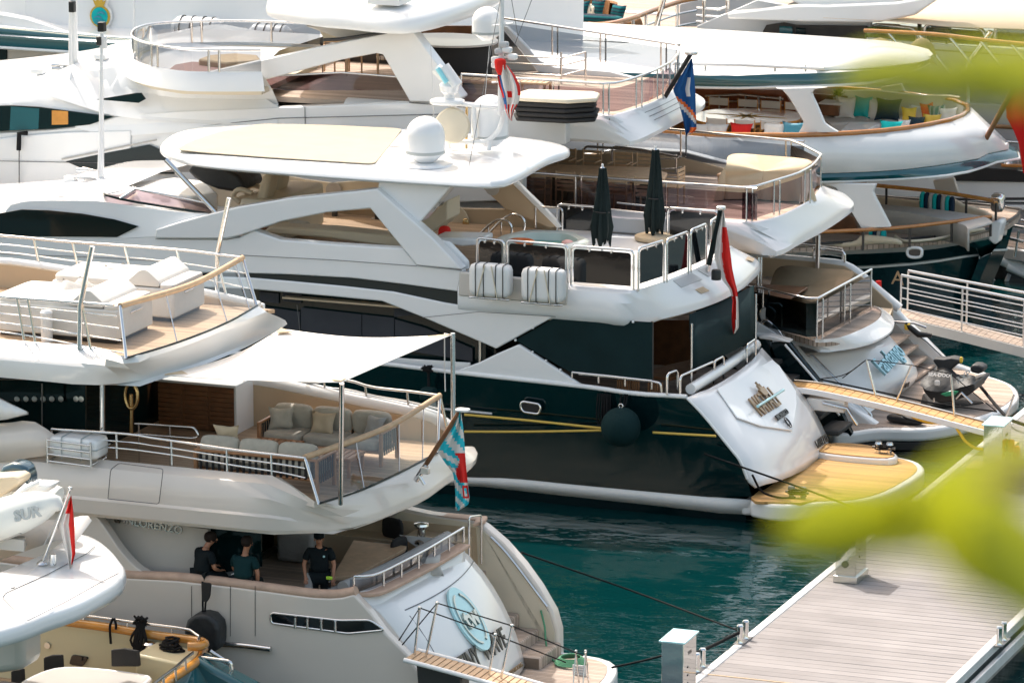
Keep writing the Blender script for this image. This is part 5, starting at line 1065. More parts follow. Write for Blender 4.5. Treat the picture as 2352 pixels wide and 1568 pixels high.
    # far rail on aft
    # pillars to roof
    plate('deck_pillar', [(1780,203),(1796,207),(1812,224),(1830,255),(1845,280),(1842,292),(1833,306),(1925,304),(1905,292),(1893,283),(1875,240),(1867,224),(1864,214),(1870,206),(1900,201)], ID, 25.05, .14)
    plate('deck_pillar', [(2022,200),(2070,192),(2075,205),(2090,225),(2101,235),(2010,228),(2024,222)], ID, 31.9, .14)
    plate('wood_bulkhead', [(1500,200),(1800,207),(1842,290),(1842,312),(1500,312)], ID, 30.4, .1, 'wood_red', 0)
    plate('wood_locker', [(1860,215),(1945,222),(1950,262),(1868,262)], ID, 31.0, .1, 'wood_dark', .01)
    # ---- roof with broad teal band
    zt = 6.3
    def rl(px, z, tail): return [V((-28, 24.9, z)), V((-12, 24.7, z))]+L(px, Z=z)+tail
    t1 = rl([(1595,173),(1750,171),(1878,168),(1997,162),(2090,150),(2130,138)], 6.42, [V((-.6, 31.6, 6.42)), V((-3, 32.3, 6.42)), V((-12, 32.4, 6.42)), V((-28, 32.3, 6.42))])
    b1_ = rl([(1595,200),(1750,200),(1878,198),(1997,190),(2090,166),(2138,142)], 6.1, [V((-.5, 31.6, 6.1)), V((-3, 32.4, 6.1)), V((-12, 32.5, 6.1)), V((-28, 32.4, 6.1))])
    n = 70; T, W = crv(t1, n), crv(b1_, n)
    bul = [a.lerp(b, .5)+(a-V((-6, 28.6, a.z))).normalized()*.12 for a, b in zip(T, W)]
    loft('teal_band', [T, bul, W], 'teal', B, smooth=75)
    tube('band_edge', W, .045, 'white', B)
    cx, cy = -8, 28.6
    ins = lambda t, z: [V((p.x+(min(p.x, cx)-p.x)*t if p.x < cx else p.x+(cx-p.x)*t, p.y+(cy-p.y)*t, z)) for p in T]
    loft('roof', [T, ins(.04, 6.5), ins(.25, 6.56), ins(.6, 6.6), ins(.98, 6.6)], 'white', B, smooth=60)
    slab('soffit', [V((p.x, p.y, 0)) for p in W[2:-2]], 6.12, 6.06, 'greige', B, 0)
    fr0 = crv([A(x, y, Z=z) for x, y, z in ((1874,163,6.47),(1930,160,6.47),(1997,157,6.47),(2072,149,6.47),(2120,141,6.47),(2141,134,6.47))], 20); fr1 = crv([A(x, y, Z=z) for x, y, z in ((1874,162.5,6.5),(1935,136,6.62),(1997,110,6.7),(2024,106,6.7),(2092,114,6.64),(2141,133,6.5))], 20)
    bl = lambda f, h: [p.lerp(q, f)+V((0, 0, h*math.sin(math.pi*i/19))) for i, (p, q) in enumerate(zip(fr0, fr1))]
    loft('roof_fairing', [fr0, bl(.2, .12), bl(.5, .16), bl(.8, .08), fr1, [p+V((0, .5, -.3)) for p in fr1]], 'white', B, smooth=60)
    for x in (1780, 1850, 1620): strut('stanchion', A(x,165,Y=25.6), A(x,150,Y=25.6), .03, 'steel', B)
    tube('roof_rail', L([(1560,147),(1700,149),(1894,158)], Y=25.6), .05, 'white', B)
    # stern mast / boom fittings
    box('stern_box', A(2290,338,Y=30.2), (.5, .5, .18), 'white', B, bev=.03); strut('stern_bollard', A(2264,360,Y=29.8), A(2264,342,Y=29.8), .1, 'letter_dark', B); box('pole_socket', A(2241,345,Y=29.6), (.5,.3,.25), 'white', B, bev=.03)
    # forward part seen at the top left: teal band, crest wall, windows
    f = lambda pts, y, th, mt='white', nm='superstructure', bev=.03: plate(nm, pts, ID, y, th, mt, bev)
    f([(-300,60),(0,60),(100,72),(300,95),(300,108),(100,84),(0,72),(-300,55)], 24.98, .3)
    tube('teal_band', L([(-300,62),(0,72),(100,82),(200,92),(310,101)], Y=25.0), .13, 'teal', B, sides=14)
    f([(-300,20),(0,33),(60,44),(150,72),(310,88),(310,95),(-300,64)], 25.2, .4)
    f([(-300,80),(0,90),(310,120),(310,200),(-300,190)], 25.6, .3, 'greige')
    f([(-50,84),(16,90),(16,146),(10,149),(-50,150)], 25.56, .05, 'darkglass', 'window'); f([(154,106),(228,112),(228,160),(154,158)], 25.56, .05, 'darkglass', 'window'); f([(262,125),(287,126),(285,140),(262,140)], 25.56, .05, 'darkglass', 'window')
    f([(-300,160),(0,168),(130,178),(130,186),(-300,172)], 25.3, .1, 'wood_dark', 'cap_rail')
    c = crv([A(-30,20,Y=26.2), A(60,30,Y=26.0), A(150,70,Y=26.2)], 8)
    loft('funnel_casing', [[V((-27, 26.4, 6.2)), V((-24, 26.2, 6.2)), V((-20, 26.4, 6.2)), V((-15, 27.2, 6.2)), V((-9, 28.2, 6.0))], [V((-27, 26.9, 10)), V((-24, 26.7, 10)), V((-20, 26.9, 10)), V((-15, 27.4, 10)), V((-9, 28.4, 10))]], 'white', B, n=20)
    slab('boat_deck', [V((-28, 25.6, 0)), V((-8, 25.6, 0)), V((-8, 32, 0)), V((-28, 32, 0))], 6.25, 6.1, 'white', B)
    # round crest with crown and two dolphins
    p0 = A(231,36,Y=26.25); u, r = V((0, 0, 1)), V((1, 0, 0))
    def flat(nm, pts, off, mt, th=.02): return prism(nm, [p0+r*x+u*y+V((0, -off, 0)) for x, y in pts], (0, th, 0), mt, B, 0)
    el = lambda a, b, x=0, y=0, k=20: [(x+a*math.cos(t*2*math.pi/k), y+b*math.sin(t*2*math.pi/k)) for t in range(k)]
    flat('crest_plaque', [(-.26,-.42),(.26,-.42),(.24,-.3),(.36,-.05),(.34,.12),(.2,.3),(.27,.42),(.2,.5),(-.2,.5),(-.27,.42),(-.2,.3),(-.34,.12),(-.36,-.05),(-.24,-.3)], .02, 'matte_white')
    flat('crest_ring', el(.30,.30,0,-.02), .045, 'gold'); flat('crest_disc', el(.24,.25,0,-.02), .07, 'turq')
    flat('crest_crown', [(-.12,.26),(.12,.26),(.2,.44),(.1,.38),(.07,.47),(0,.4),(-.07,.47),(-.1,.38),(-.2,.44)], .07, 'gold')
    for dx, dy in ((.04,.08),(-.05,-.04)): flat('crest_dolphin', [(dx+x, dy+y) for x, y in ((-.12,-.03),(-.05,.03),(.03,.05),(.1,.02),(.14,-.05),(.1,-.03),(.0,-.0),(-.05,-.02))], .09, 'steelblue')
    for k in range(3): flat('crest_wave', [(-.18,-.12-k*.05),(-.09,-.10-k*.05),(0,-.12-k*.05),(.09,-.10-k*.05),(.18,-.12-k*.05),(.09,-.125-k*.05),(0,-.145-k*.05),(-.09,-.125-k*.05)], .09, 'steelblue')
    flat('crest_scroll', [(-.2,-.33),(.2,-.33),(.22,-.40),(-.22,-.40)], .07, 'gold')
    prism('funnel_vent', L([(325,0),(400,3),(406,12),(390,10),(325,4)], Y=27.2), (0, .2, 0), 'black', B, .02)
    for x in (308, 57): strut('whip_aerial', A(x,90 if x > 100 else 50,Y=25.8), A(x,-20,Y=25.8), .035 if x > 100 else .012, 'white', B)
    strut('davit_post', A(580,70,Y=27.5), A(580,-10,Y=27.5), .05, 'steel', B)
    return B

CL = classic()
# ================= farthest yacht: grey hull, wicker lounge deck, beige awning
def far_yacht():
    B = thing('motor_yacht', 'farthest yacht with a pale grey hull and a wide side deck under beige canvas', 'yacht', (-4, 38, 0))
    def plate(name, pts, k, y, th, mt='white', bev=.03, **kw): return prism(name, L(pts, k, Y=y), (0, th, 0), mt, B, bev, **kw)
    Y = 35.2
    plate('hull', [(1900,400),(2200,410),(2700,460),(2700,640),(1900,640)], ID, Y, .3, 'grey_hull')
    prism('hull_fore', [V((-28, 35.3, .2)), V((1, 35.3, .2)), V((1, 35.3, 4.4)), V((-28, 35.3, 4.4))], (0, .3, 0), 'grey_hull', B, .03)
    plate('main_bulwark', [(1990,186),(2060,183),(2200,188),(2700,200),(2700,305),(2200,290),(1990,262)], ID, 35.9, .3, 'gel_grey')
    tube('hull_stripe', L([(1990,452),(2200,457),(2352,456),(2600,470)], Y=Y-.03), .05, 'letter_dark', B)
    plate('hull_recess', [(2200,454),(2420,457),(2420,468),(2200,466)], ID, Y-.04, .05, 'letter_dark', .01)
    plate('hull_ledge', [(2200,470),(2420,474),(2420,484),(2215,480)], ID, Y-.12, .2, 'white', .02)
    plate('upper_topside', [(1990,372),(2300,405),(2700,430),(2700,470),(1990,460)], ID, Y-.06, .1, 'white')
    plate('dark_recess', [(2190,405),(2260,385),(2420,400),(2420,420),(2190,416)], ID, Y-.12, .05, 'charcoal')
    plate('deck_house', [(1600,60),(1740,0),(1890,30),(2000,45),(2000,100),(1960,200),(1600,200)], ID, 36.2, .2, 'gel_grey')
    # deck edge band
    plate('deck_edge', [(1553,84),(1572,83),(1754,85),(2008,103),(1990,113),(1572,98),(1500,104)], ID, Y, .5, 'white', .04)
    for dy in (0, 6): tube('edge_groove', L([(1594,94+dy),(1760,96+dy),(1985,110+dy)], Y=Y-.02), .015, 'letter_dark', B)
    plate('deck_underside', [(1572,99),(1990,116),(1960,130),(1590,116)], ID, Y+.3, .2, 'greige', .02)
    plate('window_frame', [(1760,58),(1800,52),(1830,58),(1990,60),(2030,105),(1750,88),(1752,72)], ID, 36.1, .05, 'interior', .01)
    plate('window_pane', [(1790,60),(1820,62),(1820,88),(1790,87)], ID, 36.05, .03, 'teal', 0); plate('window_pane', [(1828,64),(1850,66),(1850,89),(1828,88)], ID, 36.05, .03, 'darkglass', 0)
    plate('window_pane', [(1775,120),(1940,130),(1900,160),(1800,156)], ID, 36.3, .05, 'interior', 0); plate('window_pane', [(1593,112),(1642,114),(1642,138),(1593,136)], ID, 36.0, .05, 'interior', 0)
    strut('window_mullion', A(1617,137,Y=35.95), A(1617,113,Y=35.95), .03, 'brass', B)
    plate('lower_wall', [(1500,110),(1990,120),(1990,200),(1500,190)], ID, 36.6, .1, 'gel_grey', 0)
    plate('upper_roof', [(1670,-60),(1840,13),(1898,14),(2050,8),(2180,-20),(2180,-80)], ID, 36.0, .4, 'white', .06)
    plate('roof_fascia', [(1670,30),(1835,12),(1898,13),(2060,6),(2170,-12),(2100,36),(2020,52),(1840,50),(1670,44)], ID, 35.6, .4, 'white', .06)
    # wicker lounge deck with rails
    fz = 5.15
    o = L([(1130,95),(1237,118),(1404,118),(1492,90),(1572,66),(1652,69),(1673,57)], Z=5.15)
    edge = crv([V((-22, o[0].y, 5.15))]+o, 30)
    loft('lounge_fascia', [edge, [p-V((0, 0, .26)) for p in edge], [p+V((-.2, .8, -.5)) for p in edge]], 'white', B, smooth=40)
    slab('lounge_deck', [V((p.x, p.y, 0)) for p in edge]+[V((-9, 48, 0)), V((-22, 48, 0))], 5.13, 4.95, 'teak_grey', B, 0)
    base = L([(1130,92),(1237,115),(1404,115),(1480,91),(1560,64)], Z=5.17)
    rtop = L([(1130,45),(1215,47),(1345,61),(1385,59),(1440,46),(1500,24),(1560,4),(1600,-4)], Z=6.25)
    rt = crv(rtop, 30); t = tube('teak_handrail', rt, .08, 'varnish', B)
    rb_ = crv([V((p.x, p.y, 5.2)) for p in rtop], 30)
    for f in (.33, .66): tube('wire', [a.lerp(b, f) for a, b in zip(rb_, rt)], .03, 'steel', t)
    for k in (2, 5, 9, 13, 16, 19, 22, 26): strut('stanchion', rb_[k], rt[k], .045, 'steel', t)
    strut('awning_pole', A(1235,118,Y=35.6), A(1235,-30,Y=35.6), .07, 'steel', B); strut('awning_pole', A(1495,107,Y=36), A(1531,-25,Y=36), .07, 'steel', B)
    box('pole_foot', A(1493,108,Y=35.9), (.3, .3, .3), 'grey_steel', B)
    plate('far_wall', [(1165,20),(1600,40),(1600,90),(1165,90)], ID, 43, .2, 'greige'); plate('far_wall_cap', [(1165,22),(1600,44),(1600,36),(1165,14)], ID, 42.8, .3, 'white')
    plate('boat_cover', [(1560,10),(1680,-20),(1750,-20),(1745,60),(1680,62),(1560,62)], ID, 40, .6, 'gel_grey')
    for y in (23,40,54): tube('rail_bar', L([(1600,y-4),(1652,y),(1672,y-8)], Y=36.4), .04, 'steel', B)
    for x in (1617,1671): strut('stanchion', A(x,66,Y=36.4), A(x,2,Y=36.4), .05, 'steel', B)
    # side deck with teak rail, chairs behind, awning
    tr = crv(L([(1985,71),(2035,73),(2150,80),(2263,93),(2352,102),(2500,115)], Y=Y), 30); t = tube('teak_handrail', tr, .06, 'varnish', B)
    for k in (3, 7, 11, 15, 19, 23, 27): strut('stanchion', tr[k]+V((.9, .1, -1.05)), tr[k], .045, 'steel', t)
    for a, b in ((2000,2110),(2122,2265),(2285,2400)):
        tube('glass_frame', rnd(L([(a,95),(a+2,56),(b-4,66),(b,110)], Y=36.4), .25), .05, 'steel', B)
        plate('glass_panel', [(a+6,62),(b-8,72),(b-8,105),(a+6,92)], ID, 36.45, .02, 'glass_grey', 0)
    plate('seat_row', [(2000,60),(2120,66),(2420,85),(2420,115),(2000,92)], ID, 38.5, .4, 'beige', .1)
    plate('side_deck_bulwark', [(1990,86),(2060,95),(2200,106),(2500,128),(2500,205),(1990,192)], ID, 35.7, .2, 'gel_grey'); tube('groove', L([(1990,104),(2352,130),(2500,140)], Y=35.68), .02, 'grey_steel', B)
    tube('awning_pole', [A(2222,150,Y=35.6), A(2274,118-40,Y=35.6), A(2276,72,Y=35.6)], .09, 'steel', B); tube('awning_pole', [A(2224,240,Y=35.6), A(2222,150,Y=35.6)], .07, 'steel', B)
    strut('awning_pole', A(2112,160,Y=37), A(2112,52,Y=37), .06, 'letter_dark', B)
    # aft side rail and fittings at the right edge
    tube('teak_handrail', L([(2240,288),(2352,294),(2500,300)], Y=35.0), .06, 'wood_dark', B)
    tube('guard_rail', crv(L([(2232,300),(2290,322),(2352,328),(2500,335)], Y=35.0), 12), .04, 'steel', B)
    plate('quarter_panel', [(2232,305),(2290,325),(2352,332),(2500,336),(2500,400),(2260,388),(2245,330)], ID, 35.4, .1, 'softgrey', .03)
    plate('cap_rail', [(2298,376),(2420,381),(2420,388),(2300,384)], ID, 35.0, .4, 'varnish', .02)
    lathe('bollard', [(.2,0),(.1,.1),(.1,.3),(.2,.42),(.15,.46)], A(2318,375,Y=35.2), 'steel', B); lathe('bollard', [(.2,0),(.1,.1),(.1,.3),(.2,.42),(.15,.46)], A(2290,366,Y=35.2), 'steel', B)
    # bathing platform with crane and ladder
    pl = L([(2290,545),(2330,540),(2420,560),(2420,590),(2300,570),(2255,555)], Z=.9)
    slab('bathing_platform', pl, .95, .6, 'gel_grey', B, .05); slab('platform_teak', [V((p.x, p.y+.1, 0)) for p in pl], .97, .9, 'teak_grey', B, 0)
    tube('crane_ram', L([(2303,598),(2360,620),(2420,640)], Y=33.2), .16, 'white', B); tube('crane_ram', L([(2315,612),(2360,632)], Y=33.1), .12, 'white', B)
    tube('ladder_rail', rnd(L([(2352,555),(2310,545),(2300,530),(2320,517),(2420,535)], Y=32.5), .4), .05, 'steel', B); strut('ladder_rail', A(2331,590,Y=32.5), A(2340,530,Y=32.5), .04, 'steel', B); tube('ladder_rail', L([(2345,506),(2420,520)], Y=33.5), .05, 'steel', B)
    plate('boat_stern_gear', [(2230,600),(2270,590),(2300,610),(2310,640),(2280,655),(2240,640)], ID, 33.5, .4, 'charcoal', .08)
    tube('propeller_guard', crv(L([(2245,595),(2262,610),(2268,630),(2300,660),(2310,650),(2318,630)], Y=33.2), 16), .06, 'gel_grey', B)
    return B
FY = far_yacht()
a = sheet('side_awning', [L([(1900,33),(2060,0),(2180,-25),(2450,-50)], Y=40.5), L([(1892,36),(2010,22),(2120,8),(2250,2),(2500,-5)], Y=38), L([(1890,41),(2060,50),(2180,62),(2300,66),(2500,74)], Y=35.6)], 'beige_awning', None, n=30, thick=.02)
tag(a, 'large beige awning sheet stretched over the side deck of the farthest yacht', 'awning')
# ================= nearest boat, lower left corner: cream cockpit, orange cap rail, tender on its roof deck
def corner_boat():
    B = thing('motor_yacht', 'cream and teal motor yacht cut off by the lower left corner, orange varnished cap rail', 'yacht', (-5, -17, 0))
    def plate(name, pts, k, y, th, mt='white', bev=.03, **kw): return prism(name, L(pts, k, Y=y), (0, th, 0), mt, B, bev, **kw)
    # overhanging deck wing, broad flat top
    tp = L([(284,1322),(256,1345),(184,1384),(110,1410),(55,1431),(-40,1456),(-200,1490),(-300,1420),(-100,1340),(0,1310),(64,1284),(120,1258),(173,1222),(200,1222),(230,1234),(260,1258),(284,1288),(291,1302)], Z=4.35)
    o = crv(tp, 70, closed=True); cx = sum(p.x for p in o)/70; cy = sum(p.y for p in o)/70
    rg = lambda t, z: [V((cx+(p.x-cx)*(1-t), cy+(p.y-cy)*(1-t), z)) for p in o+[o[0]]]
    loft('deck_wing', [rg(.98, 3.98), rg(.12, 3.98), rg(.015, 4.05), rg(0, 4.16), rg(.012, 4.28), rg(.04, 4.34), rg(.1, 4.36), rg(.98, 4.38)], 'whiteB', B, smooth=60)
    for ln in ([(6,1372),(12,1362),(110,1318),(200,1270),(218,1254)], [(6,1372),(55,1420),(64,1424),(150,1382),(232,1336),(272,1316)]):
        tube('hatch_seam', [p+V((0, 0, .0)) for p in L(ln, Z=4.385)], .008, 'grey_steel', B, sides=4)
    # support column, superstructure end
    pc = L([(0,1460),(45,1448),(52,1480),(52,1540),(0,1548),(-300,1548),(-300,1440)], Y=-18)
    prism('deck_support', pc, (0, .8, 0), 'softgrey', B, .15, seg=4).data.materials[0] = M['greige']
    # far side bulwark: cream lining, orange cap, steel rail
    Yf = -13.7
    capx = [(-300,1380),(0,1400),(105,1420),(250,1440),(350,1457),(433,1467),(455,1474),(468,1483),(469,1492),(452,1498)]
    cap = L(capx[:6], Y=Yf)
    endc = crv([cap[-1], cap[-1]+V((.28, -.05, .0)), cap[-1]+V((.42, -.22, .01)), cap[-1]+V((.40, -.42, .02)), cap[-1]+V((.22, -.5, .02))], 10)
    tube('varnished_cap_rail', crv(cap, 30)+endc[1:], .085, 'varnish_bright', B, sides=10)
    wallY('bulwark_lining', crv(cap, 30), Yf-.02, .9, .06, 'cream_yellow', B, 0); wallY('hull_topside', [p+V((0,0,-.02)) for p in crv(cap, 30)], Yf+.1, -.3, .12, 'teal', B, .02)
    t = tube('guard_rail', crv(L([(-300,1345),(0,1378),(143,1405),(300,1427),(417,1442),(445,1450),(457,1458)], Y=Yf)+[A(456,1472,Y=Yf-.25)], 30), .028, 'steel', B)
    for x, y0, y1 in ((191,1416,1432),(293,1429,1446),(395,1443,1460)): strut('stanchion', A(x,y1,Y=Yf), A(x,y0,Y=Yf), .022, 'steel', t)
    slab('cockpit_deck', L([(-200,1520),(60,1520),(400,1560),(470,1600),(300,1700),(-300,1700)], Z=1.2), 1.2, 1.1, 'teak_deck', B, 0)
    plate('stern_locker', [(310,1500),(440,1528),(450,1600),(310,1600)], ID, -14.6, .9, 'cream_yellow', .05)
    lid = L([(318,1500),(330,1495),(430,1508),(470,1518),(440,1536),(400,1533),(330,1515)], Z=1.98); slab('locker_top', lid, 2.0, 1.94, 'whiteB', B, .02)
    prism('recess_light', rnd(L([(158,1525),(165,1502),(205,1508),(190,1530)], Y=Yf-.05), .06, closed=True), (0, .02, 0), 'darkpanel', B, .01)
    tube('door_seam', rnd(L([(57,1455),(62,1458),(61,1505),(50,1512)], Y=Yf-.04), .05), .01, 'letter_dark', B)
    lathe('drain', [(0,0),(.06,0),(.06,.02),(0,.02)], (0,0,0), 'brushed', B, 14).matrix_basis = Matrix.Translation(A(109,1481,Y=Yf-.04)) @ Matrix.Rotation(rad(90), 4, 'X')
    # rounded stern quarter, teal with orange cap
    q0 = crv(L([(468,1490),(455,1515),(430,1535),(400,1555),(370,1580),(340,1610)], Z=2.1), 16)
    tube('varnished_cap_rail', q0, .085, 'varnish_bright', B, sides=10)
    loft('stern_quarter', [q0, [p+V((.35, 0, -.5)) for p in q0], [p+V((.5, 0, -1.2)) for p in q0], [p+V((.5, 0, -2.6)) for p in q0]], 'teal', B, smooth=60)
    loft('quarter_lining', [[p+V((-.06, 0, 0)) for p in q0], [p+V((-.12, 0, -.8)) for p in q0]], 'cream', B)
    rr = crv(L([(443,1498),(425,1512),(405,1530),(380,1548),(350,1572)], Z=2.35), 12); t = tube('guard_rail', rr, .028, 'steel', B)
    for i in (2, 5, 8): strut('stanchion', rr[i]-V((0, 0, .25)), rr[i], .022, 'steel', t)
    tube('boarding_rail', rnd(L([(458,1508),(530,1518),(533,1540),(528,1548),(462,1538),(458,1528)], Y=-14.2), .06, closed=True), .035, 'steel', B, closed=True)
    for x in (474, 516): strut('rail_leg', A(x,1600,Y=-14.2), A(x,1542,Y=-14.2), .03, 'steel', B)
    tube('boarding_rail', L([(484,1494),(535,1527)], Y=-13.9), .04, 'steel', B)
    prism('swim_step', L([(470,1490),(520,1520),(610,1568),(680,1620),(470,1620)], Y=-13.9), (0, -.5, 0), 'teal', B, .1, seg=3)
    for x, y in ((343,1500),(385,1502)):
        lathe('mooring_bollard', [(.13,0),(.13,.03),(.07,.06),(.07,.16),(.12,.2),(.08,.23)], A(x, y+2, Z=2.0), 'steel', B, 16)
    return B
CB = corner_boat()
def corner_things():
    # oval table and three dark wicker chairs
    t = thing('dining_table', 'oval white topped table in the cream cockpit at the lower left corner', 'table', A(190,1600,Z=1.2))
    c = A(200,1560,Z=1.95); o = crv([V((c.x+a, c.y+b, 0)) for a, b in ((-.95,-.35),(-.75,.42),(0,.62),(.85,.55),(1.02,.42),(1.05,-.2),(.9,-.9),(0,-1.2),(-.8,-.95))], 36, closed=True)
    slab('table_top', o, 1.98, 1.88, 'greige', t, .05, 3); tube('edge_trim', [V((p.x, p.y, 1.93)) for p in o], .055, 'white', t, closed=True); strut('pedestal', (c.x, c.y, 1.2), (c.x, c.y, 1.9), .1, 'steel', t)
    for i, (x0, x1, y0, y1, lab) in enumerate(((252,314,1488,1530,'dark wicker chair facing away at the stern end of the white oval table'),(97,139,1503,1560,'dark wicker chair with a tilted back on the far side of the white oval table'),(22,50,1535,1590,'dark wicker chair cut off by the bottom left corner of the picture'))):
        yy = (-14.9, -14.7, -15.3)[i]; k = thing('wicker_chair', lab, 'chair', A((x0+x1)/2, y1, Y=yy), 'dark wicker chairs in the corner cockpit')
        P = L([(x0+2,y0+(3 if i==0 else 6)),((x0+x1)/2,y0),(x1,y0+(6 if i==0 else 0)),(x1+3,y1),(x0+3,y1)], Y=yy)
        prism('backrest', P, (.04, .06, 0), 'charcoal', k, .02)
        b = A((x0+x1)/2, y1, Y=yy); box('seat', (b.x, yy-.3, 1.65), (.5, .5, .06), 'charcoal', k)
        for sx in (-1, 1):
            for sy in (-.05, -.5): strut('leg', (b.x+sx*.22, yy+sy, 1.2), (b.x+sx*.22, yy+sy, 1.65), .02, 'charcoal', k)
    # ropes on rail and bollards
    p = A(324,1430,Y=-13.75); bm = []
    for i in range(9):
        a = i*.7; bm.append(crv([p+V((.07*math.sin(a), -.07, .02)), p+V((.12*math.sin(a*1.7)-.04, -.12, -.32)), p+V((.13*math.cos(a*2.1)-.02, -.13, -.58+.02*(i % 3))), p+V((.11*math.cos(a)+.05, -.12, -.3)), p+V((.05, -.06, .03))], 16))
    o = tubes('hanging_rope', bm, .022, 'rope_black', None); tag(o, 'thick black rope coil hung over the orange cap rail', 'rope')
    o = tubes('rope_knot', [[p+V((.11*math.cos(t*1.3)+.02*math.sin(t*5), -.03+.06*math.sin(t*2.1), .04+.08*math.sin(t*1.7))) for t in range(26)]], .025, 'rope_black', None); tag(o, 'black rope lashing knotted round the steel rail above the hanging coil', 'rope')
    q = A(262,1424,Y=-13.75); o = tubes('fender_strap', [crv([q+V((0, -.04, .05)), q+V((-.05, -.07, -.1)), q+V((-.04, -.07, -.42))], 8), crv([q+V((.02, -.04, .05)), q+V((.07, -.07, -.05)), q+V((.06, -.06, -.14))], 6)], .024, 'rope_black', None); tag(o, 'short black strap tied round the steel rail left of the rope coil', 'strap')
    r = A(393,1500,Z=2.1); o = tubes('mooring_rope', [[r+V((.25*math.cos(t*.9)*(1-.02*t)+.04*math.sin(t*2), .16*math.sin(t*.9), .02+.008*t)) for t in range(34)]], .026, 'rope_black', None); tag(o, 'tangled black mooring rope heaped on the cockpit bollard', 'rope')
    # flag with pole
    t = thing('flagpole', 'thin steel pole with a limp red and white ensign on the white deck wing', 'flagpole', A(97,1296,Z=4.4))
    a, b = A(97,1294,Z=4.4), A(161,1121,Y=A(97,1294,Z=4.4).y)
    tube('pole', [a, b], .022, 'steel', t); puff('finial', b, (.07, .07, .06), 'steel', t); strut('pole_socket', a+V((.22,-.02,0)), a+V((.22,-.02,.2)), .06, 'steel', t)
    tube('halyard', [b-V((0, 0, .05)), a+V((.05, 0, .35))], .006, 'gel_grey', t); lathe('deck_flange', [(.1,0),(.08,.03),(.04,.06)], a, 'steel', t)
    Y0 = b.y
    def fn(u, v):  # v down the hoist, u outwards
        X, Yp = 163+8*v-26*math.sin(math.pi*min(1, v*1.4))*(u)*.6+14*u*(v**.7), 1130+150*v+22*u*(1-v)
        return A(X, Yp, Y=Y0+.04*math.sin(9*u+3*v)+.10*u)
    def fn2(u, v):
        xl = (163, 150, 143, 139, 150, 157)[min(5, int(v*5))]; ks = [163, 149, 135, 143, 152, 160]; kr = [164, 168, 171, 172, 173, 164]
        i = min(4, int(v*5)); f = v*5-i; l = ks[i]*(1-f)+ks[i+1]*f; r_ = kr[i]*(1-f)+kr[i+1]*f
        return A(l+(r_-l)*u, 1137+v*167, Y=Y0+.05*math.sin(12*u+4*v))
    o = flag('red_white_flag', fn2, lambda u, v: 0 if u > (.62 if v > .25 else .08+.5*v) and v < .93 else 1, ['flag_red', 'flag_white'], None, 22, 20)
    tag(o, 'limp red over white flag hanging from the thin steel pole, lower left', 'flag')
    # inflatable tender with outboard
    T = thing('tender', 'pale inflatable tender with SUR lettering stowed above the lower left deck', 'boat', A(60,1230,Y=-17))
    y0 = -16.6
    n_ = crv(L([(-220,1290),(-60,1218),(40,1180),(110,1158),(137,1158),(140,1168)], Y=y0-.3), 26)
    ra = [.36]*18+[.35, .34, .32, .29, .25, .20, .14, .07]
    tube('near_tube', n_, ra, 'tender_white', T, sides=20)
    f_ = crv(L([(-220,1235),(-60,1160),(30,1130),(85,1132),(130,1150)], Y=y0+1.4), 24); tube('far_tube', f_, .26, 'tender_white', T, sides=16)
    hullr = [[p+V((0, .0, -.28)) for p in n_], [p+V((0, .5, -.75)) for p in n_], [p+V((0, 1.2, -.5)) for p in n_]]; loft('keel', hullr, 'greige', T, smooth=60)
    tube('grey_strip', [p+V((.0, -.12, -.33)) for p in n_[:20]], .045, 'softgrey', T)
    slab('tender_floor', [n_[0]+V((0,0,0)), n_[12], n_[19], f_[20], f_[10], f_[0]], n_[8].z+.12, n_[8].z-.1, 'greige', T)
    prism('seat', L([(-40,1098),(30,1093),(45,1100),(42,1112),(12,1135),(-40,1160)], Y=y0+.6), (0, .5, 0), 'leather', T, .08, seg=3)
    for k in range(3): strut('windshield_rail', A(20+k*14,1150-k*12,Y=y0+.3), A(62+k*14,1112-k*3,Y=y0+.5), .04, 'white', T)
    prism('console', L([(20,1150),(75,1110),(120,1114),(105,1130),(40,1152)], Y=y0+.5), (0, .4, 0), 'white', T, .05)
    text('maker_name', 'SUR', .27, A(83,1172,Y=y0-.30)+V((0, -.345, .02)), (1, 0, .30), (-.1, .25, 1), 'bandgrey', T, .012, .01, sx=1.1)
    ob = thing('outboard_motor', 'dark blue grey outboard motor on the stern of the stowed tender', 'motor', A(30,1125,Y=y0+1.2))
    m_ = L([(-4,1100),(-6,1084),(4,1070),(26,1063),(48,1065),(60,1078),(66,1100),(66,1124),(30,1122),(0,1112)], Y=y0+1.1)
    prism('cowling', m_, (0, .42, 0), 'outboard', ob, .12, seg=5); prism('lower_cowl', L([(2,1112),(66,1124),(64,1135),(40,1140),(8,1125)], Y=y0+1.15), (0, .3, 0), 'softgrey', ob, .05)
    text('motor_name', 'YAMAHA', .1, A(58,1102,Y=y0+1.06), (1, 0, 0), (0, 0, 1), 'bandgrey', ob, .004); text('power_number', '200', .12, A(6,1090,Y=y0+1.06), (1, 0, 0), (0, 0, 1), 'flag_white', ob, .004)

corner_things()
# ================= loose things
def local_thing(name, label, cat, loc, rz=0, group=None):
    t = thing(name, label, cat, (0, 0, 0), group); return t
def finish(t, loc, rz=0): t.location = V(loc); t.rotation_euler.z = rz; return t
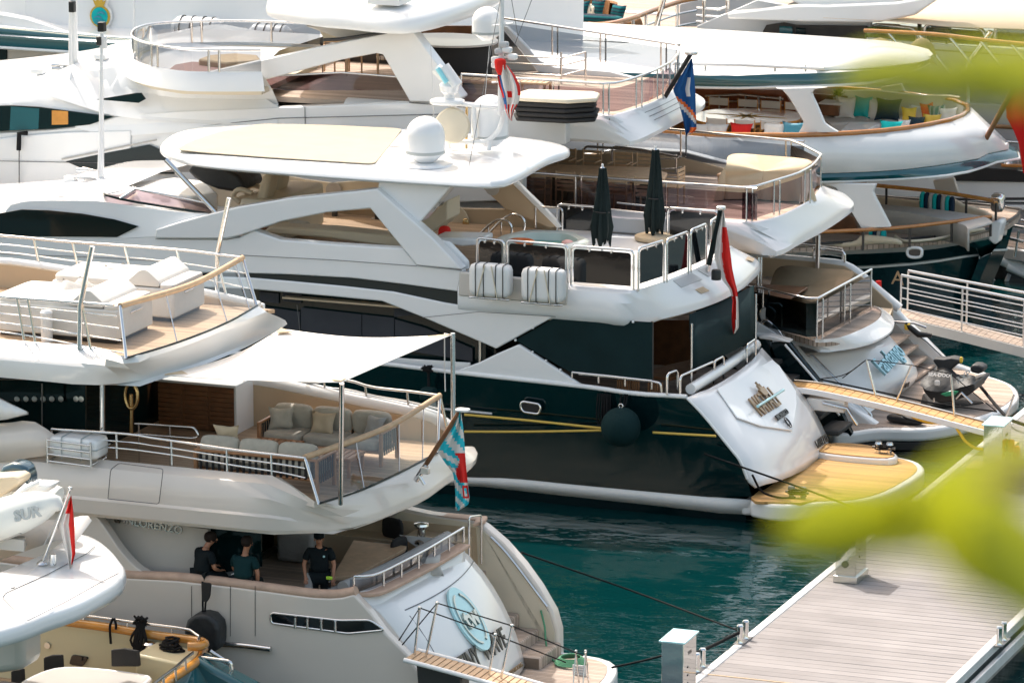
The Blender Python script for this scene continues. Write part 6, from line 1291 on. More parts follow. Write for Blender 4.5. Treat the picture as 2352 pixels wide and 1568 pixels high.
# ---- TINY WAVE upper deck: awning, sofas, slatted tables, cabinet
c = [A(376,862,Y=-11.5), A(645,755,Y=-7.5), A(1037,769,Y=-7.2), A(784,878,Y=-12.9)]
rows = []
N_ = 16
for i in range(N_+1):
    u = i/N_; r = []
    for j in range(N_+1):
        v = j/N_; p = c[0].lerp(c[3], u).lerp(c[1].lerp(c[2], u), v); cen = (c[0]+c[1]+c[2]+c[3])/4
        s = math.sin(math.pi*u); q = math.sin(math.pi*v); e = 4*u*(1-u)*4*v*(1-v)
        p = p+(cen-p)*(.10*q*abs(2*u-1)**2*1.0+.09*s*abs(2*v-1)**2); p.z += -.14*(s+q)*.5-.10*e+.02*math.sin(14*u+3*v)*e; r.append(p)
    rows.append(r)
aw = thing('sun_awning', 'large white square sun awning stretched over the upper deck sofas', 'awning', cen)
loft('canvas', rows, 'canvas', aw, smooth=80, solid=.012)
for k, (p, q) in enumerate(zip(c, (c[2], c[3], c[0], c[1]))):
    d = (q-p).normalized(); n_ = V((0, 0, 1)).cross(d).normalized()
    prism('corner_patch', [p+d*.02+V((0,0,.01)), p+d*.42+n_*.16+V((0,0,-.01)), p+d*.42-n_*.16+V((0,0,-.01))], (0, 0, .015), 'cushion_tan', aw, 0)
tube('tie_rope', [c[2], c[2]+V((-.14, 0, .02)), c[2]+V((-.14, 0, -.6)), c[2]+V((-.13, 0, -1.1))], .012, 'matte_white', aw)
def sofa(name, label, loc, ln, back_side, group, pillow=None, ncush=3, rz=0):
    t = thing(name, label, 'sofa', (0, 0, 0), group); d = .86; b = back_side  # b=+1: back at +y
    for x in (-ln/2+.04, ln/2-.04):
        for y in (-d/2+.04, d/2-.04): box('leg', (x, y, .31), (.07, .07, .62), 'teak_furniture', t)
        box('arm_rail', (x, 0, .63), (.07, d, .045), 'teak_furniture', t)
        for k in range(7): box('strap', (x, -d/2+.12+k*.104, .40), (.02, .05, .44), 'charcoal', t, bev=.005)
    box('back_rail', (0, b*(d/2-.04), .63), (ln, .06, .05), 'teak_furniture', t); box('seat_frame', (0, 0, .26), (ln-.1, d-.06, .05), 'teak_furniture', t)
    for k in range(int(ln/.125)): box('strap', (-ln/2+.14+k*.123, b*(d/2-.04), .43), (.055, .02, .36), 'charcoal', t, bev=.005)
    w_ = (ln-.16)/ncush
    for k in range(ncush):
        x = -ln/2+.08+w_*(k+.5); puff('seat_cushion', (x, -b*.04, .37), (w_*.99, d-.1, .19), 'cushion', t, e=6)
        puff('back_cushion', (x, b*(d/2-.17), .66), (w_*.98, .20, .48), 'cushion', t, rx=-b*rad(14)*-1, e=5)
    if pillow:
        for (x, z, rr, m_) in pillow: puff('pillow', (x, -b*.0, z), (.5, .44, .16), m_, t, rx=rad(72)*b, rz=rr, pinch=1)
    return finish(t, loc, rz)
sofa('outdoor_sofa', 'three seat sofa with beige cushions against the far bulwark of the awning deck', (-.5, -8.75, 4.6), 2.55, 1, 'teak framed sofas under the awning', [(-.95, .66, .35, 'cushion'), (-.1, .64, 0, 'cushion_tan'), (.95, .66, -.4, 'softgrey')])
sofa('outdoor_sofa', 'three seat sofa with its dark corded back towards the near rail of the awning deck', (-.75, -11.1, 4.6), 2.5, -1, 'teak framed sofas under the awning', [(-.75, .86, .1, 'cushion_tan')])
def slat_table(label, loc, lx, ly, h, group, n=8, mt='teak_furniture', name='slatted_table'):
    t = thing(name, label, 'table', (0, 0, 0), group)
    for k in range(n): box('slat', (-lx/2+lx*(k+.5)/n, 0, h-.02), (lx/n*.78, ly-.1, .03), mt, t, bev=.004)
    for s in (-1, 1): box('apron', (0, s*(ly/2-.03), h-.03), (lx, .06, .06), mt, t); box('apron', (s*(lx/2-.03), 0, h-.05), (.05, ly-.12, .05), mt, t)
    for a in (-1, 1):
        for b in (-1, 1): box('leg', (a*(lx/2-.05), b*(ly/2-.05), h/2-.02), (.06, .06, h-.05), mt, t)
    return finish(t, loc)
p = A(628,1018,Z=4.97); slat_table('slatted teak coffee table in front of the left half of the far sofa', (p.x, p.y, 4.6), .95, .75, .38, 'slatted coffee tables')
p = A(768,1040,Z=4.97); slat_table('slatted teak coffee table nearer the clear stern windbreak', (p.x, p.y, 4.6), .95, .75, .38, 'slatted coffee tables')
t = thing('bar_cabinet', 'long brown slatted wood bar cabinet with white end panel under the white awning', 'cabinet', (-3.6, -7.3, 4.6))
x1 = A(541,991,Y=-7.75).x; x0 = A(361,968,Y=-7.75).x
box('carcass', ((x0+x1)/2, -7.35, 5.06), (x1-x0-.06, .74, .88), 'cabinet', t, bev=.01); box('end_panel', (x1, -7.35, 5.06), (.06, .80, .94), 'white', t); box('worktop', ((x0+x1)/2, -7.35, 5.53), (x1-x0+.06, .84, .05), 'whiteB', t)
for k in range(3):
    for j in range(9): box('door_slat', (x0+(x1-x0)*(k+.5)/3, -7.735, 4.70+j*.092), ((x1-x0)/3-.05, .03, .075), 'wood_dark', t, bev=.006)
# life raft in its cradle, lower left deck edge
def raft_case(t, c, s, mt='white', straps=4, rope=True):
    puff('case', c, s, mt, t, e=7); box('seam', c, (s[0]*1.005, s[1]*1.005, .02), 'bandgrey', t, bev=.004)
t = thing('life_raft', 'white hard cased life raft strapped in a steel cradle at the lower left deck edge', 'life raft', A(180,1050,Y=-12.2))
c = A(181,1022,Y=-12.15); raft_case(t, c, (1.0, .6, .40)); y = c.y-.33
for yy in (c.y-.33, c.y+.31):
    for k in range(4): tube('cradle_bar', [V((c.x-.48, yy, c.z-.26+k*.13)), V((c.x+.40, yy, c.z-.29+k*.13))], .016, 'steel', t)
    for x in (-.48, .40): strut('cradle_post', (c.x+x, yy, c.z-.3), (c.x+x, yy, c.z+.16), .02, 'steel', t)
for x in (-.48, .40): strut('cradle_base', (c.x+x, c.y-.33, c.z-.27), (c.x+x, c.y+.31, c.z-.27), .02, 'steel', t)
for x in (-.2, .2): tube('strap', rnd([c+V((x, -.31, -.2)), c+V((x, -.31, .205)), c+V((x, .31, .205)), c+V((x, .31, -.2))], .05), .012, 'bandgrey', t)
t = thing('life_raft', 'small white life raft case in a steel cradle behind the far rail under the awning', 'life raft', A(590,885,Y=-6.7))
c = A(592,884,Y=-6.6); raft_case(t, c, (.6, .4, .3)); tube('cradle_bar', [c+V((-.3,-.2,-.1)), c+V((.5,-.2,.0)), c+V((.5,-.2,-.2))], .02, 'steel', t)
# two sun lounger islands, pillows, bollard on the top deck
def sunpad(label, P1, ln, w_, loc):
    t = thing('sun_bed', label, 'sun bed', (0, 0, 0), 'white sun beds on the top deck')
    box('base', (0, 0, .36), (ln, w_, .56), 'soft', t, bev=.04, seg=3); box('plinth', (0, 0, .05), (ln-.15, w_-.15, .1), 'letter_dark', t)
    puff('mattress', (-ln*.17, 0, .68), (ln*.66, w_*.98, .16), 'soft', t, e=10)
    pr = [V((ln*.10, -w_/2+.02, .70)), V((ln*.22, -w_/2+.02, .96)), V((ln*.27, -w_/2+.02, .98)), V((ln*.38, -w_/2+.02, .76)), V((ln*.38, -w_/2+.02, .66)), V((ln*.1, -w_/2+.02, .66))]
    prism('head_roll', rnd(pr, .08, closed=True), (0, w_-.04, 0), 'soft', t, .03, seg=3)
    puff('end_pad', (ln*.435, 0, .67), (ln*.13, w_*.98, .12), 'soft', t, e=8)
    for y in (-.12, .12): tube('handle', [(ln/2+.01, y-.12, .5), (ln/2+.04, y, .52), (ln/2+.01, y+.12, .5)], .014, 'steel', t)
    return finish(t, loc)
sunpad('white padded sun bed nearer the near rail on the top deck', 0, 2.55, 1.5, (-4.9, -10.45, 7.0))
sunpad('white padded sun bed behind the first one, by the far rail', 0, 2.55, 1.4, (-4.75, -8.4, 7.0))
for i, (px, py, yy, rr) in enumerate(((168,668,-10.2,.3),(190,664,-10.0,-.2),(262,636,-8.4,.2),(285,632,-8.2,-.3))):
    o = puff('pillow', A(px, py, Y=yy), (.55, .5, .17), 'softgrey', None, rz=rr, rx=rad(28), ry=rad(18), pinch=1)
    tag(o, ('grey throw pillow, left one of the pair on the nearer sun bed', 'grey throw pillow, right one of the pair on the nearer sun bed', 'grey throw pillow, left one of the pair on the far sun bed', 'grey throw pillow, right one of the pair on the far sun bed')[i], 'pillow', 'throw pillows on the sun beds')
o = lathe('vent_post', [(.11,0),(.11,.5),(.12,.54),(.09,.58)], A(108,783,Z=7.0), 'white', None, 20); tag(o, 'short white round vent post behind the near rail of the top deck', 'post')
t = thing('life_ring', 'pale rope bound ring hung on a brass pole in front of the dark lounge glass', 'life ring', A(300,1000,Y=-10.5))
p = A(301,909,Y=-10.5); tube('ring', [p+V((.13*math.cos(a*math.pi/10), 0, .24*math.sin(a*math.pi/10))) for a in range(20)], .035, 'brass', t, closed=True); strut('pole', A(301,1000,Y=-10.45), A(301,905,Y=-10.45), .04, 'brass', t)
# ---- TINY WAVE cockpit
t = thing('dining_table', 'rectangular teak dining table in the shaded cockpit above the TINY WAVE transom', 'table', A(840,1330,Z=2.12))
tp = L([(764,1327),(765,1322),(812,1242),(934,1255),(930,1262),(812,1324)], Z=2.9); slab('table_top', tp, 2.92, 2.85, 'teak_pale', t, .01); cen = sum(tp, V((0,0,0)))/6; box('pedestal', (cen.x, cen.y, 2.5), (.5, .9, .74), 'charcoal', t)
for i, (px, py) in enumerate(((884,1262),(893,1300))):
    k = thing('cockpit_chair', ('grey woven chair at the far side of the cockpit dining table', 'grey woven chair at the stern end of the cockpit dining table')[i], 'chair', (0,0,0), 'woven cockpit chairs')
    box('seat', (0, 0, .44), (.5, .5, .05), 'softgrey', k)
    for x in (-.22, .22):
        for y in (-.22, .22): strut('leg', (x, y, 0), (x, y, .44), .016, 'grey_steel', k)
    puff('backrest', (.0, .24, .72), (.5, .1, .42), 'charcoal', k)
    finish(k, A(px, py+40, Z=2.14) if i == 0 else A(px, py+38, Z=2.14), (-.3, -1.8)[i])
t = thing('stern_bench', 'grey cushioned bench curving along the inside of the transom coaming', 'bench', (1.4, -9.8, 2.12)); ar = crv(L([(800,1385),(880,1352),(960,1312),(1040,1268)], Z=2.62), 14)
ar = [p+V((-.35, 0, 0)) for p in ar]; tube('seat_cushion', ar, .24, 'softgrey', t, sides=14); tube('back_cushion', [p+V((.25, 0, .28)) for p in ar], .13, 'softgrey', t, sides=12)
o = puff('pillow', A(992,1300,Z=3.0), (.42, .42, .15), 'softgrey', None, rx=rad(70), rz=.8, pinch=1); tag(o, 'grey pillow leaning at the far end of the stern bench', 'pillow')
t = thing('mooring_winch', 'polished steel capstan on the beige ledge at the far side of the cockpit', 'winch', A(968,1245,Z=2.9)); lathe('drum', [(.15,0),(.15,.05),(.08,.12),(.07,.26),(.15,.34),(.14,.38),(0,.40)], A(968,1246,Z=2.85), 'steel', t)
box('side_ledge', (A(975,1250,Z=2.8).x, -7.0, 2.45), (1.2, .6, .7), 'beige', TW); box('side_locker', (-.6, -7.0, 2.4), (1.6, .5, .55), 'beige', TW)
t = thing('ottoman', 'grey upholstered armchair beside the saloon door of the shaded cockpit', 'armchair', A(690,1300,Z=2.14)); c = A(692,1282,Z=2.14); box('base', (c.x, c.y, 2.42), (.75, .7, .56), 'softgrey', t, bev=.08, seg=3); box('tray', (c.x-.1, c.y, 2.72), (.4,.3,.05), 'black', t)
t = thing('lounge_sofa', 'grey lounge sofa in the shaded cockpit behind the two seated men', 'sofa', A(520,1345,Z=2.14)); c = A(515,1325,Z=2.55); puff('seat_cushion', (c.x, -11.2, 2.5), (1.3, .9, .5), 'softgrey', t, e=6); puff('back_cushion', (c.x-.5, -11.2, 2.95), (.3, .9, .6), 'softgrey', t, ry=rad(-20)); puff('pillow', (c.x-.3, -11.1, 2.95), (.45, .4, .15), 'bandgrey', t, ry=rad(60), pinch=1)
# ---- people
def skin(name, segs, mt, parent, sub=2):
    """one continuous surface grown on connected joints; segs: list of chains of (point, radius)"""
    bm = bmesh.new(); lay = bm.verts.layers.skin.verify(); seen = {}
    def vert(p, r):
        k = tuple(round(x, 4) for x in p)
        if k not in seen:
            v = bm.verts.new(p); rr = r if isinstance(r, tuple) else (r, r); v[lay].radius = rr; seen[k] = v
        return seen[k]
    first = None
    for ch in segs:
        vs = [vert(V(p), r) for p, r in ch]
        if first is None: first = vs[0]
        for a, b in zip(vs, vs[1:]):
            if bm.edges.get((a, b)) is None: bm.edges.new((a, b))
    first[lay].use_root = True
    me = bpy.data.meshes.new(name); bm.to_mesh(me); bm.free(); me.materials.append(M[mt])
    o = bpy.data.objects.new(name, me); link(o, parent); s = o.modifiers.new('skin', 'SKIN'); s.use_smooth_shade = True; s.branch_smoothing = .5
    u = o.modifiers.new('sub', 'SUBSURF'); u.levels = u.render_levels = sub; return o
def person(label, loc, rz, pose, shirt, cap=False, lean=0.0):
    """local frame: faces +y, feet at z=0 (standing) ; pose gives joints"""
    t = thing('person', label, 'person', (0, 0, 0)); J = pose
    def hand(w_, d, up):
        d = V(d).normalized(); s = d.cross(V(up)).normalized(); out = []
        palm = V(w_)+d*.06
        out.append([(V(w_), .027), (palm, (.038, .020))])
        for k, (o_, l) in enumerate(((-.032, .060), (-.011, .072), (.011, .068), (.031, .052))):
            b = palm+d*.03+s*o_; out.append([(palm, (.038, .020)), (b, .011), (b+d*l*.55+V(up)*-.008, .009), (b+d*l*.9+V(up)*-.028, .008)])
        b = V(w_)+d*.03+s*-.035; out.append([(V(w_), .027), (b, .012), (b+d*.035+s*-.012, .010)])
        return out
    H = V(J['head']); N_ = V(J['neck']); P = V(J['pelvis']); C_ = V(J['chest'])
    segs = [[(P, (.13, .10)), (P.lerp(C_, .5), (.12, .09)), (C_, (.13, .095)), (N_, .058), (N_+(H-N_)*.45, .056), (H+V((0,0,-.03)), (.066, .078)), (H+V((0, 0, .05)), (.074, .088)), (H+V((0, 0, .10)), .05)]]
    for s in 'LR':
        sh, el, wr = V(J['sh'+s]), V(J['el'+s]), V(J['wr'+s]); hp, kn, an = V(J['hp'+s]), V(J['kn'+s]), V(J['an'+s])
        segs.append([(C_, (.13, .095)), (sh, .056), (sh.lerp(el, .5), .052), (el, .040), (el.lerp(wr, .4), .038), (wr, .027)])
        segs += hand(wr, J['hd'+s], (0, 0, 1) if abs(V(J['hd'+s]).z) < .8 else (0, 1, 0))
        segs.append([(P, (.13, .10)), (hp, .095), (hp.lerp(kn, .5), .080), (kn, .060), (kn.lerp(an, .35), .058), (an, .040), (an+V((0, .12, -.045)), .035)])
    skin('body', segs, 'skin', t)
    f = V((0, 1, 0)); hr = J.get('look', 0); R_ = Matrix.Rotation(hr, 3, 'Z'); f = R_@f; sd = R_@V((1, 0, 0))
    puff('nose', H+f*.098+V((0,0,.0)), (.028, .04, .045), 'skin', t)
    for q in (-1, 1):
        puff('eye', H+f*.082+sd*(.032*q)+V((0,0,.025)), (.022, .016, .012), 'black', t); puff('ear', H+sd*(.083*q)+V((0,0,.01)), (.02, .04, .06), 'skin', t)
    puff('mouth', H+f*.086+V((0,0,-.04)), (.045, .014, .012), 'wood_red', t)
    if cap:
        lathe('cap', [(.098,0),(.1,.05),(.085,.10),(.05,.125),(0,.13)], H+V((0,0,.045)), 'shirt', t, 18, sy=1.12)
        lathe('cap_back', [(.1,0),(.103,.05),(.088,.10),(.052,.128),(0,.134)], H+V((-.0,0,.045))-f*.022, 'towel', t, 18, sy=1.0)
        pk = [H+V((0,0,.055))+f*.09+sd*x*.075+f*y for x, y in ((-1,0),(-.8,.06),(0,.095),(.8,.06),(1,0))]; prism('cap_peak', pk, (0,0,.012), 'shirt', t, .003)
    else:
        o = puff('hair', H+V((0,0,.055))-f*.018, (.20, .235, .205), 'hair', t, e=2.4)
    g = .018
    sg = [[(P+V((0,0,.02)), (.19+g, .14+g)), (P.lerp(C_, .5), (.19+g, .14+g)), (C_, (.225+g, .15+g)), (C_.lerp(N_, .6), (.15, .11)), (N_+V((0,0,-.01)), .078)]]
    for s in 'LR':
        sh, el = V(J['sh'+s]), V(J['el'+s]); sg.append([(C_, (.225+g, .15+g)), (sh, .092), (sh.lerp(el, .45), .084), (sh.lerp(el, .75), .078)])
    skin('polo_shirt', sg, shirt, t)
    tg = []
    for s in 'LR':
        hp, kn, an = V(J['hp'+s]), V(J['kn'+s]), V(J['an'+s]); tg.append([(P, (.175, .14)), (hp, .125), (hp.lerp(kn, .5), .112), (kn, .090), (kn.lerp(an, .4), .085), (an+V((0,0,.02)), .070)])
        puff('shoe', an+V((0, .07, -.05)), (.095, .27, .10), 'black', t)
    skin('trousers', tg, 'shirt', t)
    if cap: puff('shirt_badge', C_+V((-.09, .135, .03)), (.04, .012, .04), 'pale_blue', t)
    return finish(t, loc, rz)
stand = dict(pelvis=(0,0,.94), chest=(0,.0,1.28), neck=(0,.01,1.48), head=(0,.05,1.60), look=0,
    shL=(-.19,0,1.40), elL=(-.27,.03,1.13), wrL=(-.25,.12,.90), hdL=(.05,.25,-.95), shR=(.19,0,1.40), elR=(.28,.02,1.14), wrR=(.25,.16,.93), hdR=(-.1,.5,-.8),
    hpL=(-.10,0,.90), knL=(-.12,.05,.50), anL=(-.13,0,.09), hpR=(.10,0,.90), knR=(.13,.03,.50), anR=(.15,-.03,.09))
p = A(735,1432,Z=2.13)
man = person('standing man in black polo and trousers with white backed cap holding a spray bottle', p, rad(-160), stand, 'shirt', cap=True)
def sitp(turn, head):
    return dict(pelvis=(0,0,.12), chest=(0,.10,.44), neck=(0,.15,.64), head=head, look=turn, shL=(-.19,.10,.55), elL=(-.25,.18,.29), wrL=(-.12,.38,.22), hdL=(.4,.9,0), shR=(.19,.10,.55), elR=(.26,.14,.28), wrR=(.14,.34,.18), hdR=(-.3,.9,0),
        hpL=(-.10,.06,.10), knL=(-.13,.46,.08), anL=(-.13,.46,-.36), hpR=(.10,.06,.10), knR=(.13,.46,.08), anR=(.13,.46,-.36))
q = A(460,1338,Y=-12.32); person('seated man in black polo looking down at a phone in his hands', q+V((0,0,.02)), rad(-30), sitp(-.6, (.03,.24,.76)), 'shirt')
o = box('phone', q+V((.27,.36,.25)), (.075, .012, .15), 'black', None, rz=-.4, rx=.6); tag(o, 'black phone held by the left seated man', 'phone')
s2 = sitp(-.5, (.04,.16,.80)); s2['wrR'] = (.24,.12,.05); s2['hdR'] = (0,.3,-.9); s2['elR'] = (.27,.08,.28)
q2 = A(557,1353,Y=-12.32); person('seated man in dark green polo on the cap rail with his back to us', q2+V((0,0,.02)), rad(0), s2, 'shirt_green')
h = A(757,1330,Y=p.y-.35); t = thing('spray_bottle', 'small spray bottle with lime green head in the hand of the standing man', 'bottle', h)
lathe('bottle_body', [(.03,-.16),(.03,-.05),(.012,0)], h, 'glass_grey', t, 12); box('spray_head', h+V((0,-.01,.03)), (.12,.05,.06), 'leafgreen', t)
o = puff('towel', h+V((-.5,.2,-.22)), (.16, .08, .5), 'towel', None, e=3); tag(o, 'pale towel hanging by the left leg of the standing man', 'towel')
t = thing('side_table', 'small round tan side table just inside the near bulwark beside the standing man', 'table', A(762,1395,Z=2.13)); c = A(764,1376,Z=2.7); lathe('table_top', [(0,0),(.2,0),(.2,.04),(0,.04)], c, 'cushion_tan', t); strut('leg', (c.x,c.y,2.13), c, .03, 'steel', t)
# ---- fenders
def ball_fender(label, c, r, a0, mt='black_cover', teardrop=False):
    t = thing('fender', label, 'fender', c)
    if teardrop: puff('fender_body', c, (r*2, r*1.6, r*2.2), mt, t, e=2.8)
    else: puff('fender_body', c, (r*2, r*2, r*2), mt, t, e=2.05)
    return t
c = A(1426,980,Y=5.5); t = ball_fender('round dark green ball fender hanging against the dark navy hull', c, .43, None, 'navy_ball')
tubes('fender_rope', [crv([A(x, 905, Y=5.9), A(x-4, 930, Y=5.85), c+V((0, 0, .42))], 8) for x in (1428, 1436, 1441)], .02, 'rope_black', t); tube('eye', [c+V((.05*math.cos(a), 0, .46+.05*math.sin(a))) for a in (0,1,2,3,4,5)], .015, 'steel', t, closed=True)
t = thing('mooring_rope', 'black rope loops hanging over the dark hull left of the ball fender', 'rope', A(1380,940,Y=5.9))
tubes('coil', [crv([A(1374+k*5, 903, Y=5.9), A(1370+k*6, 950, Y=5.85-.02*k), A(1377+k*5, 978-4*(k % 3), Y=5.85), A(1385+k*4, 950, Y=5.85), A(1382+k*5, 905, Y=5.9)], 14) for k in range(5)], .018, 'rope_black', t)
c = A(983,845,Y=5.75); t = thing('fender_rope', 'black rope and cleat knot tied on the white cap rail above the dark hull', 'rope', c); tubes('knot', [[c+V((.13*math.sin(k*1.9), -.05, .06*math.cos(k*2.3))) for k in range(16)], [A(984,850,Y=5.8), A(985,900,Y=5.7)]], .035, 'rope_black', t)
o = puff('fender', A(984,905,Y=5.6), (.35, .35, .3), 'navy_ball', None); tag(o, 'dark fender partly hidden behind the upper deck rail', 'fender')
for nm, pts, lab in (('mooring_line', [(1067,952),(1220,966),(1381,983)], 'upper yellow line stretched along the dark navy hull'), ('mooring_line', [(1067,991),(1220,991),(1381,988)], 'lower yellow line stretched along the dark navy hull'), ('mooring_line', [(1500,993),(1644,1001)], 'short yellow line on the dark hull near the transom')):
    o = tube(nm, L(pts, Y=5.83), .028, 'yellow_line', None, n=10); tag(o, lab, 'rope', 'yellow lines on the dark hull')
tube('hull_strake', L([(1010,938),(1130,950)], Y=5.95), .03, 'gel_grey', NA)
pw = rnd(L([(1197,925),(1203,922),(1238,928),(1242,937),(1238,951),(1203,946),(1196,936)], Y=5.93), .1, closed=True); prism('porthole', pw, (0,.03,0), 'charcoal', NA, 0); tube('porthole_rim', pw, .03, 'steel', NA, closed=True)
c = A(462,1448,Y=-12.9); t = thing('fender', 'large black covered fender hanging on the pale hull below the seated man', 'fender', c)
fp = L([(422,1492),(421,1448),(428,1425),(445,1412),(463,1410),(482,1415),(498,1432),(502,1450),(501,1486),(490,1500),(440,1502)], Y=-12.95); prism('fender_body', fp, (0,.42,0), 'black_cover', t, .12, seg=4)
tubes('fender_rope', [L([(465,1335),(466,1412)], Y=-12.75), L([(476,1338),(470,1412)], Y=-12.75)], .02, 'rope_black', t); prism('strap_pad', rnd(L([(464,1335),(487,1338),(484,1370),(476,1382),(466,1378)], Y=-12.72), .05, closed=True), (0, -.05, 0), 'charcoal', t, .01)
# ---- NATALI deck: rafts, hot tub, umbrellas, helm cover, seats, pennants
for i, (x0, x1, y0, y1) in enumerate(((1082,1174,606,679),(1202,1296,616,691))):
    yy = 5.66; c = A((x0+x1)/2, (y0+y1)/2, Y=yy); t = thing('life_raft', ('white suitcase shaped life raft lashed to the side, left one of two', 'white suitcase shaped life raft lashed to the side, right one of two')[i], 'life raft', c, 'life raft cases on the upper side')
    w_, h_ = (x1-x0)/106/.93, (y1-y0)/106/.97
    puff('case', c, (w_, .34, h_), 'matte_white', t, e=8)
    for f in (-.32, -.12, .18, .36): tube('strap', rnd([c+V((f*w_, .15, -h_/2-.005)), c+V((f*w_, -.178, -h_/2-.0)), c+V((f*w_, -.178, h_/2+.0)), c+V((f*w_, .15, h_/2+.005))], .06), .011, 'letter_dark', t)
    for a, b in ((-.28, -.08), (.22, .08)): tube('lashing', [c+V((a*w_, -.19, -h_/2)), c+V((b*w_, -.185, h_/2*.98))], .014, 'cream', t)
    tube('cradle', [c+V((-w_/2, -.1, -h_/2-.04)), c+V((w_/2, -.1, -h_/2-.04))], .022, 'steel', t)
t = thing('hot_tub', 'hexagonal white hot tub with green water on the upper deck', 'hot tub', A(1248,575,Z=4.88))
c = A(1247,551,Z=5.38); hx = lambda r, z, k=0: [c+V((r*math.cos(rad(60*i+12)), r*math.sin(rad(60*i+12)), z)) for i in range(6)]
O = [rnd(hx(1.06, z), .25, closed=True) for z in (-.5, -.05)]; I_ = [rnd(hx(1.1, 0), .25, closed=True), rnd(hx(1.0, .05), .25, closed=True), rnd(hx(.84, .02), .25, closed=True), rnd(hx(.74, -.32), .25, closed=True)]
rw = [r+[r[0]] for r in O+I_]; loft('tub_shell', rw, 'tub', t, smooth=50)
mat('tub_water', (.20, .45, .36), .05, spec=.5); prism('water', rnd(hx(.80, -.14), .25, closed=True), (0, 0, -.01), 'tub_water', t, 0)
o = puff('pool_float', c+V((-.48, -.1, -.06)), (.62, .46, .16), 'orange', None, e=2.3, rz=.2); tag(o, 'orange oval float in the hot tub', 'float')
o = puff('beach_ball', c+V((.62, -.1, -.04)), (.3, .3, .22), 'pink', None, e=2); tag(o, 'pale pink ball at the right side of the hot tub', 'ball')
def umbrella(label, foot, topz, ln, rmax, ragged):
    t = thing('umbrella', label, 'umbrella', foot, 'folded black umbrellas on the upper deck')
    strut('pole', foot, (foot.x, foot.y, topz+.08), .028, 'white', t); n = 32; vs = []; fs = []; z1 = topz; K_ = 14
    for i in range(K_+1):
        f = i/K_; r = .07+(rmax-.07)*min(1, f*1.15)**1.1*(1 if f < .86 else 1-(f-.86)*2.2)
        for s in range(n):
            a = 2*math.pi*s/n; fold = 1+.22*math.sin(8*a+f*1.5)+.08*math.sin(3*a+5*f); z = z1-ln*f-(.22*ragged*max(0, math.sin(4*a+1)) if i == K_ else 0)
            vs.append(V((foot.x+r*fold*math.cos(a), foot.y+r*fold*math.sin(a), z)))
    for i in range(K_):
        for s in range(n): fs.append([i*n+s, i*n+(s+1) % n, (i+1)*n+(s+1) % n, (i+1)*n+s])
    fs.append(list(range(n))); mesh('canopy', vs, fs, 'umbrella', t, 70)
    tube('tie_band', [V((foot.x+rmax*.85*math.cos(a*.5), foot.y+rmax*.85*math.sin(a*.5), z1-ln*.62)) for a in range(13)], .018, 'black', t)
    for k in range(5):
        a = k*1.3; b = V((foot.x+rmax*.5*math.cos(a), foot.y+rmax*.5*math.sin(a), z1-ln+.05)); prism('valance_strip', [b+V((-.07,0,.1)), b+V((.07,0,.1)), b+V((.02,0,-.16-.06*(k % 2)))], (0,.01,0), 'umbrella', t, 0)
    lathe('finial', [(.05,0),(.02,.04),(.01,.1)], (foot.x, foot.y, topz), 'steel', t, 10)
    return t
f1 = A(1383,594,Z=4.88); u = umbrella('folded black umbrella behind the near windbreak panels', f1, A(1383,386,X=f1.x).z, 1.58, .23, 1)
f2 = A(1504,543,Z=4.95); u = umbrella('folded black umbrella standing in a round tan base', f2, A(1507,343,X=f2.x).z, 1.78, .22, 1)
lathe('umbrella_base', [(0,0),(.44,0),(.46,.03),(.46,.09),(.40,.11),(.12,.13),(0,.14)], V((f2.x, f2.y, 4.88)), 'cover_tan', u, 32)
# helm console cover and helm seats
t = thing('console_cover', 'crumpled black cover draped over the flybridge helm console', 'cover', A(500,430,Y=9))
P = L([(428,392),(440,380),(470,376),(510,386),(546,404),(561,424),(558,440),(530,441),(500,436),(470,424),(445,410)], Y=8.4)
prism('cover', P, (0, 1.1, 0), 'black_cover', t, .12, seg=4)
for i, (dx, yy) in enumerate(((0, 8.3), (28, 9.4))):
    k = thing('helm_seat', ('nearer cream leather helm seat under the hardtop', 'farther cream leather helm seat under the hardtop')[i], 'seat', A(590+dx,470,Y=yy), 'cream leather helm seats')
    b = A(580+dx, 468-(10 if i else 0), Y=yy)
    prism('backrest', L([(596+dx,458-10*i),(586+dx,456-10*i),(600+dx,412-10*i),(606+dx,400-10*i),(622+dx,400-10*i),(618+dx,430-10*i),(610+dx,462-10*i)], Y=yy-.2), (0, .5, 0), 'leather', k, .07, seg=3)
    puff('seat', b+V((-.12, .05, .08)), (.5, .5, .16), 'leather', k); tube('armrest', crv([b+V((.1,-.25,.3)), b+V((-.2,-.27,.36)), b+V((-.36,-.25,.2)), b+V((-.2,-.25,.05))], 12), .06, 'leather', k); strut('pedestal', b-V((0,-.05,.55)), b, .06, 'steel', k)
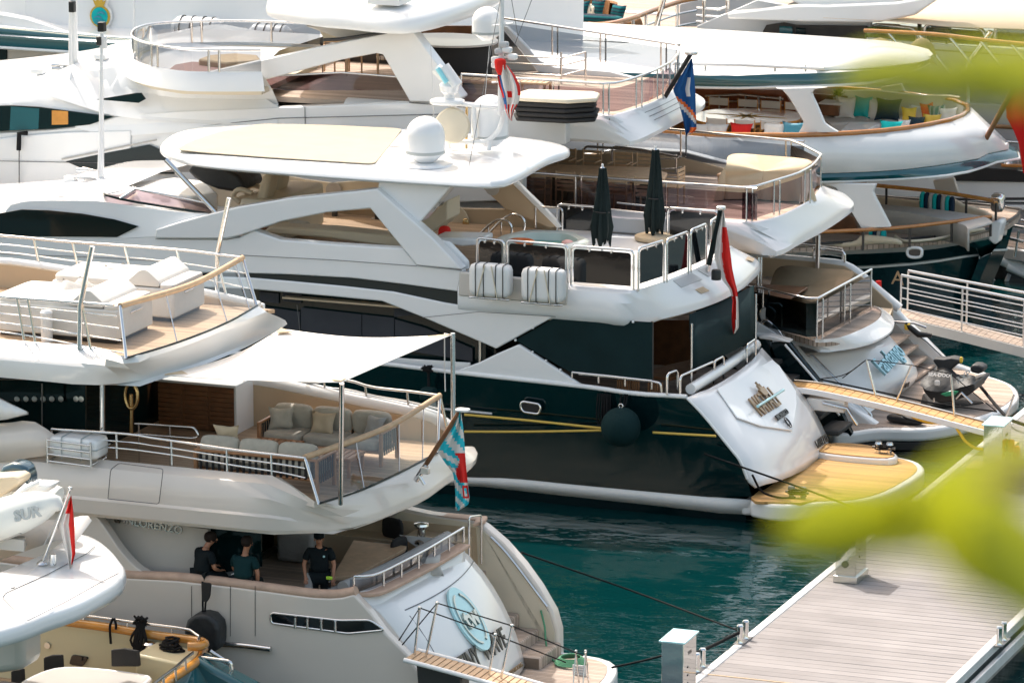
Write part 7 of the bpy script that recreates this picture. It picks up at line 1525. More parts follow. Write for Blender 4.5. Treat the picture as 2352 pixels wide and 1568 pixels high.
# settee cushions and table under the arch
for i, (x, y, lab) in enumerate(((650,520,'dark wood cocktail table under the white arch, left one of two'), (820,540,'dark wood cocktail table under the white arch, right one of two'))):
    k = thing('cocktail_table', lab, 'table', A(x,560,Y=9), 'cocktail tables under the arch'); c = A(x, y, Y=8.2); box('table_top', c, (1.1, .8, .05), 'wood_dark', k); strut('leg', c-V((0,0,.6)), c, .05, 'steel', k); box('napkin', c+V((-.1,-.1,.04)), (.4,.3,.02), 'matte_white', k)
for i, (x, y) in enumerate(((688,522),(860,545),(905,552))):
    o = puff('cushion', A(x, y, Y=7.6), (.55, .2, .3), 'cushion', None, e=3.5, rx=.3); tag(o, ('cream cushion on the settee under the arch, left of three', 'cream cushion on the settee under the arch, middle of three', 'cream cushion on the settee under the arch, right of three')[i], 'cushion', 'cushions under the arch')
o = box('monitor', A(769,500,Y=11.8), (.12,.1,.5), 'letter_dark', NA); box('cabin_post', A(867,498,Y=11.8), (.12,.1,.5), 'letter_dark', NA); box('cabin_post', A(763,520,Y=11.8), (.1,.1,.5), 'softgrey', NA); box('cabin_post', A(858,520,Y=11.8), (.1,.1,.4), 'softgrey', NA)
prism('bar_counter', L([(965,512),(1027,460),(1027,505),(1010,520),(985,540),(972,530)], Y=8.8), (0, .8, 0), 'cream', NA, .03)
prism('deck_bench', L([(990,546),(1103,548),(1103,562),(1060,566),(1000,556)], Y=7.2), (0, .8, 0), 'whiteB', NA, .04)
o = puff('red_bucket', A(1021,535,Y=8.2), (.26,.26,.32), 'orange', None, e=3); tag(o, 'small red tub beside the cream bar counter', 'bucket'); o.data.materials[0] = M['flag_red']
o = puff('deck_lamp', A(1070,516,Y=12.0), (.16,.1,.3), 'brass', None, e=3); tag(o, 'small yellow and black lamp on the cream wall left of the stair rails', 'lamp')
prism('round_hatch', [A(1048,520,Y=12.1)+V((.35*math.cos(a*.4), 0, .5*math.sin(a*.4))) for a in range(16)], (0,-.03,0), 'cream', NA, .02)
# ================= flags
def arrflag(name, label, rows, y0, colf, mats, amp=.05, nu=16, nv=26, cat='flag', kk=1.0, slope=.1):
    """rows: (picture y, left x, right x)"""
    def fn(u, v):
        s = v*(len(rows)-1); i = min(int(s), len(rows)-2); f = s-i; a, b = rows[i], rows[i+1]
        Yp = a[0]+(b[0]-a[0])*f; l = a[1]+(b[1]-a[1])*f; r = a[2]+(b[2]-a[2])*f
        return A(l+(r-l)*u, Yp, Y=y0+amp*math.sin(13*u+4*v)+amp*1.5*math.sin(5*u+2*v)*v+slope*u)
    o = flag(name, fn, colf, mats, None, nu, nv); return tag(o, label, cat)
# striped flag with red lion on wooden staff, TINY WAVE
t = thing('flagstaff', 'varnished wooden flagstaff in a steel foot raked over the rounded stern of the awning deck', 'flagstaff', A(955,1105,Z=4.5))
a = A(955,1103,Z=4.5); yy = a.y; b = A(1057,943,Y=yy); m_ = a.lerp(b, .22)
tube('staff', [m_, b], .045, 'varnish', t); t.children[-1].data.materials[0] = M['wood_dark']
tube('steel_foot', [a, m_+V((.02,0,.02))], .055, 'steel', t); tube('foot_brace', L([(962,1090),(975,1112)], Y=yy-.02), .035, 'steel', t); box('stern_light', A(977,1080,Y=yy-.1), (.16,.12,.12), 'brushed', t); puff('finial', b+V((.05,0,.02)), (.26,.2,.06), 'white', t)
lion = [(.10,.30),(.9,.36),(.95,.45),(.55,.50),(.85,.62),(.6,.70)]
def cf(u, v):
    d = (u-.62)/.38; inr = (.34 < v < .66 and u > .48+.25*math.sin(v*19)) or (.68 < v < .80 and .55 < u < .95 and not (.70 < v < .77 and .65 < u < .85))
    if inr: return 2
    return 0 if int(v*13-u*2.2+20) % 2 else 1
arrflag('striped_flag', 'light blue and white striped flag with red lion hanging from the wooden staff', [(945,1056,1059),(975,1043,1063),(1005,1024,1066),(1036,1004,1068),(1062,1022,1070),(1085,1040,1072),(1112,1045,1075),(1140,1046,1079),(1158,1046,1076),(1172,1047,1054)], yy-.1, cf, ['flag_cyan', 'flag_white', 'flag_red'], .05, 26, 40)
# red and white flag on black staff, NATALI
t = thing('flagstaff', 'black flagstaff with silver cap on the white stern shelf of the middle yacht', 'flagstaff', A(1625,620,Z=4.8)); a = A(1625,622,Z=4.8); yy = a.y; b = A(1656,478,Y=yy)
tube('staff', [a.lerp(b, .1), b], .06, 'umbrella', t); tube('steel_foot', [a, a.lerp(b, .18)], .05, 'steel', t); puff('finial', b, (.2,.2,.1), 'steel', t); lathe('stern_light', [(.11,0),(.11,.18),(.09,.22)], A(1645,642,Z=4.75), 'black', t)
arrflag('red_white_flag', 'long limp red and white flag trailing from the black staff over the stern', [(484,1659,1662),(540,1647,1672),(590,1640,1679),(617,1648,1682),(645,1660,1688),(665,1676,1693),(690,1683,1696),(730,1680,1697),(752,1682,1697),(766,1684,1688)], yy-.1,
    lambda u, v: 1 if ((v < .45 and u > .38+.1*math.sin(9*v)) or (.45 <= v < .62 and u > .3) or (v >= .62 and u < .62-.1*(v > .8))) and v > .08 else 0, ['flag_white', 'flag_red'], .05, 22, 40)
# blue flag with orange and white bands
t = thing('flagstaff', 'black flagstaff leaning out over the stern of the highest deck behind the domes', 'flagstaff', A(1521,234,Z=7.2)); a = A(1521,234,Z=7.25); yy = a.y; b = A(1588,122,Y=yy)
tube('staff', [a, b], .055, 'black', t); puff('finial', b, (.3,.2,.1), 'steel', t)
def cb(u, v):
    if abs(v-.30-.02) < .10 and .55 < u < .75: return 2
    d = v-(.40+.22*u)
    if 0 < d < .06: return 1
    if .06 < d < .13: return 2
    return 1 if (v > .78 and v < .9 and u > .45) else 2 if (v > .9 and u > .4) else 0
arrflag('blue_flag', 'dark blue flag with an orange and white diagonal band hanging from the leaning staff', [(135,1587,1590),(170,1566,1594),(206,1545,1597),(240,1560,1598),(275,1569,1599),(298,1573,1600),(313,1576,1579)], yy-.05, cb, ['flag_blue', 'orange', 'flag_white'], .05, 20, 34)
# cluster on the mast
my = A(1125,345,Z=7.24).y-.5
arrflag('club_flag', 'crumpled red and white flag with stripes and a small badge tied to the radar mast', [(150,1150,1165),(173,1142,1183),(198,1146,1194),(215,1152,1196),(234,1157,1192),(254,1161,1181),(270,1168,1176),(278,1174,1177)], my-.25,
    lambda u, v: 0 if (u > .84 and v < .45) or (.40 < v < .50 and .30 < u < .55) or (v > .60 and int(u*6+.5) % 2 == 0) or (u < .12 and .15 < v < .5) else 2 if (u < .18 and v < .7) else 1, ['flag_red', 'flag_white', 'flag_blue'], .08, 20, 26)
o = lathe('red_lantern', [(.05,0),(.11,.12),(.13,.28),(.12,.34),(.05,.36)], A(1149,172,Y=my-.2), 'flag_red', None, 14); tag(o, 'small dark red lantern hung left of the mast above the crumpled flag', 'lantern')
# red ensign at the right edge on a varnished pole
t = thing('flagstaff', 'varnished flagstaff rising from the stern of the teal banded yacht at the right edge', 'flagstaff', A(2254,338,Y=29.5)); yy = 29.5; b = A(2352,160,Y=yy); tube('staff', [A(2254,338,Y=yy), b], .07, 'varnish', t); t.children[-1].data.materials[0] = M['wood_dark']; puff('finial', b, (.2,.2,.1), 'brass', t)
arrflag('red_ensign', 'big red ensign hanging at the right edge of the picture', [(200,2330,2420),(240,2310,2425),(270,2312,2420),(300,2328,2420),(330,2340,2415),(370,2346,2410),(398,2350,2400)], yy-.1, lambda u, v: 0, ['red'], .1, 14, 18)
# ================= FANDANGO things
def chair(label, loc, rz, group, w_=.5, mt='teak_pale'):
    t = thing('teak_chair', label, 'chair', (0, 0, 0), group); h = .45
    for x in (-w_/2+.02, w_/2-.02):
        box('leg', (x, -.21, h/2), (.04, .04, h), mt, t); box('leg', (x, .21, .45), (.04, .04, .9), mt, t); box('armrest', (x, 0, .66), (.05, .46, .03), mt, t)
    for k in range(5): box('seat_slat', (0, -.2+k*.1, h), (w_-.06, .08, .025), mt, t, bev=0)
    for k in range(4): box('back_slat', (0, .215, .56+k*.095), (w_-.08, .02, .06), mt, t, bev=0)
    return finish(t, loc, rz)
t = thing('dining_table', 'very long teak dining table on the deck behind the folded umbrellas', 'table', (-3.6, 15.2, 5.05))
tp = L([(1199,392),(1222,378),(1495,386),(1533,399),(1526,412),(1464,414),(1210,400)], Z=5.82); slab('table_top', tp, 5.84, 5.77, 'teak_pale', t, .01)
for x in (-4.6, -2.6): box('pedestal', (x, 15.0, 5.4), (.4, .6, .7), 'charcoal', t)
G1 = 'teak chairs round the long dining table'
names = ['first', 'second', 'third', 'fourth', 'fifth', 'sixth']
for i, px in enumerate((1238, 1306, 1364, 1425, 1487)):
    c = A(px, 432, Z=5.3); c = V((A(px, 405, Y=14.0).x, 13.98, 5.05)); chair('slatted teak chair on the near side of the long table, %s from the left' % names[i], c, math.pi, G1)
for i, px in enumerate((1294, 1353, 1424, 1477)):
    y_ = 16.5; c = V((A(px, 380, Y=y_).x, y_, 5.05)); chair('slatted teak chair on the far side of the long table, %s from the left' % names[i], c, 0, G1)
chair('slatted teak chair at the stern end of the long table', V((A(1545,410,Y=15.2).x, 15.2, 5.05)), -math.pi/2, G1)
# covered sofas
def draped(name, label, pts_top, z1, z0, mt, cat='covered sofa', flare=.10):
    t = thing(name, label, cat, (sum(p.x for p in pts_top)/len(pts_top), sum(p.y for p in pts_top)/len(pts_top), z0))
    c = sum(pts_top, V((0,0,0)))/len(pts_top); o = crv(pts_top, 48, closed=True)
    R1 = [V((p.x, p.y, p.z)) for p in o]; out = lambda f, z, w_: [V((p.x+(p.x-c.x)*f+.03*math.sin(i*1.9)*w_, p.y+(p.y-c.y)*f+.03*math.cos(i*1.7)*w_, z)) for i, p in enumerate(o)]
    inn = [V((c.x+(p.x-c.x)*.96, c.y+(p.y-c.y)*.96, p.z+.015)) for p in o]; mid = [V((c.x+(p.x-c.x)*.4, c.y+(p.y-c.y)*.4, (p.z+c.z)/2-.02)) for p in o]
    rw = [[V((c.x+(p.x-c.x)*.02, c.y+(p.y-c.y)*.02, c.z-.03)) for p in o], mid, inn, R1, out(.02, z1-.12 if z1 else 0, .5), out(flare*.6, (z1+z0)/2, 1), out(flare, z0, 1.4)]
    loft('cover', [r+[r[0]] for r in rw], mt, t, smooth=60); return t
def Lc(pts): return [A(x, y, Z=z) for x, y, z in pts]
draped('covered_sofa', 'cream fabric cover draped over the corner sofa at the stern of the long table deck', Lc([(1680,355,6.0),(1760,358,6.0),(1858,368,6.0),(1852,385,5.9),(1815,412,5.6),(1748,432,5.35),(1745,412,5.55),(1655,412,5.55),(1668,380,5.9)]), 5.5, 5.08, 'cover_tan')
p = A(1682,438,Z=5.1); slat_table('small pale teak side table in front of the cream covered sofa', (p.x, p.y, 5.05), .6, .55, .48, None, 5, 'teak_pale', 'side_table')
draped('covered_sofa', 'olive brown cover draped over the corner sofa at the stern of the lowest deck', Lc([(1793,612,3.6),(1870,616,3.6),(1953,622,3.6),(1955,640,3.55),(1920,664,3.4),(1880,690,3.3),(1850,690,3.3),(1812,668,3.25),(1765,676,3.2),(1770,650,3.4)]), 3.1, 2.68, 'cover_brown')
t = thing('mat_stack', 'stack of dark covered mats with a cream top on the highest aft deck', 'mats', A(1280,240,Z=7.4)); mp_ = L([(1180,212),(1210,203),(1360,208),(1374,212),(1368,224),(1300,228),(1185,222)], Z=8.0)
for k in range(5): slab('mat', [p+V((.04*math.sin(k*2), 0, 0)) for p in mp_], 7.53+.115*k, 7.43+.115*k, 'cream' if k == 4 else 'charcoal', t, .04)
p = A(1225,176,Z=7.95); slat_table('pale teak bench table behind the mast flag on the highest aft deck', (p.x, p.y, 7.4), .8, .5, .45, None, 6, 'teak_pale', 'side_table')
p = A(1100,178,Z=7.9); slat_table('pale teak low table between the dark bar and the mast', (p.x, p.y, 7.35), 1.4, .6, .5, None, 6, 'teak_pale', 'side_table')
for i, px in enumerate((770, 800, 888)):
    yy = 17.0; chair(('teak armchair inside the arch of the high deck, left one of three', 'teak armchair inside the arch of the high deck, middle one of three', 'teak armchair inside the arch of the high deck, right one of three')[i], V((A(px, 190, Y=yy).x, yy, 7.35)), (.3, -.6, 2.0)[i], 'teak chairs inside the arch', .6)
o = box('tv_panel', A(535,119,Y=17.0), (1.05, .06, .22), 'letter_dark', None); tag(o, 'yellow edged black backrest panel in the forward sunbathing ring', 'panel')
tube('panel_trim', rnd(L([(480,128),(481,112),(592,115),(591,128)], Y=16.95), .05), .03, 'yellow', o)
# jet ski on the platform
t = thing('jet_ski', 'jet ski under a black cover with green hull standing on the stern platform', 'jet ski', A(2180,915,Z=.7))
yy = 15.4; dpx = lambda pts, y=yy: L(pts, n6, Y=y)
hullp = dpx([(1740,520),(1780,620),(1850,700),(1960,740),(2100,720),(2260,660),(2340,600),(2330,520),(2200,560),(2000,610),(1800,580)], yy-.25)
prism('hull', hullp, (0, .9, 0), 'black', t, .12, seg=3)
cov = [[(1738,500),(1800,440),(1870,380),(1920,340),(2000,320),(2080,360),(2150,420),(2250,420),(2340,440),(2345,520)], [(1735,540),(1800,590),(1900,612),(2000,612),(2080,600),(2140,580),(2200,560),(2260,545),(2320,530),(2348,540)]]
topc = crv(dpx(cov[0], yy+.25), 20); low = crv(dpx(cov[1], yy-.3), 20); far = crv([V((p.x, yy+1.0, p.z)) for p in low], 20); mid = crv(dpx([(1740,515),(1810,520),(1880,500),(1960,470),(2040,480),(2120,500),(2200,500),(2260,490),(2320,490),(2348,530)], yy-.15), 20)
loft('cover', [low, mid, topc, [p+V((0, .5, -.15)) for p in mid], far], 'black_cover', t, smooth=60)
bars = dpx([(1870,270),(1900,245),(1990,255),(2080,240),(2170,260),(2190,290),(2120,330),(2080,370),(1990,390),(1930,350)], yy+.2); prism('covered_handlebar', bars, (0, .35, 0), 'black_cover', t, .08, seg=3)
prism('seat_bump', dpx([(2280,350),(2310,315),(2380,320),(2440,350),(2430,400),(2370,420),(2290,400)], yy+.4), (0, .4, 0), 'black_cover', t, .08, seg=3)
prism('green_panel', dpx([(1960,640),(2080,600),(2160,610),(2120,650),(2020,665)], yy-.36), (0, .04, 0), 'jetgreen', t, .01)
text('maker_name', 'SEA-DOO', .12, A(*n6(1960,440), Y=yy-.25)+V((0,-.12,.05)), (1, 0, 0), (0, .6, .8), 'flag_white', t, .006, .003); puff('badge', A(*n6(1925,515), Y=yy-.38), (.13, .05, .12), 'flag_white', t)
text('model_name', 'RXP', .22, A(*n6(2230,440), Y=yy-.12)+V((0,-.12,.0)), (.7, 0, .5), (-.4, .3, .8), 'bandgrey', t, .006); puff('yellow_tag', A(*n6(2190,262), Y=yy+.1), (.07,.05,.14), 'yellow', t)
for a, b in (((2190,620),(2130,690)), ((2190,620),(2310,740)), ((1890,680),(1890,740))): strut('cradle_leg', A(*n6(*a), Y=yy-.45), A(*n6(*b), Y=yy-.45), .025, 'steel', t)
slab('cradle_mat', L([(2120,905),(2180,890),(2240,905),(2260,925),(2170,938),(2115,925)], Z=.71), .72, .70, 'charcoal', t, .004)
o = thing('fender', 'flat black fender bag lying on the near edge of the stern platform', 'fender', A(2080,960,Z=.72)); c = A(2080,962,Z=.8); puff('fender_bag', c, (.9, .34, .2), 'black_cover', o, e=3, rz=-.1); tube('fender_strap', crv([c+V((-.2,0,.1)), c+V((.3,-.3,.05)), c+V((.7,-.2,0)), c+V((1.1,-.1,.1))], 14), .02, 'rope_black', o)
o = thing('boat_hook', 'black and yellow handled boat hook resting above the far stair wall', 'boat hook', A(2080,750,Y=19.2)); tube('shaft', L([(2040,738),(2100,742),(2128,752)], Y=19.1), .03, 'steel', o); tube('handle', L([(2080,742),(2090,752),(2110,768),(2140,770)], Y=19.0), [.04,.07,.08,.05], 'black', o); puff('yellow_band', A(2084,750,Y=19.0), (.14,.1,.16), 'yellow', o)
o = tube('red_post', [A(2019,705,Y=19.6), A(2018,645,Y=19.6)], .07, 'flag_red', None, sides=12); tag(o, 'short bright red post standing beside the gangway at the stern', 'post')
# ================= gangways
def gangway(t, A0, A1, w_, th, mt, n=4, planks=0):
    d = (A1-A0); s = V((0, 1, 0)); 
    return d
t = thing('gangway', 'teak topped gangway with rope stanchions from the middle yacht to the steel power post', 'gangway', A(1823,885,Y=11.3))
cl = crv([A(1800,884,Y=11.35), A(1885,893,Y=11.35), A(2043,927,Y=11.35), A(2160,956,Y=11.35), A(2290,990,Y=11.35)], 26)
W_ = .30
for i in range(0, 25): 
    a, b = cl[i], cl[i+1]; a = a.lerp(b, .02); b = a.lerp(b, .95)
    prism('plank', [a+V((0,-W_,0)), b+V((0,-W_,0)), b+V((0,W_,0)), a+V((0,W_,0))], (0,0,.03), 'teak_yellow', t, 0)
for s in (-1, 1): prism('side_rail', [p+V((0, s*(W_+.04), .06)) for p in cl]+[p+V((0, s*(W_+.04), -.07)) for p in reversed(cl)], (0, s*.05, 0), 'brushed' if s > 0 else 'whiteB', t, .01)
prism('beam', [p+V((0, -.1, -.05)) for p in cl[9:]]+[p+V((0, -.1, -.16)) for p in reversed(cl[9:])], (0, .3, 0), 'yellow_line', t, .01)
box('hydraulic_housing', A(1900,928,Y=11.2), (.9, .3, .28), 'white', t, bev=.03); tube('hydraulic_ram', [A(1890,925,Y=11.0), A(1945,938,Y=11.0), A(1968,975,Y=11.1)], .04, 'steel', t)
post = [((1990,826),(2011,907)), ((2093,838),(2060,918)), ((2184,859),(2192,952)), ((2330,905),(2310,960))]
for a, b in post: strut('stanchion', A(*b, Y=11.6), A(*a, Y=11.6), .025, 'steel', t)
tubes('hand_rope', [crv([A(1882,870,Y=11.7)]+[A(*q, Y=11.6) for q in ((1940,848+12),(1990,826))], 10), L([(1935,868),(1990,826)], Y=11.6), L([(1990,826),(2093,838)], Y=11.6), L([(2093,838),(2184,859)], Y=11.6), crv(L([(2184,859),(2240,905),(2290,945)], Y=11.6), 8)], .012, 'rope_black', t, sides=5)
t = thing('gangway', 'long steel railed gangway running off the right edge from the Fandango stern', 'gangway', A(2058,722,Y=20.5))
cl = crv([A(2030,712,Y=20.5), A(2200,752,Y=20.5), A(2352,790,Y=20.5), A(2520,830,Y=20.5)], 34); W_ = .35
for i in range(33):
    a, b = cl[i], cl[i+1]; prism('plank', [a+V((0,-W_,0)), a.lerp(b, .94)+V((0,-W_,0)), a.lerp(b, .94)+V((0,W_,0)), a+V((0,W_,0))], (0,0,.03), 'teak_grey', t, 0)
for s in (-1, 1): prism('side_beam', [p+V((0, s*(W_+.03), .03)) for p in cl]+[p+V((0, s*(W_+.03), -.22)) for p in reversed(cl)], (0, s*.05, 0), 'greige', t, .01)
for s, top in ((-1, L([(2070,632),(2352,689),(2520,722)], Y=20.15)), (1, L([(2086,622),(2352,672),(2520,703)], Y=20.85))):
    tp = crv(top, 20); bs = [V((p.x, p.y, A(2058,722,Y=20.5).z-(p.x-2)*.145)) for p in tp]; r_ = tube('hand_rail', tp, .035, 'steel', t)
    for f in (.28, .52, .76): tube('wire', [a.lerp(b, f) for a, b in zip(tp, bs)], .014, 'steel', r_)
    for k in (0, 6, 12, 18): strut('stanchion', bs[k], tp[k], .025, 'steel', r_)
t = thing('gangway', 'lowered gangway with thin black hand ropes below the TINY WAVE transom', 'gangway', A(950,1510,Y=-12.6))
cl = crv([A(944,1506,Y=-13), A(1050,1534,Y=-13), A(1170,1568,Y=-13), A(1300,1605,Y=-13)], 26); W_ = .28
for i in range(25):
    a, b = cl[i], cl[i+1]; prism('plank', [a+V((0,-W_,0)), a.lerp(b, .8)+V((0,-W_,0)), a.lerp(b, .8)+V((0,W_,0)), a+V((0,W_,0))], (0,0,.03), 'teak_pale', t, 0)
for s in (-1, 1): tube('side_tube', [p+V((0, s*(W_+.05), .02)) for p in cl], .045, 'white', t)
ps = [((964,1395),(950,1518)), ((1004,1384),(978,1507)), ((1138,1457),(1120,1568)), ((1176,1436),(1150,1560))]
for a, b in ps: strut('stanchion', A(*b, Y=-12.95), A(*a, Y=-12.95), .022, 'steel', t); puff('cap', A(*a, Y=-12.95), (.06,.06,.06), 'steel', t)
tubes('hand_rope', [L([(916,1470),(964,1395),(1138,1457),(1300,1520)], Y=-12.95), L([(924,1480),(1004,1384),(1176,1436),(1340,1505)], Y=-12.95)], .013, 'rope_black', t, sides=5)
prism('support_beam', L([(955,1525),(990,1532),(1060,1556),(1060,1590),(960,1580)], Y=-13.1), (0, .4, 0), 'letter_dark', t, .03)
# ================= pier furniture
def pedestal(label, corner, h, tall=True):
    x, y = corner.x, corner.y; t = thing('power_pedestal', label, 'power post', (x-.2, y+.35, .8), 'mirror steel power posts on the pier'); z0 = .8
    box('cabinet', (x-.21, y+.36, z0+h/2+.04), (.42, .72, h-.08), 'mirror', t, bev=.01); box('base', (x-.21, y+.36, z0+.07), (.5, .8, .14), 'brushed', t, bev=.01)
    prism('lid', [V((x-.46, y-.04, z0+h)), V((x+.04, y-.04, z0+h)), V((x+.04, y+.76, z0+h+.02)), V((x-.46, y+.76, z0+h+.02))], (0, 0, .03), 'pale_blue', t, .005)
    q = lathe('socket_cover', [(0,0),(.07,0),(.07,.02),(0,.03)], (0,0,0), 'grey_steel', t, 16); q.matrix_basis = Matrix.Translation((x-.22, y-.003, z0+.38)) @ Matrix.Rotation(rad(90), 4, 'X')
    for k in range(3): box('lock', (x+.004, y+.25, z0+.5+.15*k), (.01, .05, .03), 'letter_dark', t, bev=0)
    text('logo', 'YCM', .09, (x+.006, y+.35, z0+h-.25), (0, 1, 0), (0, 0, 1), 'letter_dark', t, .002); return t
pedestal('mirror steel power post at the lower edge beside the twin bollards', A(1570,1478,Z=2.1), 1.3); pedestal('mirror steel power post half hidden by the yellow green leaves', A(1965,1340,Z=.8), 1.3)
pa = A(2303,980.5,Z=2.1); T1 = pedestal('mirror steel power post with orange plugs at the end of the teak gangway', pa, 1.3)
for x, z in ((.06, .78), (.16, .62)): puff('orange_plug', (pa.x+x, pa.y+.45+x, .8+z), (.14, .16, .28), 'orange', T1); tube('cable', crv([V((pa.x+x, pa.y+.5, .8+z)), V((pa.x+.15, pa.y+.6, .8+.4)), V((pa.x+.1, pa.y+.7, .82))], 10), .02, 'yellow_hose', T1)
def bollard(label, c):
    t = thing('twin_bollard', label, 'bollard', c, 'twin steel bollards on the pier edge'); box('plate', (c.x, c.y, .815), (.20, .62, .02), 'grey_steel', t, bev=0)
    for s in (-.17, .17): lathe('post', [(.07,0),(.055,.04),(.055,.30),(.065,.33),(.05,.36),(0,.365)], (c.x, c.y+s, .82), 'steel', t, 18)
    return t
for px, py, lab in ((1706,1470,'twin steel bollard with two black ropes on the left pier edge'), (1607,1535,'twin steel bollard beside the lowest steel power post'), (2300,1474,'twin steel bollard on the right pier edge, no ropes')): c = A(px, py, Z=.82); bollard(lab, V((c.x, c.y, .82)))
t = thing('boarding_steps', 'two stepped plain wooden boxes at the foot of the gangway on the pier', 'steps', A(2260,1110,Z=.8)); a = A(2300,1120,Z=.8)
c = A(2217,1114,Z=.8); c2 = A(2294,1122,Z=.8); z1 = .8+ (1122-1080)/104
box('step', ((c.x+c2.x)/2, c2.y+.35, (.8+z1)/2), (c2.x-c.x, .7, z1-.8), 'step_wood', t); box('step', ((c.x+c2.x)/2+.15, c2.y+1.1, (.8+z1)/2+.16), (c2.x-c.x-.2, .7, z1-.8+.32), 'step_wood', t)
# cleats
for px, py, z, lab in ((1831,1143,.66,'black steel cleat on the near corner of the yellow teak platform'), (2030,1040,.8,'twin polished bollard on the far corner of the yellow teak platform')):
    t = thing('cleat', lab, 'cleat', A(px, py, Z=z), 'stern cleats of the middle yacht'); c = A(px, py, Z=z)
    for s in (-.13, .13): lathe('post', [(.06,0),(.05,.16),(.085,.20),(.07,.25)], c+V((s, 0, 0)), 'grey_steel' if z < .7 else 'steel', t, 14)
    tube('horn', [c+V((-.26,0,.12)), c+V((.26,0,.12))], .03, 'grey_steel', t); tubes('rope_turns', [[c+V((.2*math.cos(a*.8), .07*math.sin(a*.8), .06+.006*a)) for a in range(24)]], .018, 'rope_black', t)
# mooring ropes
for pts, r, lab in (([A(1197,1268,Y=-6.3), A(1440,1350,X=4)*.0+A(1440,1352,Y=-4), A(1693,1446,Z=1.0)], .018, 'thin dark mooring line from the TINY WAVE quarter to the twin bollard on the pier'),
                    ([A(1594,1500,Z=1.0), A(1640,1480,Z=.95), A(1697,1452,Z=1.05)], .035, 'thick black mooring rope between the two bollards along the pier edge'),
                    ([A(1618,1042,Y=5.7), A(1715,1076,Y=5.6), A(1835,1118,Z=1.0), A(1960,1164,Z=.9)], .022, 'long black mooring rope running from the dark hull over the yellow teak platform'),
                    ([A(1728,1090,Y=5.8), A(1750,1128,Z=.8), A(1790,1142,Z=.7), A(1826,1142,Z=.78)], .025, 'short black rope from the hull corner to the near cleat'),
                    ([A(1883,871,Y=12.6), A(2064,909,Y=12.6), A(2147,926,Y=12.8), A(2290,945,Y=12.8)], .02, 'black mooring rope running behind the teak topped gangway'),
                    ([A(1405,1532,Z=.75), A(1470,1518,Z=.8), A(1540,1500,Z=1.0)], .022, 'black rope from the TINY WAVE platform to the lowest power post'),
                    ([A(2250,885,Z=1.0), A(2310,955,Z=1.0), A(2352,975,Z=1.0)], .04, 'thick black mooring rope at the corner of the stern platform by the right edge')):
    o = tube('mooring_line', pts, r, 'rope_black', None, n=20, sides=7); tag(o, lab, 'rope')
o = tube('water_hose', [A(*e6(x, y), Y=11.0) for x, y in ((70,190),(250,280),(450,330),(640,318),(760,340),(850,470),(950,610),(1100,705),(1250,722))], .035, 'yellow_hose', None, n=50); tag(o, 'orange yellow shore hose slung under the gangway and dipping towards the power post', 'hose')
# hose coil, sign and rail on TINY WAVE platform
t = thing('hose_coil', 'coiled dark green hose on the TINY WAVE swim platform', 'hose', A(1310,1522,Z=.65)); c = A(1311,1520,Z=.68)
for k in range(6): tube('loop', [c+V(((.30-.02*k)*math.cos(a*.42), (.30-.02*k)*math.sin(a*.42)*1.1, .02*k)) for a in range(15)], .016, 'green_rope', t, closed=True)
o = tube('green_hose', [A(*b5(x, y), Y=yy2) for x, y, yy2 in ((1800,640,-6.8),(1850,850,-7.0),(1860,1000,-7.1),(1900,1200,-7.2),(2020,1320,-7.4))]+[A(1300,1520,Z=.7)], .02, 'green_rope', None, n=24); tag(o, 'green hose running down the stern wing to the coil on the platform', 'hose')
for px, lab in ((1323, 'nearer thin steel stanchion post on the TINY WAVE swim platform'), (1345, 'farther thin steel stanchion post on the TINY WAVE swim platform')):
    t = thing('platform_post', lab, 'post', A(px,1568,Z=.65), 'steel posts on the swim platform'); 
    for dx in (-6, 7): strut('leg', A(px+dx,1568,Z=.65), A(px,1497,X=A(px+dx,1568,Z=.65).x), .014, 'steel', t)
    puff('cap', A(px,1496,X=A(px,1568,Z=.65).x), (.05,.05,.08), 'steel', t)
t = thing('notice_board', 'small white notice with grey print fixed between the platform posts', 'sign', A(1332,1545,Z=.9)); c = A(1331,1538,Y=-8.0); box('board', c, (.28, .02, .20), 'matte_white', t)
for k in range(3): box('print_line', c+V((0,-.014,.05-.05*k)), (.2,.004,.015), 'bandgrey', t, bev=0)

for o in bpy.data.objects:
    pass
# ================= teal banded yacht: furniture
for i, (x0, x1, y0, y1, lab) in enumerate(((398,512,38,92,'bigger white ribbed life raft canister in a frame behind the curved glass'), (575,668,55,104,'white ribbed life raft canister in a frame, right of the bigger one'))):
    yy = 25.6; c = A((x0+x1)/2, (y0+y1)/2, Y=yy); t = thing('raft_canister', lab, 'life raft', c, 'raft canisters on the boat deck'); ln = (x1-x0)/87/.93; r = (y1-y0)/87/2
    pr = [(0,-ln/2), (r*.6,-ln/2), (r*.94,-ln*.4)]+[(r*(1 if k % 2 else .95), -ln*.4+ln*.8*k/12) for k in range(13)]+[(r*.94,ln*.4), (r*.6,ln/2), (0,ln/2)]
    o = lathe('canister', pr, (0,0,0), 'white', t, 26); o.matrix_basis = Matrix.Translation(c) @ Matrix.Rotation(rad(90), 4, 'Y')
    for f in (-.3, -.08, .14, .33): tube('band', [c+V((f*ln, math.cos(a*.42)*r*1.02, math.sin(a*.42)*r*1.02)) for a in range(15)], .018, 'letter_dark', t, closed=True)
    for s in (-.4, .35): tube('cradle', [c+V((s*ln, math.cos(a)*r*1.1, math.sin(a)*r*1.1)) for a in (-.2, -.8, -1.4, -2, -2.6, -3.2)], .02, 'steel', t)
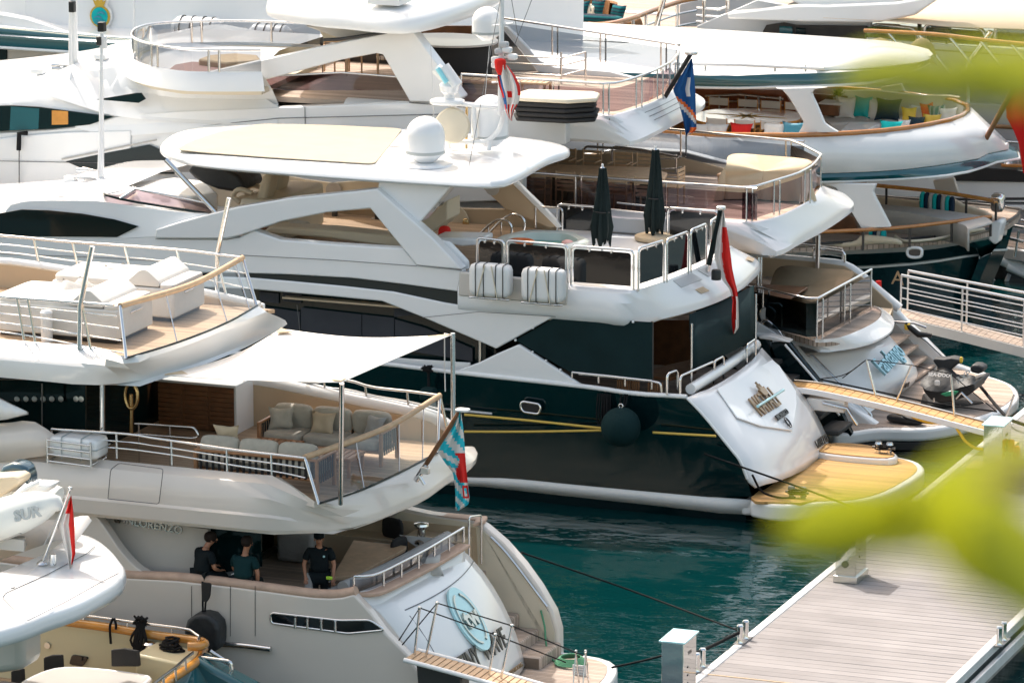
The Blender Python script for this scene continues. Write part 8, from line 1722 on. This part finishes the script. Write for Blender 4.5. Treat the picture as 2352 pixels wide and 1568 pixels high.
def pil(x, y, Y, mt, lab, s=(.5, .44, .16), rz=0, grp='throw pillows on the rounded stern sofa', rx=72):
    o = puff('pillow', A(x, y, Y=Y), s, mt, None, rx=rad(rx), rz=rz, pinch=1); return tag(o, lab, 'pillow', grp)
t = thing('stern_sofa', 'cream built in sofa curving round the upper stern of the teal banded yacht', 'sofa', A(2050,275,Z=4.3))
st = L([(1893,266),(1990,262),(2100,266),(2170,262),(2203,272),(2185,284),(2120,294),(2060,302),(1990,303),(1985,290),(1960,280),(1905,282)], Z=4.62); slab('seat', crv(st, 40, closed=True), 4.62, 4.2, 'soft', t, .06, 3)
bk = crv(L([(1925,252),(1990,250),(2060,256),(2120,262),(2170,262),(2200,266)], Z=4.75), 20); loft('backrest', [[p for p in bk], [p+V((0, .05, .48)) for p in bk], [p+V((0, .25, .48)) for p in bk], [p+V((0, .25, 0)) for p in bk]], 'cream', t, smooth=50)
for x, y, Y, mt, lab, s, rz in ((1944,247,30.6,'soft','large white pillow beside the wooden locker',(.62,.62,.2),.1), (1981,246,30.6,'turq','turquoise pillow, second from the wooden locker',(.52,.6,.2),-.1), (2012,250,30.6,'soft','white pillow between the turquoise and the navy one',(.5,.6,.2),0), (2040,252,30.5,'darkblue','large navy pillow right of the white ones',(.72,.62,.2),0),
    (2088,266,29.6,'yellow','yellow pillow standing on the stern sofa',(.42,.48,.16),.3), (2110,262,30.0,'soft','white pillow behind the yellow one',(.6,.5,.2),0), (2131,262,29.8,'flag_red','red pillow leaning at the curve of the stern sofa',(.4,.62,.2),.8), (2153,262,29.8,'stripe_cushion','green and white striped pillow right of the red one',(.5,.5,.18),.6), (2140,279,28.6,'gold','orange yellow pillow low beside the varnished rail',(.5,.4,.16),.1),
    (2105,283,28.4,'darkblue','dark blue pillow low in front of the yellow one',(.46,.36,.15),.1), (2076,288,28.2,'soft','small pale pillow beside the white table',(.34,.32,.14),0), (2046,292,27.2,'turq','turquoise pillow just above the varnished rail',(.62,.34,.16),0), (2178,266,29.8,'soft','white pillow at the very stern of the sofa',(.5,.44,.16),.5)):
    pil(x, y, Y, mt, lab, s, rz)
for x, y, mt, lab in ((1605,300,'soft','white cushion top peeping over the varnished rail, far left'), (1646,301,'soft','white cushion top peeping over the varnished rail, left of the red'), (1702,300,'flag_red','red cushion top peeping over the varnished rail'), (1778,300,'soft','white cushion top peeping over the varnished rail, right of the red'), (1822,298,'steelblue','blue cushion top peeping over the varnished rail')):
    pil(x, y, 25.6, mt, lab, (.62,.4,.16), 0, 'cushions inside the varnished rail')
t = thing('low_table', 'low white square table in front of the stern sofa', 'table', A(1975,300,Z=4.2)); tp = L([(1931,301),(1952,281),(2022,284),(1985,303)], Z=4.8); slab('table_top', tp, 4.82, 4.7, 'white', t)
c_ = sum(tp, V((0,0,0)))/4; box('plinth', (c_.x, c_.y, 4.45), (.6,.6,.5), 'white', t)
t = thing('wood_side_table', 'wooden side locker with a pale top and a green potted plant space by the pillows', 'table', A(1915,262,Y=31)); c = A(1912,250,Y=30.6); box('locker', c, (.48,.5,.3), 'wood_dark', t); box('top', c+V((0,0,.17)), (.6,.6,.05), 'soft', t)
t = thing('potted_plant', 'small green potted plant behind the white pillows', 'plant', A(1925,235,Y=31.0)); c = A(1925,232,Y=31.0); lathe('pot', [(.08,-.1),(.14,.1),(.13,.1)], c, 'cushion', t, 14)
rn = random.Random(3); vs = []; fs = []
for k in range(60):
    a = rn.uniform(0, 6.3); e_ = rn.uniform(.2, 1.3); d = V((math.cos(a)*math.cos(e_), math.sin(a)*math.cos(e_), math.sin(e_)))*rn.uniform(.15, .32); s = d.cross(V((0,0,1))).normalized()*.035; b = c+V((0,0,.1)); i = len(vs); vs += [b+d*.3, b+d*.7+s, b+d, b+d*.7-s]; fs.append([i, i+1, i+2, i+3])
o = mesh('foliage', vs, fs, 'leafgreen', t, 0); o.data.materials[0] = M['leaf_dull']
t = thing('dining_table', 'varnished dining table with a pale star inlay between canvas director chairs', 'table', A(1720,275,Z=4.2)); tp = crv(L([(1590,266),(1640,253),(1720,251),(1815,256),(1842,268),(1820,281),(1720,284),(1620,283)], Z=4.92), 30, closed=True); slab('table_top', tp, 4.94, 4.87, 'varnish_bright', t, .01)  # brighter varnish on the top stands in for sunlight reaching the table
c = sum(tp, V((0,0,0)))/30; box('pedestal', (c.x, c.y, 4.5), (.8,.5,.7), 'wood_dark', t)
for k in range(8):
    a = k*math.pi/4; l = 1.1 if k % 4 == 0 else .5; d = V((math.cos(a), math.sin(a), 0)); s = V((-d.y, d.x, 0))*.06; prism('star_inlay', [V((c.x, c.y, 4.943))+s, V((c.x, c.y, 4.943))+d*l, V((c.x, c.y, 4.943))-s], (0,0,.006), 'gold', t, 0)
def director(label, loc, rz, grp):
    t = thing('director_chair', label, 'chair', (0,0,0), grp)
    for x in (-.27, .27):
        for y in (-.2, .2): box('leg', (x, y, .24), (.04,.04,.46), 'varnish_bright', t)
        box('armrest', (x, 0, .64), (.06,.5,.03), 'varnish_bright', t); box('back_post', (x, .2, .68), (.035,.035,.44), 'varnish_bright', t); box('front_post', (x, -.2, .55), (.03,.03,.2), 'varnish_bright', t)
    box('seat', (0,0,.46), (.52,.42,.03), 'canvas', t); box('back_canvas', (0,.2,.78), (.54,.03,.20), 'canvas', t); finish(t, loc, rz)
nn = ('first', 'second', 'third', 'fourth')
for i, px in enumerate((1652,1716,1776)): director('canvas director chair on the near side of the varnished table, %s from the left' % nn[i], V((A(px,290,Y=26.9).x, 26.9, 4.2)), math.pi, 'director chairs at the varnished table')
for i, px in enumerate((1645,1712,1765,1820)): director('canvas director chair on the far side of the varnished table, %s from the left' % nn[i], V((A(px,262,Y=29.6).x, 29.6, 4.2)), 0, 'director chairs at the varnished table')
for y in (218, 233): tube('stair_bar', L([(1620,y+3),(1700,y),(1800,y+10)], Y=30.2), .04, 'steel', CL)
for x in (1652, 1712, 1742, 1792): strut('stair_post', A(x,252,Y=30.15), A(x,222,Y=30.15), .035, 'steel', CL)
for k in range(8):
    o = puff('striped_pillow', A(2119+k*9.6, 462+k*1.6, Y=30.0), (.15,.40,.5), ('turq','darkblue','softgrey')[k % 3], None, e=3, rz=.15); tag(o, ('leftmost','second','third','fourth','fifth','sixth','seventh','rightmost')[k]+' upright pillow in the row of eight on the lowest aft seat', 'pillow', 'row of teal and grey pillows')
for k in range(4):
    o = puff('striped_pillow', A(2002+k*9, 541+k*.6, Y=26.6), (.12,.3,.38), ('turq','darkblue','softgrey')[k % 3], None, e=3); tag(o, ('leftmost','second','third','rightmost')[k]+' upright pillow in the short row of four below the white pillar', 'pillow', 'short row of teal pillows')
# ================= farthest yacht: wicker lounge
def wick(label, pts, Y, dep, grp='brown wicker sofas'):
    t = thing('wicker_sofa', label, 'sofa', A(pts[0][0], pts[0][1], Y=Y), grp); prism('sofa_shell', crv(L(pts, Y=Y), 30, closed=True), (0, dep, 0), 'wicker', t, .12, seg=4); return t
z_ = 6.9
wick('long brown wicker sofa behind the wooden handrail, left one in front', [(1190,52),(1300,56),(1306,62),(1306,112),(1290,116),(1190,112)], 37.2, .9)
wick('brown wicker sofa at the bend of the wooden handrail', [(1330,58),(1360,56),(1440,50),(1452,60),(1450,112),(1400,118),(1334,116),(1330,100)], 37.2, .9)
def rounded_sofa():
    t = thing('wicker_sofa', 'rounded brown wicker armchair sofa full of teal striped pillows, behind the others', 'sofa', A(1330,50,Y=40), 'brown wicker sofas'); c = A(1330,25,Y=40.5)
    ar = [V((c.x+1.05*math.cos(a), c.y+.75*math.sin(a), 0)) for a in [math.pi*1.0+.0+k*(-math.pi*1.0)/20 for k in range(21)]]
    loft('shell', [[V((p.x, p.y, c.z-.55)) for p in ar], [V((c.x+(p.x-c.x)*1.1, c.y+(p.y-c.y)*1.1, c.z+.25)) for p in ar], [V((c.x+(p.x-c.x)*.9, c.y+(p.y-c.y)*.9, c.z+.28)) for p in ar], [V((c.x+(p.x-c.x)*.8, c.y+(p.y-c.y)*.8, c.z-.5)) for p in ar]], 'wicker', t, smooth=60)
    box('seat', c+V((0,-.1,-.35)), (1.9,1.1,.4), 'wicker', t, bev=.1)
rounded_sofa()
for x, y, mt, lab, rz, s in ((1290,20,'stripe_small','dark teal striped pillow, leftmost on the rounded wicker sofa',.1,(.6,.6,.2)), (1309,26,'cream','cream diamond set pillow on the rounded wicker sofa',.5,(.5,.5,.2)), (1335,24,'stripe_small','teal striped pillow in the middle of the rounded wicker sofa',0,(.5,.6,.2)), (1361,28,'cream','narrow cream pillow on the rounded wicker sofa',-.4,(.36,.5,.2)), (1372,18,'stripe_small','teal striped pillow right of the narrow cream one',-.3,(.5,.5,.2)), (1420,26,'stripe_small','teal striped pillow apart on the right, near the handrail',-.5,(.6,.4,.2))):
    pil(x, y, 39.2, mt, lab, s, rz, 'pillows on the wicker sofas')
o = puff('striped_bolster', A(1375,44,Y=37.9), (1.5,.5,.26), 'stripe_small', None, e=3); tag(o, 'long teal striped bolster along the top of the front wicker sofa', 'bolster')
o = puff('covered_chair', A(1382,98,Y=36.6), (.85,.6,.75), 'canvas', None, e=3.5); tag(o, 'small object under a wrinkled white cloth cover behind the rails', 'cover')
p = A(1425,105,Y=36.9); t = thing('folding_stool', 'small orange wood folding stool right of the white covered object', 'stool', p)
for a, b in (((1415,88),(1432,118)), ((1436,88),(1418,118))): strut('leg', A(*a, Y=36.9), A(*b, Y=36.9), .04, 'varnish', t)
strut('seat_bar', A(1408,88,Y=36.9), A(1442,87,Y=36.9), .04, 'varnish', t)
for x0, x1, y0, y1, lab in ((2100,2240,205-75,158,'olive draped furniture half hidden by blurred leaves at the right'),): 
    t = thing('draped_table', lab, 'cover', A(2170,150,Y=37)); prism('drape', L([(2060,140),(2120,128),(2165,126),(2180,160),(2060,165)], Y=37), (0,1,0), 'cushion', t, .1)
t = thing('orange_sofa', 'bright orange yellow cushioned sofa at the right edge of the farthest yacht', 'sofa', A(2330,150,Y=36.8)); prism('back_cushion', L([(2300,122),(2420,128),(2420,142),(2295,136)], Y=37.4), (0,.3,0), 'orange_yel', t, .08); prism('seat_cushion', L([(2288,130),(2420,138),(2420,158),(2275,156),(2290,148)], Y=36.8), (0,.6,0), 'yellow', t, .1)
for x0, x1, yt, lab in ((2010,2064,57,'dark wicker chair back behind the far glass panels, left one of two'), (2130,2180,63,'grey covered chair behind the far glass panels, right one of two')):
    t = thing('deck_chair', lab, 'chair', A(x0,90,Y=37.6)); prism('backrest', L([(x0,yt),(x1,yt+3),(x1-4,yt+22),(x0+4,yt+20)], Y=37.6), (0,.4,0), 'softgrey' if x0 > 2100 else 'wicker', t, .08)
    for x in (x0+6, x1-6): strut('leg', A(x,yt+40,Y=37.7), A(x,yt+20,Y=37.7), .04, 'grey_steel', t)
t = thing('round_topiary', 'small dark ball shaped topiary above the white roof near the far handrail', 'plant', A(2003,100,Y=36)); c = A(2003,78,Y=35.9); lathe('stem', [(.02,-.5),(.02,0)], c, 'wood_dark', t, 8)
vs = []; fs = []
for k in range(220):
    d = V((rn.gauss(0,1), rn.gauss(0,1), rn.gauss(0,1))).normalized(); s = d.cross(V((.3,.2,1))).normalized()*.05; u_ = d.cross(s).normalized()*.05; b = c+d*rn.uniform(.12,.22); i = len(vs); vs += [b-s, b+u_, b+s, b-u_]; fs.append([i,i+1,i+2,i+3])
mesh('foliage', vs, fs, 'leaf_dull', t, 0)
t = thing('parasol', 'small olive mushroom shaped covers seen above the white roof edge', 'cover', A(2020,108,Y=34.8)); 
for x, y, w_ in ((2022,112,.5), (2118,112,.4)): lathe('cover_dome', [(w_,-.2),(w_*.8,.1),(w_*.4,.25),(0,.3)], A(x,y,Y=34.6), 'cover_brown', t, 20, sy=.6)
# ================= branch of a tree close to the camera, right side
def leaf(parent, p0, p1, wpx, d0, d1, fold=.15):
    a, b = AD(*p0, d0), AD(*p1, d1); ax = b-a; n = 10; s = ax.cross(FW).normalized()*(wpx*d0/11000/2); dn = ax.cross(s).normalized(); L0, C0, R0 = [], [], []
    for i in range(n+1):
        t = i/n; w_ = math.sin(math.pi*min(1, t*1.02)**.8)**.8 if 0 < t < 1 else .02; p = a.lerp(b, t)+dn*(.12*ax.length*(t-.5)**2)
        L0.append(p+s*w_+dn*fold*s.length*w_); C0.append(p); R0.append(p-s*w_+dn*fold*s.length*w_)
    return loft('leaf', [L0, C0, R0], 'leaf', parent, smooth=80, solid=.0006)
T_ = thing('leafy_branch', 'blurred yellow green leafy branch close in front at the right edge', 'branch', AD(2450,700,4.2))
for q in (((1915,172),(2260,158),110,4.2,4.1), ((2050,186),(2420,185),120,4.4,4.0), ((2130,145),(2440,170),120,3.8,4.1), ((2200,180),(2480,120),110,4.2,4.0), ((2200,205),(2460,225),80,4.4,4.2),
          ((1765,1228),(2160,1170),190,4.0,4.1), ((1930,1225),(2340,1120),180,4.2,3.9), ((2060,1160),(2420,1060),180,3.9,4.2), ((2110,1090),(2420,1420),230,3.6,3.8), ((2240,1130),(2460,1500),200,3.6,3.6), ((2200,1090),(2440,1020),110,4.3,4.2), ((2040,1170),(2340,1225),120,4.2,4.2)):
    leaf(T_, *q)
tube('twig', [AD(2200,1140,3.9), AD(2330,1090,4.0), AD(2460,1040,4.1), AD(2560,800,4.2), AD(2600,300,4.2), AD(2620,-200,4.3)], .006, 'wood_dark', T_, n=24)
tube('twig', [AD(2180,190,4.1), AD(2330,188,4.1), AD(2480,210,4.15), AD(2590,330,4.2)], .0035, 'leaf_dull', T_, n=16)
